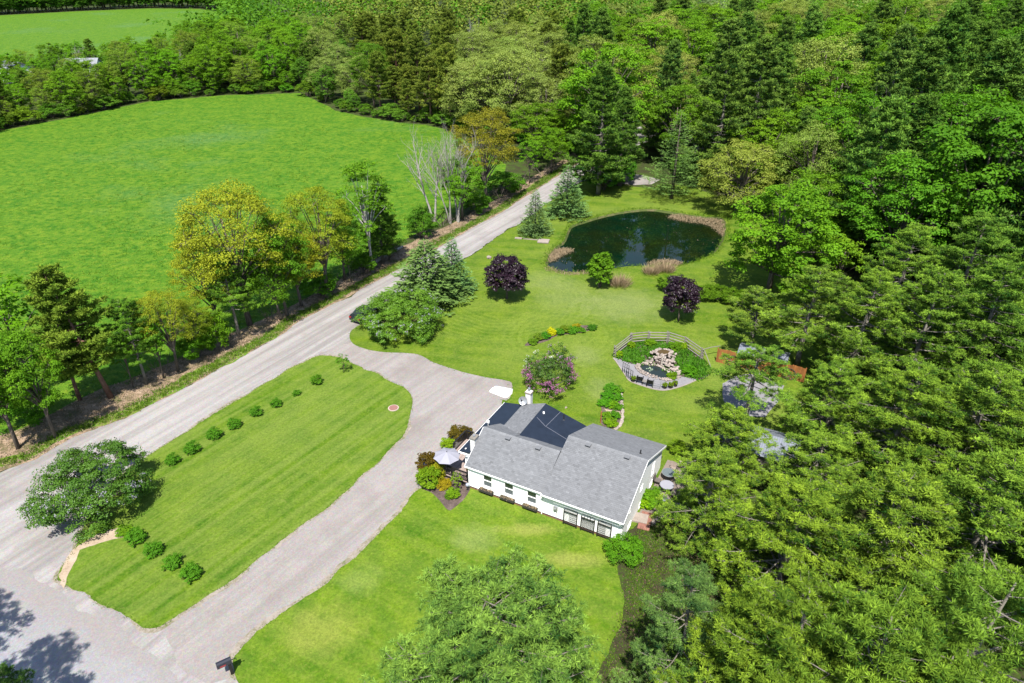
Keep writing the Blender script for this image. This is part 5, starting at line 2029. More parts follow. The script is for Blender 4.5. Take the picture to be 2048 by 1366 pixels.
M_SLING = mat_plain('sling_fabric', (0.10, 0.085, 0.08), 0.8)
patio_chair(14.2, 9.55, 0.0, 'tan sling chair behind the glass patio table', M_PATIO)
patio_chair(13.55, 7.55, 1.6, 'dark reddish chair against the end wall between the two patio tables', M_SLING)
patio_chair(15.15, 6.6, -1.9, 'dark chair on the pine side of the grey covered table', M_SLING)
patio_chair(13.75, 5.6, 0.6, 'dark chair standing alone on the terrace below the grey covered table', M_SLING)

rk = empty('rockery', HW(15.6, 9.8), HA, 'heap of pale rocks round the far corner of the side terrace', 'rockery')
for i in range(70):
    a = _rs.uniform(-0.8, 2.6)
    r_ = _rs.uniform(0.5, 2.0)
    stone(rk, math.cos(a) * r_, math.sin(a) * r_ * 0.9, 0.10 + _rs.uniform(0, 0.30) * (1 - abs(r_ - 1.2)), _rs.uniform(0.22, 0.5))
kb = empty('stone_border', HW(15.4, 6.5), HA, 'low border of flat pale stones along the side terrace', 'border')
for i in range(11):
    o = stone(kb, -0.75 + 0.02 * i + 0.3 * math.sin(i * 0.5), -3.4 + i * 0.42, 0.10, 0.45)
    o.scale = (0.40, 0.55, 0.32)
# bird bath
x, y = G(1326, 1010)
e = empty('bird_bath', (x, y, 0), 0, 'pale round bird bath on the dark earth past the end of the house', 'bird bath')
m = MB()
m.tube([(0, 0, 0), (0, 0, 0.06), (0, 0, 0.1), (0, 0, 0.6)], [0.2, 0.2, 0.1, 0.08], 12)
m.build('pedestal', M_STONE, e)
m = MB()
m.tube([(0, 0, 0.58), (0, 0, 0.72), (0, 0, 0.725), (0, 0, 0.66)], [0.12, 0.34, 0.29, 0.15], 16)
m.build('bowl', M_GREYM, e)
for i, (uv0, uv1, lab) in enumerate((((1330, 1004), (1372, 1018), 'upper one of two grey timber edgings beside the bird bath'), ((1336, 1015), (1378, 1034), 'lower one of two grey timber edgings beside the bird bath'))):
    a, b = g3(*uv0), g3(*uv1)
    m = MB()
    m.bar((a.x, a.y, 0.12), (b.x, b.y, 0.12), 0.16, 0.20)
    tag(m.build('garden_timber', M_WOODG), lab, 'garden timber', 'timbers by the bird bath')
x, y = G(1279, 1038)
m = MB()
m.box((x, y, 0.10), (1.25, 1.0, 0.16), HA + 0.15)
tag(m.build('step_slab', M_STONE), 'beige slab step against the end wall of the house', 'step')
x, y = G(1291, 1043)
e = empty('brick_pad', (x, y, 0.0), HA + 0.12, 'red brick paver pad beside the beige slab step', 'paving')
for i in range(4):
    for j in range(7):
        m = MB()
        m.box((-0.34 + i * 0.225, -0.85 + j * 0.28, 0.07), (0.215, 0.268, 0.08), tint=_rs.uniform(0.2, 0.9))
        m.build('brick', M_REDBRICK, e)

# ------------------------------------------------------------------ beds and small things on the lawns
MULCH_F = [(846.7, 979), (862, 986), (880, 1002), (896.8, 1020.8), (908, 1016.6), (918, 1008), (927, 1000), (941, 979), (935.7, 969), (910, 960), (882.9, 952), (850, 950), (836, 962)]
sheet('mulch_bed', ragged(world_px(MULCH_F, True, 3), 0.05, 0.25, 71), 0.048, M_MULCH)
for (k, u, v, h, r_, tint, lab) in [
    ('shrub', 858, 968, 1.5, 1.15, (1.5, 1.2, 0.8), 'bright green shrub at the drive edge of the front mulch bed'),
    ('shrub', 872, 955, 1.4, 0.9, (2.6, 1.25, 1.1), 'orange-tipped shrub between the green shrub and the deck'),
    ('shrub', 888, 972, 0.55, 0.7, (3.0, 1.1, 1.0), 'low orange-brown shrub in the front mulch bed'),
    ('shrub', 907, 993, 0.75, 0.6, (1.5, 1.3, 0.8), 'small round bright green shrub in the front mulch bed'),
    ('shrub', 897, 996, 0.4, 0.35, (0.9, 0.9, 0.8), 'tiny green plant left of the round shrub in the mulch bed'),
    ('sapling', 914, 980, 1.7, 0.55, (1.7, 1.3, 1.2), 'thin young tree in front of the deck railing'),
    ('shrub', 858, 938, 1.6, 1.1, (1.0, 0.32, 0.6), 'dark red barberry beside the patio umbrella'),
    ('shrub', 917, 877, 1.3, 0.9, (1.1, 0.40, 0.75), 'dark red barberry behind the far deck railing'),
    ('shrub', 934, 872, 1.0, 0.6, (1.1, 0.40, 0.75), 'small dark red barberry at the far end of the deck'),
    ('shrub', 896, 893, 0.8, 0.7, (2.0, 1.5, 0.8), 'yellow-green low shrub along the drive side of the deck'),
    ('bush', 1248, 1114, 1.6, 1.45, (0.95, 1.15, 0.9), 'leafy green bush at the right front corner of the house'),
    ('shrub', 1233, 1094, 0.6, 0.5, (2.2, 0.9, 1.0), 'reddish dry plant between the corner bush and the trellis'),
    ('bush', 1300, 1004, 1.2, 1.2, (1.1, 1.2, 0.8), 'green shrub against the end wall under the window'),
    ('shrub', 1290, 1013, 0.8, 0.6, (2.0, 1.7, 0.6), 'yellow-green plant in front of the end wall shrub'),
    ('bush', 1352, 905, 1.3, 0.9, (1.5, 1.2, 1.0), 'loose thin shrub growing in the terrace rockery'),
    ('round_shrub', 1199, 574, 4.9, 1.75, (1.15, 1.15, 0.9), 'tall oval bright green shrub on the near bank of the pond'),
]:
    x, y = G(u, v)
    put(k, 'shrub' if k != 'sapling' else 'young_tree', x, y, h, r_, tint, lab, 'shrub' if k != 'sapling' else 'tree')

# row of young shrubs on the island lawn
ROW = [(594, 790, .55), (553, 812, .75), (513, 830, .8), (471, 854, .85), (431, 875, .9), (386, 904, .9), (347, 926, .8)]
ORD = ['second', 'third', 'fourth', 'fifth', 'sixth', 'seventh', 'eighth and last']
x, y = G(634, 767)
put('shrub', 'shrub', x, y, 0.95, 0.65, (0.9, 1.05, 0.9), 'first shrub of the long row on the island lawn, nearest the tip', 'shrub', 'young shrubs in a row on the island lawn')
for (u, v, s), w_ in zip(ROW, ORD):
    x, y = G(u, v)
    put('shrub', 'shrub', x, y, s * 1.05, s * 0.78, (0.75, 1.0, 0.9), f'{w_} green shrub of the long row, from the island lawn tip', 'shrub', 'young shrubs in a row on the island lawn')
for (u, v, s, lab) in ((274, 1082, .95, 'shrub touching the big lilac, first of the short row'), (310, 1106, .85, 'second shrub of the short row near the island lawn corner'),
                       (347, 1132, .85, 'third shrub of the short row near the island lawn corner'), (384, 1154, .95, 'last shrub of the short row, farthest from the big lilac')):
    x, y = G(u, v)
    put('shrub', 'shrub', x, y, s * 1.05, s * 0.82, (0.8, 1.05, 1.0), lab, 'shrub', 'young shrubs near the island lawn corner')
for (u, v, s, lab) in ((250, 1066, .6, 'low light green shrub between the big lilac and the short row'), (206, 1060, .5, 'low light green shrub right under the big lilac')):
    x, y = G(u, v)
    put('shrub', 'shrub', x, y, s * 0.9, s, (1.3, 1.25, 0.8), lab, 'shrub')
x, y = G(688, 745)
put('sapling', 'young_tree', x, y, 2.1, 0.75, (0.85, 1.05, 0.9), 'young staked tree near the tip of the island lawn', 'tree')

# well cover
x, y = G(787, 817)
e = empty('well_cover', (x, y, 0.03), 0, 'round reddish well cover set in the island lawn', 'well cover')
m = MB()
m.cyl((0, 0, 0.0), 0.52, 0.06, 24)
m.build('collar', mat_plain('pale_collar', (0.34, 0.27, 0.23), 0.9), e)
m = MB()
m.cyl((0, 0, 0.06), 0.42, 0.03, 24)
m.build('lid', mat_plain('rusty_lid', (0.20, 0.10, 0.085), 0.8, 0.2, 0, 0.2), e)
# white tarp lying on the drive
tw = [G(*p) for p in [(978, 784), (985, 777), (992, 771), (1004, 775), (1026, 779), (1024, 788), (1015, 795), (1008, 795.5), (996, 791)]]
cx = sum(p[0] for p in tw) / len(tw)
cy = sum(p[1] for p in tw) / len(tw)
m = MB()
k = len(tw)
m.add([(p[0], p[1], 0.07 + 0.04 * math.sin(i * 2.3)) for i, p in enumerate(tw)] + [(cx + (p[0] - cx) * 0.55, cy + (p[1] - cy) * 0.55, 0.13 + 0.03 * math.sin(i * 1.7)) for i, p in enumerate(tw)]
      + [(cx, cy, 0.14)] + [(p[0], p[1], 0.03) for p in tw],
      [(i, (i + 1) % k, k + (i + 1) % k, k + i) for i in range(k)] + [(k + i, k + (i + 1) % k, 2 * k) for i in range(k)] + [(2 * k + 1 + i, 2 * k + 1 + (i + 1) % k, (i + 1) % k, i) for i in range(k)])
tag(m.build('tarp', M_SHEET, None, True), 'white tarp lying flat on the drive behind the house', 'tarp')
# boulders and slab
for (u, v, s, lab) in ((978, 517, 0.95, 'pale boulder on the lawn beside the dark purple tree near the road'), (1132, 816, 0.34, 'small pale stone in the grass behind the house')):
    x, y = G(u, v)
    e = link('boulder', stone_mesh(int(u)), None, (x, y, s * 0.2), (0.1, 0.1, 1.0), (s, s * 0.8, s * 0.9))
    tag(e, lab, 'stone')
x, y = G(1087, 484)
m = MB()
m.box((x, y, 0.16), (1.7, 1.5, 0.14), -0.2)
tag(m.build('stone_slab', M_STONE), 'pale flat slab on the lawn near the left end of the pond', 'stone slab')
x, y = G(1037, 477.5)
m = MB()
m.box((x, y, 0.10), (1.1, 0.5, 0.12), -0.2)
tag(m.build('stone_slab', M_STONE), 'small pale slab on the lawn at the foot of the smaller spruce', 'stone slab')
a, b = g3(1046, 478.5), g3(1076, 481)
m = MB()
m.bar((a.x, a.y, 0.09), (b.x, b.y, 0.09), 0.16, 0.10)
tag(m.build('curb_stone', M_STONE), 'thin pale stone line leading to the flat slab by the pond', 'kerb')

# flower bed in the back lawn
FB_PX = [(1050, 692), (1060, 682), (1078, 672), (1095, 664), (1125, 657), (1150, 652), (1185, 651), (1194, 655), (1175, 663), (1150, 668), (1125, 670), (1108, 674), (1095, 682), (1070, 690)]
sheet('flower_bed_soil', ragged(world_px(FB_PX, True, 3), 0.06, 0.3, 81), 0.044, M_MULCH)
for (u, v, h, r_, tint, lab) in [(1066, 687, .5, .65, (1.2, 1.1, 1.1), 'pale green plant at the near end of the curved flower bed'),
                                 (1078, 678, .6, .7, (1.3, 1.0, 1.5), 'greyish mauve plant in the curved flower bed left of the yellow one'),
                                 (1091, 677, .7, .6, (0.6, 1.1, 0.9), 'deep green leafy plant left of the yellow flower bed shrub'),
                                 (1104, 670, .85, .62, (5.2, 2.4, 0.6), 'bright golden yellow shrub in the curved flower bed'),
                                 (1119, 669, .7, .6, (0.8, 1.1, 1.0), 'green plant just right of the golden yellow shrub'),
                                 (1130, 663, .7, .75, (1.3, 0.95, 1.1), 'brownish green plant in the middle of the curved flower bed'),
                                 (1144, 665, .7, .8, (0.8, 1.1, 1.0), 'wide green plant in the right half of the curved flower bed'),
                                 (1153, 658, .6, .6, (3.4, 1.4, 1.2), 'orange flowering plant in the right half of the curved flower bed'),
                                 (1162, 664, .5, .55, (0.9, 1.1, 0.9), 'low green plant right of the orange one in the flower bed'),
                                 (1184, 659, .55, .65, (0.5, 0.75, 0.8), 'dark green mound alone at the far tip of the flower bed')]:
    x, y = G(u, v)
    put('shrub', 'garden_plant', x, y, h, r_, tint, lab, 'plant', 'plants in the curved flower bed', z=0.03)
# rock garden behind the house
RG_PX = [(1206, 790), (1222, 772), (1238, 772), (1243, 790), (1244, 815), (1243, 835), (1238, 852), (1228, 858), (1204, 850), (1203, 820), (1201, 800)]
sheet('rock_garden_soil', ragged(world_px(RG_PX, True, 3), 0.06, 0.3, 82), 0.046, M_MULCH)
for (u, v, h, r_, tint, lab) in [(1222, 783, .7, .8, (0.8, 1.15, 1.1), 'leafy green plant at the far end of the rock garden behind the house'),
                                 (1236, 785, .6, .6, (1.0, 1.15, 1.0), 'leafy plant beside the stone edging at the far end of the rock garden'),
                                 (1214, 796, .6, .7, (0.7, 1.15, 0.9), 'green plant on the left side of the rock garden, second from the far end'),
                                 (1234, 799, .6, .6, (0.75, 1.1, 0.9), 'green plant by the edging stones in the middle of the rock garden'),
                                 (1210, 810, .6, .75, (0.8, 1.2, 0.8), 'green plant left of the pale gravel strip in the rock garden'),
                                 (1224, 813, .55, .6, (1.3, 1.3, 0.6), 'yellowish plant above the pale gravel strip in the rock garden'),
                                 (1237, 818, .5, .5, (0.9, 1.1, 0.8), 'small plant by the edging just above the pale gravel strip'),
                                 (1213, 836, .55, .6, (1.2, 1.2, 0.8), 'plant beside the wooden post below the pale gravel strip'),
                                 (1228, 835, .6, .6, (0.8, 1.1, 0.8), 'dark leafy plant just below the pale gravel strip'),
                                 (1222, 850, .5, .7, (1.5, 1.3, 0.6), 'yellow-green plant at the house end of the rock garden')]:
    x, y = G(u, v)
    put('shrub', 'garden_plant', x, y, h, r_, tint, lab, 'plant', 'plants in the rock garden', z=0.03)
sheet('gravel_strip', ragged([G(*p) for p in [(1208, 818), (1222, 821), (1240, 824), (1243, 832), (1230, 830), (1214, 826)]], 0.05, 0.25, 83), 0.062, M_SAND)
re_ = empty('rock_edging', (G(1243, 815)[0], G(1243, 815)[1], 0), 0, 'curved edging of pale stones round the rock garden behind the house', 'border')
line = [G(*p) for p in smooth_px([(1241, 780), (1243, 795), (1244, 815), (1245, 828), (1244, 842), (1238, 854), (1230, 860)], False, 4)]
for p in resample(line, 0.36, False):
    o = stone(re_, p[0] - re_.location.x, p[1] - re_.location.y, 0.09, 0.42)
x, y = G(1201, 846)
m = MB()
m.box((x, y, 0.65), (0.09, 0.09, 1.3))
tag(m.build('garden_post', M_ORANGE), 'brown wooden post standing at the rock garden behind the house', 'post')

# mailbox
x, y = G(465, 1347)
e = empty('mailbox', (x, y, 0), math.radians(32), 'black mailbox on a thick black post where the drive meets the road', 'mailbox')
m = MB()
m.box((0, 0, 0.52), (0.18, 0.20, 1.05))
m.build('post', M_BLACK, e)
m = MB()
vs = []
pr = [(-0.16, 0), (-0.16, 0.22)] + [(-0.16 * math.cos(a), 0.22 + 0.16 * math.sin(a)) for a in np.linspace(0.25, math.pi - 0.25, 8)] + [(0.16, 0.22), (0.16, 0)]
m.xprism(pr, -0.66, 0.16)
for i, v in enumerate(m.v):
    m.v[i] = (v[0], v[1], v[2] + 1.06)
M_MBOX = mat_plain('mailbox_metal', (0.013, 0.014, 0.022), 0.28, 0.6)
m.build('box', M_MBOX, e)
m = MB()
m.xprism([(p[0] * 1.04, p[1] * 1.03 - 0.003) for p in pr], -0.69, -0.665)
for i, v in enumerate(m.v):
    m.v[i] = (v[0], v[1], v[2] + 1.06)
m.build('door', M_MBOX, e)
m = MB()
m.box((-0.36, -0.168, 1.16), (0.34, 0.012, 0.10))
m.build('name_plate', mat_plain('red_plate', (0.22, 0.03, 0.035), 0.5), e)
m = MB()
m.bar((0.15, -0.02, 1.20), (0.42, -0.02, 1.20), 0.035, 0.035)
m.bar((0.42, -0.02, 1.20), (0.42, -0.02, 1.02), 0.03, 0.03)
m.build('paper_holder', M_BLACK, e)

# parked car behind the lilac
cxy = g3(735, 634)
car = empty('parked_car', (cxy.x, cxy.y, 0.02), ROAD_A, 'dark car parked on the road mostly hidden behind the big round lilac', 'car')
m = MB()
prof = [(-2.2, 0.35), (-2.25, 0.75), (-2.05, 1.0), (-1.5, 1.05), (0.9, 1.02), (1.9, 0.92), (2.2, 0.72), (2.22, 0.35)]
m.add([(x, s * 0.86, z) for s in (-1, 1) for x, z in prof], [tuple(range(8))[::-1], tuple(range(8, 16))] + [(i, (i + 1) % 8, 8 + (i + 1) % 8, 8 + i) for i in range(8)])
M_CAR = mat_plain('car_paint', (0.012, 0.014, 0.018), 0.2, 0.7)
body = m.build('body', M_CAR, car)
bv = body.modifiers.new('b', 'BEVEL')
bv.width = 0.07
bv.segments = 3
m = MB()
m.add([(-1.75, -0.74, 1.03), (0.85, -0.74, 1.0), (0.15, -0.60, 1.45), (-1.2, -0.60, 1.47), (-1.75, 0.74, 1.03), (0.85, 0.74, 1.0), (0.15, 0.60, 1.45), (-1.2, 0.60, 1.47)],
      [(0, 1, 2, 3), (7, 6, 5, 4), (1, 5, 6, 2), (0, 3, 7, 4), (0, 4, 5, 1)])
m.build('windows', M_GLASS, car)
m = MB()
m.add([(-1.2, -0.61, 1.475), (0.15, -0.61, 1.455), (0.15, 0.61, 1.455), (-1.2, 0.61, 1.475), (-1.2, -0.61, 1.50), (0.12, -0.58, 1.485), (0.12, 0.58, 1.485), (-1.2, 0.58, 1.50)],
      [(4, 5, 6, 7), (0, 1, 5, 4), (1, 2, 6, 5), (2, 3, 7, 6), (3, 0, 4, 7)])
m.build('roof', M_CAR, car)
for s in (-1, 1):
    m = MB()
    m.box((-2.2, s * 0.66, 0.80), (0.10, 0.32, 0.14))
    m.build('taillight', mat_plain('red_lens', (0.25, 0.01, 0.012), 0.2, 0.6), car)
    m = MB()
    m.box((2.18, s * 0.62, 0.70), (0.08, 0.32, 0.13))
    m.build('headlight', M_GREYM, car)
    for x in (-1.35, 1.35):
        m = MB()
        m.tube([(x, s * 0.70, 0.33), (x, s * 0.89, 0.33)], 0.33, 16)
        w_ = m.build('wheel', M_BLACK, car)
        m = MB()
        m.tube([(x, s * 0.885, 0.33), (x, s * 0.90, 0.33)], 0.20, 12)
        m.build('rim', M_GREYM, w_)

# fallen log on the verge
a, b = g3(748, 530), g3(806, 496)
m = MB()
m.tube([(a.x, a.y, 0.3), ((a.x * 2 + b.x) / 3, (a.y * 2 + b.y) / 3, 0.42), ((a.x + b.x * 2) / 3, (a.y + b.y * 2) / 3, 0.30), (b.x, b.y, 0.22)], [0.26, 0.22, 0.24, 0.16], 8)
m.tube([((a.x + b.x) / 2, (a.y + b.y) / 2, 0.4), ((a.x + b.x) / 2 + 0.8, (a.y + b.y) / 2 - 0.2, 0.9)], [0.1, 0.04], 6)
tag(m.build('fallen_log', M_BARKD, None, True), 'pale fallen log lying beside the road at the foot of the birch', 'log')

# straw-coloured reeds and dead mats at the pond
for (u, v, r_, lab) in [(1238, 572, 1.9, 'straw-coloured dry grass clump beside the oval green shrub'),
                        (1302, 548, 1.6, 'dry reed clump on the near pond bank, left of the pair by the purple tree'),
                        (1330, 544, 1.7, 'dry reed clump on the near pond bank directly above the purple tree')]:
    x, y = G(u, v)
    put('straw_clump', 'dry_grass', x, y, 1.7 * r_ / 1.9, r_, (0.95, 0.92, 0.92), lab, 'grass clump')


def mat_of_reeds(name, pxs, label, n, seed, z=0.0):
    W_ = world_px(pxs, True, 3)
    o = tufts_mesh(name, scatter(W_, n, seed), z, 4, 0.34, 0.05, M_STRAW, seed, 0.2, 1.7)
    tag(o, label, 'reeds')


mat_of_reeds('dead_reeds', [(1092, 516), (1100, 504), (1118, 497), (1142, 497), (1140, 503), (1124, 510), (1110, 519), (1096, 521)], 'tan mat of dead reeds at the left end of the pond', 700, 91, -0.12)
mat_of_reeds('dead_reeds', [(1340, 434), (1352, 428), (1400, 434), (1445, 440), (1450, 470), (1436, 462), (1415, 448), (1370, 442)], 'tan mat of dead reeds at the far right edge of the pond', 1100, 92, -0.14)
mat_of_reeds('dead_reeds', [(1298, 530), (1308, 522), (1335, 519), (1358, 523), (1362, 531), (1330, 535)], 'tan mound of dead reeds on the near edge of the pond', 600, 93, -0.05)
mat_of_reeds('dead_reeds', [(1098, 535), (1118, 542), (1147, 546), (1190, 542), (1186, 547), (1150, 551), (1116, 548), (1094, 540)], 'thin fringe of dead reeds along the near left pond edge', 260, 94, 0.0)

# ------------------------------------------------------------------ single trees
def tree_px(kind, name, base, top_v, width, tint, label, cat='tree', group=None, var=None, tilt=None, hmul=1.0):
    x, y = G(*base)
    H = height_at(x, y, top_v) * hmul
    R = width * mpp(x, y, H * 0.6) / 2
    return put(kind, name, x, y, H, R, tint, label, cat, group, var=var, tilt=tilt)


def tree_top(kind, name, top, H, R, tint, label, cat='tree', group=None, var=None, rz=None):
    """a tree whose top is seen at picture point top and which is H metres tall"""
    x, y = G(top[0], top[1], H)
    return put(kind, name, x, y, H, R, tint, label, cat, group, var=var, rz=rz)


# yard trees
x, y = G(1014, 598)
put('purple', 'purple_maple', x, y, 5.9, 2.65, (1, 1, 1), 'dark purple-leaved tree on the back lawn nearer the road', 'tree', 'purple-leaved trees on the back lawn', var=0)
x, y = G(1357, 643)
put('purple', 'purple_maple', x, y, 5.9, 2.15, (1, 1, 1), 'dark purple-leaved tree between the pond and the rail fence', 'tree', 'purple-leaved trees on the back lawn', var=1)
x, y = G(197, 1010)
put('lilac', 'lilac_bush', x, y, 4.4, 4.5, (0.85, 0.9, 0.8), 'big spreading lilac bush at the road corner of the island lawn', 'bush', var=0, rz=0.4)
x, y = G(803, 662)
put('lilac', 'lilac_bush', x, y, 4.5, 4.75, (1.35, 1.3, 0.9), 'big round lilac bush beside the drive entrance below the spruces', 'bush', var=1)
x, y = G(1101, 778)
put('pink_lilac', 'lilac_bush', x, y, 3.0, 2.7, (0.75, 0.7, 0.9), 'wide shrub covered in pink and magenta blossom behind the house', 'bush')
x, y = G(1078, 745)
put('white_lilac', 'lilac_bush', x, y, 2.2, 1.5, (1.0, 1.0, 1.0), 'small shrub with white flowers just behind the pink blossoming one', 'bush')
x, y = G(1120, 735)
put('white_lilac', 'lilac_bush', x, y, 2.6, 1.5, (0.65, 0.7, 0.9), 'dark leggy shrub at the back right of the pink blossoming one', 'bush', bloom=(0.5, 0.35, 0.55))
tree_px('spruce', 'spruce', (1070, 468), 380, 68, (1, 1, 1.0), 'smaller blue-green spruce between the road and the pond', 'tree', 'blue-green spruces by the road')
tree_px('spruce', 'spruce', (1133, 430), 332, 92, (0.95, 1.05, 0.95), 'larger blue-green spruce between the road and the pond', 'tree', 'blue-green spruces by the road')
tree_px('spruce', 'spruce', (856, 598), 482, 170, (0.95, 0.95, 0.75), 'wide loose spruce right behind the big round lilac bush', 'tree', 'blue-green spruces by the road', var=1)
tree_px('spruce', 'spruce', (907, 582), 476, 90, (0.85, 1.0, 1.0), 'dense narrow spruce right of the wide loose one', 'tree', 'blue-green spruces by the road', var=0)
tree_px('larch', 'larch', (1343, 398), 222, 112, (1.0, 1.05, 0.75), 'feathery grey-green larch standing alone on the far bank of the pond')
tree_px('softpine', 'white_pine', (1196, 388), 128, 125, (0.62, 0.72, 0.85), 'tall grey-green pine standing at the road bend above the spruces', var=0)
tree_px('softpine', 'white_pine', (1238, 362), 175, 85, (0.58, 0.70, 0.85), 'second grey-green pine behind the tall one at the road bend', var=1)
tree_px('bush', 'cedar_bush', (1205, 380), 318, 75, (0.55, 0.8, 0.9), 'dark bushy cedar at the foot of the tall grey-green pine', 'bush')
tree_px('bush', 'cedar_bush', (1240, 372), 310, 60, (0.6, 0.85, 0.9), 'dark bushy cedar beside the gravel side drive', 'bush')
tree_px('wood_oak', 'yellow_maple', (1470, 428), 284, 150, (1.25, 1.15, 1.0), 'pale yellow tree leaning over the right end of the pond', var=1)
tree_px('wood_maple', 'maple', (1535, 590), 352, 215, (1.15, 1.2, 0.9), 'broad bright green maple right of the pond, its shade on the lawn', var=0)
tree_px('wood_maple', 'maple', (1625, 520), 345, 170, (1.1, 1.05, 0.9), 'bright green maple directly right of the broad one by the pond', var=2)
tree_px('bush', 'bush', (1333, 580), 550, 44, (1.0, 0.95, 0.8), 'small olive bush directly left of the near purple tree', 'bush')
for i, (u, v) in enumerate([(1408, 600), (1432, 600), (1456, 606), (1482, 612), (1508, 618), (1535, 622)]):
    tree_px('bush', 'hedge_bush', (u, v), v - 32, 40, (0.95, 0.9, 0.7), 'olive bush in the low hedge between the near purple tree and the pines', 'bush', 'olive bushes of the low hedge')
for (u, v, t, w, lab) in [(1660, 610, 470, 90, 'slim yellow-green young tree between the bright maples and the pines'),
                          (1575, 620, 560, 60, 'low green sapling in the shade under the broad maple')]:
    tree_px('sapling', 'young_tree', (u, v), t, w, (1.2, 1.1, 0.8), lab)

# foreground and right-hand pines
YP = (1.0, 1.0, 1.0)
tree_top('dome_pine', 'white_pine', (985, 1165), 14.0, 5.5, (1.0, 1.06, 1.6), 'bluish-green pine alone on the front lawn, cut by the bottom edge', 'tree', var=0, rz=0.5)
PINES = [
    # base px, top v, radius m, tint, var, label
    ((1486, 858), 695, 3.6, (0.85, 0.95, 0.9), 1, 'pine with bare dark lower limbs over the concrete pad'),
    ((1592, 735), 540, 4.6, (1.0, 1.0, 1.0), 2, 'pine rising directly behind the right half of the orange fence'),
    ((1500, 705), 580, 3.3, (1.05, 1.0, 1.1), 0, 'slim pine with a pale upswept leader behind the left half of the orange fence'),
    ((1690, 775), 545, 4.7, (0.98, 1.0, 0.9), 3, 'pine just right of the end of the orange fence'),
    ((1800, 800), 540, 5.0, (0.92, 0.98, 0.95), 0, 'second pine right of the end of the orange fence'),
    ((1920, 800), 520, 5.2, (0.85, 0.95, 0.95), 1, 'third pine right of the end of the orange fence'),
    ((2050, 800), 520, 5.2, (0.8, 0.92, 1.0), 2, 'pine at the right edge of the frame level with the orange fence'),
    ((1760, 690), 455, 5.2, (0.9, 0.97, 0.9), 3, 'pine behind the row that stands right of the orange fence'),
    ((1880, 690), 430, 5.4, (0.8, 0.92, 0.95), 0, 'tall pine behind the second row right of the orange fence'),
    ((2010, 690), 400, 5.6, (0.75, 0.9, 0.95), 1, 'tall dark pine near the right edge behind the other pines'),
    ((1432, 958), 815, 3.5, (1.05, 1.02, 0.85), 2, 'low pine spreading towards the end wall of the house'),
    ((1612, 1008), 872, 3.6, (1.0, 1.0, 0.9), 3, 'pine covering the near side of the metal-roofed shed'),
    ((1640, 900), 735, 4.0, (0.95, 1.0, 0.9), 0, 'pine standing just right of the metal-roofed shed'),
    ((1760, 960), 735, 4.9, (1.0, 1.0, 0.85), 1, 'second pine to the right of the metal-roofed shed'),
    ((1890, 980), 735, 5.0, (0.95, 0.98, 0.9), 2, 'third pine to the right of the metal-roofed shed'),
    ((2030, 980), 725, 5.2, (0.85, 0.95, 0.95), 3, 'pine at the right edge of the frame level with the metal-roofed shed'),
    ((1400, 1090), 905, 3.3, (1.05, 1.02, 0.9), 0, 'pine overhanging the earth darkened for shade at the right corner of the house'),
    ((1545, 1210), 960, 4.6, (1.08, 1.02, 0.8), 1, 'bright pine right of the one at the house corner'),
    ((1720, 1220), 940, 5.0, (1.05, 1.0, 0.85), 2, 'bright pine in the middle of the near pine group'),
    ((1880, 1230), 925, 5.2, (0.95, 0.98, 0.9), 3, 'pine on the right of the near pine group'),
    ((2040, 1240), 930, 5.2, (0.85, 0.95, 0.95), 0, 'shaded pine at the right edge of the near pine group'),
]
for (b, tv, r_, tint, var, lab) in PINES:
    x, y = G(*b)
    kd = 'high_pine' if 'bare dark lower' in lab else ('road_pine' if 'behind the' in lab and 'half' in lab else 'pine')
    put(kd, 'white_pine', x, y, height_at(x, y, tv), r_ * 1.12, tint, lab, 'tree', 'white pines right of the house', var=var)
NEARP = [((1398, 1138), 12.5, 2.7, (0.85, 0.92, 2.0), 1, 'bluish pine reaching over the front lawn beside the dark shade'),
         ((1500, 1210), 13.0, 3.6, (1.1, 1.03, 0.8), 2, 'yellow-green pine just right of the bluish one at the lawn edge'),
         ((1640, 1190), 15.5, 4.2, (1.05, 1.0, 0.85), 3, 'tall bright pine in the lower right group'),
         ((1830, 1215), 17.0, 4.6, (0.98, 1.0, 0.9), 0, 'tallest pine in the lower right group'),
         ((2010, 1150), 17.5, 4.8, (0.88, 0.95, 0.95), 1, 'pine at the lower right edge of the frame'),
         ((1600, 1330), 12.5, 3.6, (1.05, 1.0, 0.8), 0, 'pine cut by the bottom edge right of the lawn shade'),
         ((1760, 1340), 14.5, 3.8, (1.0, 1.0, 0.85), 1, 'second pine cut by the bottom edge right of the lawn shade'),
         ((1930, 1345), 15.5, 4.0, (0.95, 0.98, 0.9), 2, 'third pine cut by the bottom edge near the corner'),
         ((1420, 1345), 8.0, 2.6, (0.8, 0.92, 1.15), 3, 'small bluish pine cut by the bottom edge beside the lawn shade')]
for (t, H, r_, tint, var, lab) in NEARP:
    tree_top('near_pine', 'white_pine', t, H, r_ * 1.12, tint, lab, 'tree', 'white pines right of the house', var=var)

# the same stand of pines goes on to the east, beyond the right edge of the picture
for (x, y) in [(30, 26), (37, 31), (27, 17), (35, 20), (44, 25), (45, 36), (52, 31), (50, 43), (57, 49), (44, 47), (58, 39), (54, 58), (63, 57), (60, 67), (68, 66), (66, 77), (75, 74), (73, 86), (82, 84)]:
    if PX(x, y)[0] > 2048:
        put('pine', 'white_pine', x + RNG.uniform(-1.5, 1.5), y + RNG.uniform(-1.5, 1.5), RNG.uniform(14, 18), RNG.uniform(4.6, 5.6), (0.92, 0.97, 0.92), 'pine of the same stand standing beyond the right edge', 'tree', 'pines beyond the right edge of the picture')

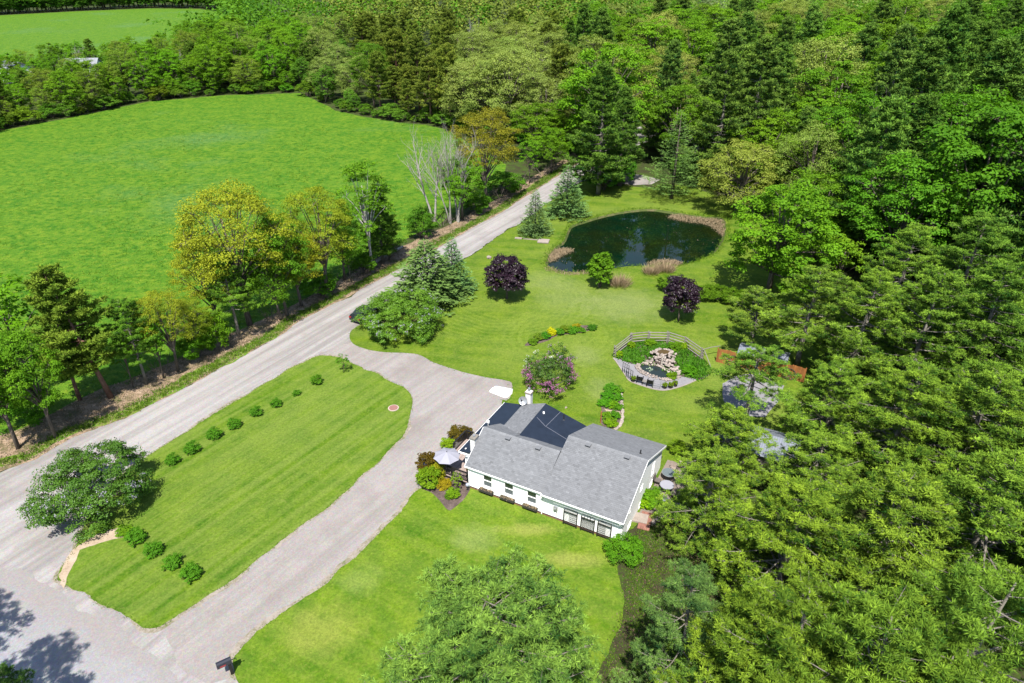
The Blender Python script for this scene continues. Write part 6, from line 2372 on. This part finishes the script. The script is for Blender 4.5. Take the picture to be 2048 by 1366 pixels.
# the tree line on the road's far side, from the left edge to the bend
GR = 'trees along the far side of the gravel road'
ROADSIDE = [
    ('maple', 'maple', (37, 897), 660, 125, (1.0, 1.1, 0.9), 'bright green maple by the road at the left edge of the frame', 3),
    ('maple', 'maple', (-60, 850), 640, 130, (0.95, 1.1, 0.9), 'green maple half outside the left edge of the frame', 1),
    ('sapling', 'young_tree', (60, 775), 556, 150, (1.1, 1.2, 0.7), 'sparse light green tree with thin pale limbs left of the leaning dark pine', 0),
    ('maple', 'maple', (112, 876), 655, 105, (1.1, 1.15, 0.9), 'green tree with a slanting trunk, second from the left edge', 0),
    ('forest_pine', 'red_pine', (222, 795), 528, 125, (1.15, 1.35, 0.9), 'leaning dark pine with a reddish trunk beside the road', 0),
    ('forest_pine', 'red_pine', (160, 800), 600, 95, (1.1, 1.3, 0.9), 'small dark pine just left of the leaning red-trunked one', 1),
    ('sapling', 'young_tree', (267, 775), 640, 60, (0.9, 1.0, 0.8), 'thin pole-like tree between the two roadside pines', 1),
    ('road_pine', 'white_pine', (294, 768), 596, 95, (0.75, 0.95, 0.8), 'dark green pine right of the leaning red-trunked one', 1),
    ('oak', 'oak', (356, 743), 582, 105, (1.0, 1.15, 0.8), 'yellow-topped small oak with several thin trunks', 0),
    ('sapling', 'young_tree', (328, 757), 640, 70, (0.8, 1.0, 0.7), 'thin green tree just left of the yellow-topped small oak', 0),
    ('oak', 'oak', (400, 712), 600, 80, (0.8, 1.05, 0.7), 'small yellow-green oak right of the yellow-topped one', 2),
    ('bush', 'bush', (425, 700), 625, 75, (1.2, 1.15, 0.7), 'light green bush at the gap in the roadside trees', None),
    ('road_pine', 'white_pine', (479, 675), 500, 115, (0.85, 1.0, 0.8), 'green pine with a pair of pale trunks at the verge', 0),
    ('oak', 'golden_oak', (500, 650), 372, 205, (1.08, 1.20, 0.8), 'largest golden-yellow oak of the roadside row', 0),
    ('oak', 'oak', (435, 668), 470, 110, (1.0, 1.12, 0.7), 'yellow-green oak on the field side of the largest golden oak', 1),
    ('maple', 'maple', (562, 640), 500, 100, (1.1, 1.1, 0.9), 'bright green maple low in front of the largest golden oak', 2),
    ('maple', 'maple', (575, 632), 425, 115, (0.9, 1.0, 0.9), 'dark green maple between the two golden oaks', 1),
    ('oak', 'golden_oak', (603, 612), 462, 112, (1.20, 1.22, 0.7), 'golden oak leaning over the road with two thin trunks', 2),
    ('oak', 'oak', (655, 590), 376, 140, (0.90, 1.12, 0.7), 'olive-yellow oak with a round top in the roadside row', 1),
    ('maple', 'maple', (689, 560), 430, 100, (0.95, 1.1, 0.9), 'fresh green maple right of the round-topped olive oak', 0),
    ('sapling', 'young_tree', (702, 562), 490, 45, (1.0, 1.1, 0.9), 'slender young tree under the fresh green maple', 1),
    ('birch', 'birch', (746, 545), 316, 105, (1.0, 1.05, 0.8), 'tall pale-trunked birch beside the fallen log', 0),
    ('softpine', 'white_pine', (766, 524), 370, 85, (0.7, 0.85, 0.75), 'grey-green pine immediately right of the tall birch', 1),
    ('sapling', 'young_tree', (779, 520), 440, 50, (1.0, 1.1, 0.8), 'slender tree at the right foot of the grey-green pine', 0),
    ('bush', 'bush', (843, 475), 413, 62, (0.6, 0.75, 0.75), 'dark rounded bush at the foot of the bare trees', None),
    ('maple', 'maple', (925, 440), 312, 92, (1.0, 1.1, 0.9), 'green maple wrapped round the stems of the bare trees', 1),
    ('oak', 'golden_oak', (974, 413), 214, 132, (0.92, 0.86, 0.75), 'tall golden-brown oak with a forked trunk beside the bare trees', 2),
    ('sapling', 'young_tree', (1059, 367), 280, 55, (1.0, 1.1, 0.8), 'young tree with a pale trunk right of the golden-brown oak', 0),
    ('maple', 'maple', (1102, 347), 255, 70, (1.1, 1.1, 0.8), 'young bright green tree with pale trunk near the road bend', 2),
    ('sapling', 'young_tree', (1125, 334), 275, 45, (1.0, 1.1, 0.8), 'slim young tree last before the road bend', 1),
    ('maple', 'maple', (1075, 322), 205, 110, (1.15, 1.05, 0.8), 'broad bright green maple behind the young trees at the road bend', 3),
    ('bush', 'bush', (1010, 385), 345, 80, (0.8, 0.95, 0.8), 'dark bush right of the forked trunk of the golden-brown oak', None),
    ('bush', 'bush', (955, 425), 385, 60, (0.75, 0.9, 0.8), 'dark bush between the bare trees and the forked trunk', None),
    ('bush', 'bush', (730, 545), 505, 60, (0.8, 0.9, 0.8), 'low bush left of the birch trunk', None),
    ('bush', 'bush', (640, 590), 545, 80, (0.8, 1.0, 0.8), 'shady bush under the round-topped olive oak', None),
    ('bush', 'bush', (395, 715), 672, 70, (0.95, 1.1, 0.8), 'green bush under the small yellow-green oak', None),
    ('bush', 'bush', (75, 838), 785, 80, (0.85, 1.1, 0.8), 'green undergrowth bush between the two leftmost trunks', None),
]
for (k, nm, b, tv, w, tint, lab, var) in ROADSIDE:
    tilt = None
    if lab.startswith('leaning dark'):
        tilt = (0.0, math.radians(-9))
    tree_px(k, nm, b, tv, w, tint, lab, 'bush' if nm == 'bush' else 'tree', GR, var, tilt)
for i, (b, tv, lab) in enumerate([((868, 443), 243, 'leftmost bare grey tree, dividing into two tall stems'), ((901, 447), 236, 'middle bare grey tree, tallest of the leafless group'),
                                  ((916, 444), 246, 'rightmost bare grey tree, its stems spreading in a fan')]):
    tree_px('bare', 'bare_tree', b, tv, 115, (1, 1, 1), lab, 'tree', 'bare trees by the road', i % 2)

# bare scrub on the verge under the row
for i, (u, v) in enumerate([(150, 850), (330, 748), (460, 690), (545, 642), (660, 585), (720, 552), (775, 518), (885, 452), (1000, 396), (1040, 372), (1085, 350)]):
    tree_px('scrub', 'scrub', (u, v), v - 32, 60, (1, 1, 1), 'tangle of bare brown twigs on the verge under the roadside trees', 'scrub', 'twiggy scrub under the roadside trees')

# trees behind the camera whose shade falls on the lower left road
for (x, y, H, r_, lab) in [(-35.8, 21.5, 16, 4.2, 'pine outside the picture whose shade lies on the paved road'), (-29.6, 17.4, 18, 4.2, 'second pine outside the picture whose shade lies on the paved road')]:
    put('high_pine', 'white_pine', x, y, H, r_, (1, 1, 1), lab, 'tree')
x, y = G(-2, 1352, 5)
put('pine', 'young_pine', x, y, 5.6, 1.5, (0.55, 0.7, 1.2), 'tip of a small dark pine in the lower left corner', 'tree')

# ------------------------------------------------------------------ the woods
EDGE = [(-200, 300), (0, 258), (150, 229), (300, 200), (450, 187), (600, 182), (640, 200), (672, 216), (740, 231), (800, 240), (850, 245), (905, 255), (960, 270), (1050, 290), (1130, 300), (1170, 310),
        (1200, 330), (1232, 330), (1233, 240), (1318, 240), (1319, 330), (1400, 360), (1430, 380), (1520, 400), (1560, 430), (1640, 440), (1700, 560), (1760, 600), (2250, 640)]


def forest_ok(u, v):
    if v > np.interp(u, [p[0] for p in EDGE], [p[1] for p in EDGE]):
        return False
    if u < 445 and 24 < v < 150 - 0.0:
        x_lo = np.interp(u, [-500, 0, 150, 300, 400, 445], [60, 31, 23, 17, 18, 26])
        x_hi = np.interp(u, [-500, 0, 200, 380, 445], [200, 150, 128, 100, 76])
        if x_lo < v < x_hi:
            return False
    if u < 430 and v <= 24 and v > np.interp(u, [-500, 0, 150, 300, 400, 430], [60, 31, 23, 17, 18, 24]):
        return False
    return True


def forest_kind(u, v, h, rng):
    """species and tint by the part of the wood: u, v is where the crown is seen"""
    r = rng.uniform()
    b = rng.uniform(0.86, 1.14)      # one tree is lighter or darker than the next; its hue wanders only a little
    t = lambda a, s=0.12: tuple(float(c * b * rng.uniform(1 - s * 0.35, 1 + s * 0.35)) for c in a)
    if u < 600:
        if v < 30:
            return ('wood_maple', 'maple', t((0.75, 0.95, 1.0)), 1.0)
        if r < 0.62:
            return ('wood_maple', 'maple', t((1.1, 1.12, 0.8), 0.22), 1.0)
        if r < 0.80:
            return ('wood_oak', 'oak', t((0.8, 0.95, 0.5), 0.2), 0.95)
        if r < 0.92:
            return ('forest_pine', 'pine', t((0.9, 1.25, 0.9)), 0.85)
        return ('bare', 'bare_tree', (1, 1, 1), 0.8)
    if u < 720 and v > 60:
        if r < 0.45:
            return ('wood_oak', 'oak', t((1.0, 1.0, 1.2), 0.2), 0.85)
        if r < 0.75:
            return ('wood_maple', 'maple', t((1.0, 1.1, 1.9)), 0.8)
        return ('forest_pine', 'pine', t((1.0, 1.25, 1.2)), 0.8)
    if 680 <= u < 1130 and v < 210:
        if 900 < u < 1090 and 60 < v < 210:
            return ('wood_oak', 'oak', t((1.05, 1.05, 1.2)), 1.05)
        if r < 0.90:
            return ('forest_pine', 'pine', t((1.15, 1.2, 1.0), 0.15), 1.05)
        if r < 0.95:
            return ('bare', 'bare_tree', (1, 1, 1), 1.0)
        return ('maple', 'maple', t((0.9, 0.9, 0.9)), 0.9)
    if u < 1160:
        if r < 0.5:
            return ('wood_oak', 'oak', t((0.95, 1.0, 0.9), 0.2), 0.9)
        if r < 0.75:
            return ('wood_maple', 'maple', t((1.05, 1.05, 0.9), 0.2), 0.85)
        return ('softpine', 'white_pine', t((0.55, 0.70, 0.8)), 0.95)
    if u > 1840 + max(0, (150 - v)) * 0.5 or (u > 1690 and v > 230):
        if r < 0.85:
            return ('softpine', 'white_pine', t((0.72, 0.84, 1.1), 0.14), 1.1)
        return ('maple', 'maple', t((0.8, 1.0, 0.9)), 1.0)
    if v < 16 and u > 1300:
        if r < 0.5:
            return ('wood_oak', 'poplar', t((0.9, 0.95, 2.2)), 0.95)
    if r < 0.36:
        return ('softpine', 'white_pine', t((0.85, 0.90, 1.3), 0.18), 1.1)
    if r < 0.58:
        return ('wood_oak', 'oak', t((1.0, 1.0, 1.0), 0.22), 1.0)
    if r < 0.94:
        return ('wood_maple' if r < 0.8 else 'maple', 'maple', t((1.1, 1.1, 0.9), 0.25), 0.95)
    return ('bare', 'bare_tree', (1, 1, 1), 1.0)


frng = np.random.default_rng(5)
LBL = {'maple': ('leafy green tree', 'maple'), 'oak': ('yellow-green oak', 'oak'), 'pine': ('olive pine', 'pine'), 'white_pine': ('grey-green pine', 'pine'),
       'bare_tree': ('bare grey tree', 'bare'), 'poplar': ('pale silvery tree', 'poplar')}


def zone(u, v):
    if u < 445 and v < 30:
        return 'in the wood beyond the far field'
    if u < 620:
        return 'in the belt of trees between the hayfield and the far field'
    if u < 880:
        return 'in the wood behind the right half of the hayfield'
    if u < 1170:
        return 'in the wood between the hayfield and the road bend'
    if u < 1420:
        return 'in the wood beyond the road bend and larch'
    if u < 1760:
        return 'in the mixed wood behind the pond'
    return 'in the dense wood at the right behind the white pines'


def where(u, v, e):
    """what the tree stands beside or behind, finer than the wood it belongs to"""
    d = 'on the front edge of' if e < 14 else ('a few rows into' if e < 60 else 'deep in')
    if u < 445 and v < 30:
        return 'in the wood past the far field'
    marks = [(150, 'the belt, left end of the hayfield'), (330, 'the belt above the hayfield scrub'), (480, 'the belt below the far field end'), (620, 'the belt, top corner of the hayfield'),
             (720, 'the wood, right corner of the hayfield'), (810, 'the wood above the bare grey trees'), (900, 'the pine wood left of the pale oaks'), (1090, 'the wood behind the golden-brown oak'),
             (1170, 'the wood left of the road bend pine'), (1290, 'the wood behind the road bend'), (1420, 'the wood behind the larch'), (1530, 'the wood behind the pale yellow tree'),
             (1640, 'the wood behind the broad pond maple'), (1780, 'the wood behind the second pond maple'), (1920, 'the dark wood behind the white pines')]
    for lim, t in marks:
        if u < lim:
            break
    else:
        t = 'the dark wood at the right edge'
    return d + ' ' + t


pts = []
grid = {}


def near(x, y, d):
    cx, cy = int(x // 6), int(y // 6)
    for i in range(cx - 2, cx + 3):
        for j in range(cy - 2, cy + 3):
            for (a, b) in grid.get((i, j), ()):
                if (a - x) ** 2 + (b - y) ** 2 < d * d:
                    return True
    return False


far_pts = []
tries = 0
while tries < 60000:
    tries += 1
    y = 62 + (330 - 62) * frng.uniform() ** 0.8
    x = frng.uniform(-1, 1) * (y * 0.85 + 25)
    u, v = PX(x, y)
    if not (-160 < u < 2420) or not forest_ok(u, v):
        continue
    d = 6.2 + (y - 80) * 0.014
    # looser deep inside, tighter on the visible edge
    e = np.interp(u, [p[0] for p in EDGE], [p[1] for p in EDGE]) - v
    d *= 0.82 if e < 25 else 1.05
    if u < 620:
        d *= 0.86
    if near(x, y, d):
        continue
    grid.setdefault((int(x // 6), int(y // 6)), []).append((x, y))
    pts.append((x, y, u, v, e))
cnt = {}
pts.sort(key=lambda p: p[1])
rest = []
for (x, y, u, v, e) in pts:
    H0 = frng.uniform(12, 25) if u > 1160 else (frng.uniform(11, 20) if u > 600 else frng.uniform(11, 17))
    ut, vt = PX(x, y, H0 * 0.75)
    k, nm, tint, hm = forest_kind(ut, vt, H0, frng)
    H = H0 * hm
    if u < 380 and e > 18:
        H = min(H, frng.uniform(7.5, 10.5))
    if e < 10 and frng.uniform() < 0.35:
        H *= 0.5
    if u > 1780 and y < 150:
        H *= 1.15
    z_ = zone(u, v)
    lab, sp = LBL[nm]
    Rr = {'maple': 0.37, 'wood_maple': 0.40, 'wood_oak': 0.40, 'oak': 0.38, 'forest_pine': 0.24, 'softpine': 0.25, 'bare': 0.27, 'birch': 0.2}[k] * H * frng.uniform(0.85, 1.15)
    if cnt.get(sp, 0) >= 295:
        rest.append((x, y, H, k, tint))
        continue
    cnt[sp] = cnt.get(sp, 0) + 1
    wh = where(u, v, e)
    size = 'tall ' if H > 17.5 else ('small ' if H < 10 else '')
    put(k, nm, x, y, H, Rr, tint, f'{size}{lab} {wh}', 'tree', f'{size}{lab}s {wh}')
# undergrowth shrubs along the wood's edge
for u in range(0, 2040, 26):
    v = float(np.interp(u, [p[0] for p in EDGE], [p[1] for p in EDGE]))
    if 1225 < u < 1330 or u > 1690:
        continue
    u2, v2 = u + frng.uniform(-8, 8), v + frng.uniform(-3, 2)
    x, y = G(u2, v2)
    h = frng.uniform(1.5, 4.5)
    grey = frng.uniform() < 0.35
    tint = (1.0, 1.0, 1.7) if grey else tuple(frng.uniform(0.7, 1.2, 3))
    wh = where(u, v, 0)
    put('bush', 'bush', x, y, h, h * 0.8, tint, ('greyish bush ' if grey else 'green bush ') + wh, 'bush', ('greyish bushes ' if grey else 'green bushes ') + wh)

# the tree line beyond the far field
for row in range(2):
    for u in range(-40, 500, 11):
        ub = u + frng.uniform(-5, 5)
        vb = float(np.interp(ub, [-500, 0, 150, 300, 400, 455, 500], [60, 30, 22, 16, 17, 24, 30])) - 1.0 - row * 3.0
        x, y = G(ub, vb)
        h = frng.uniform(13, 20) + row * 3
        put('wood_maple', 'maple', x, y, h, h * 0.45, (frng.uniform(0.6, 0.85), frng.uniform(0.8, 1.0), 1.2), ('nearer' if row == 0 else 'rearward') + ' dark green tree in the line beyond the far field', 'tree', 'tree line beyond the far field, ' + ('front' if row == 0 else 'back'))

# the far wood: one mass
far_mats = {'maple': M_LEAF, 'forest_pine': M_DPINE, 'oak': M_OAK}


def far_mass(name, kind_pred, mat, seed, n_leaf, n_max, tint=(1, 1, 1)):
    rng = np.random.default_rng(seed)
    Vs, Ts = [], []
    n = 0
    t = 0
    while n < n_max and t < n_max * 40:
        t += 1
        y = 325 + (1000 - 325) * rng.uniform() ** 1.25
        x = rng.uniform(-1, 1) * (y * 0.80 + 20)
        u, v = PX(x, y)
        if not forest_ok(u, v) or not kind_pred(u, rng):
            continue
        n += 1
        H = rng.uniform(12, 19)
        R = H * 0.40
        nl = 9
        c = rsphere(rng, nl) * np.array([R * 0.6, R * 0.6, H * 0.27]) + np.array([x, y, H * 0.62])
        C = np.repeat(c, n_leaf // nl, 0)
        d = rsphere(rng, len(C))
        d[:, 2] = np.abs(d[:, 2]) * 0.9 - 0.2
        P = C + d * R * 0.45
        Vs.append(leaf_quads(rng, P, d * 0.6 + np.array([0, 0, 0.7]) + rng.normal(size=P.shape) * 0.3, 1.5 * rng.uniform(0.7, 1.3, len(P)), 0.9))
        Ts.append(np.clip(rng.uniform(0.15, 0.75) + rng.uniform(-0.2, 0.2, len(P)), 0, 1))
    if Vs:
        o = link(name, quads_mesh(name, np.concatenate(Vs), np.concatenate(Ts), mat))
        o.color = (*tint, 1)
        tag(o, kind='stuff')


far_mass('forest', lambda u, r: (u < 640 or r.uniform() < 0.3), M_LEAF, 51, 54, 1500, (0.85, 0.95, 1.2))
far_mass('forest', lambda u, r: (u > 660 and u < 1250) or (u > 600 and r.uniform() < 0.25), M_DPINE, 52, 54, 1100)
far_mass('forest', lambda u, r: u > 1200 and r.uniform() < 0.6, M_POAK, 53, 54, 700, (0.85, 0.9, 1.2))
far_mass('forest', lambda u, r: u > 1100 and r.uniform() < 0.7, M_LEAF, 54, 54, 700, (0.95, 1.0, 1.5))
if rest:
    rng = np.random.default_rng(9)
    for sp, mt in (('maple', M_LEAF), ('wood_maple', M_LEAF), ('wood_oak', M_POAK), ('forest_pine', M_DPINE), ('softpine', M_PINE), ('oak', M_OAK)):
        Vs, Ts = [], []
        for (x, y, H, k, tint) in rest:
            if k != sp:
                continue
            me = PROTO[k][0].parts[0][1]
            R = H * 0.3
            c = rsphere(rng, 12) * np.array([R * 0.65, R * 0.65, H * 0.28]) + np.array([x, y, H * 0.62])
            C = np.repeat(c, 20, 0)
            d = rsphere(rng, len(C))
            d[:, 2] = np.abs(d[:, 2]) * 0.9 - 0.2
            P = C + d * R * 0.42
            Vs.append(leaf_quads(rng, P, d * 0.6 + np.array([0, 0, 0.7]) + rng.normal(size=P.shape) * 0.3, 0.7 * rng.uniform(0.7, 1.3, len(P)), 0.8))
            Ts.append(np.clip(rng.uniform(0.2, 0.7) + rng.uniform(-0.2, 0.2, len(P)), 0, 1))
        if Vs:
            tag(link('forest', quads_mesh('forest', np.concatenate(Vs), np.concatenate(Ts), mt)), kind='stuff')


# houses half hidden in the far trees
def far_house(px_, z, rz, L, D, label, roofm):
    x, y = G(px_[0], px_[1], z)
    e = empty('farmhouse', (x, y, 0), rz, label, 'house')
    m = MB()
    m.box2((-L / 2, -D / 2, 0), (L / 2, D / 2, z - 2.0))
    m.build('wall', M_SIDING, e)
    m = MB()
    m.xprism([(-D / 2, z - 2.0), (D / 2, z - 2.0), (0, z - 0.15)], -L / 2 + 0.1, L / 2 - 0.1)
    m.build('gable', M_SIDING, e)
    for s in (-1, 1):
        m = MB()
        y1 = s * (D / 2 + 0.5)
        q = [(-L / 2 - 0.4, 0, z), (L / 2 + 0.4, 0, z), (L / 2 + 0.4, y1, z - 2.2), (-L / 2 - 0.4, y1, z - 2.2)]
        m.add(q + [(p[0], p[1], p[2] - 0.15) for p in q], [(0, 1, 2, 3), (7, 6, 5, 4), (2, 6, 7, 3), (0, 4, 5, 1), (0, 3, 7, 4), (1, 5, 6, 2)])
        m.build('roof', roofm, e)
    for i in range(3):
        m = MB()
        m.box2((-L / 2 + L * (i + 0.6) / 3.2 - 0.5, -D / 2 - 0.04, 1.0), (-L / 2 + L * (i + 0.6) / 3.2 + 0.5, -D / 2 - 0.003, 2.2))
        m.build('window', M_GLASS, e)
    return e


far_house((163, 116), 7.0, 0.15, 10, 6, 'pale-roofed farmhouse half hidden in the belt of trees by the far field', M_GREYM)
far_house((20, 122), 7.0, -0.5, 9, 7, 'pale-roofed farmhouse at the left edge behind the belt of trees', M_GREYM)
far_house((1622, 38), 13.5, 0.9, 12, 9, 'pale-roofed house deep in the wood far behind the pond', M_GREYM)
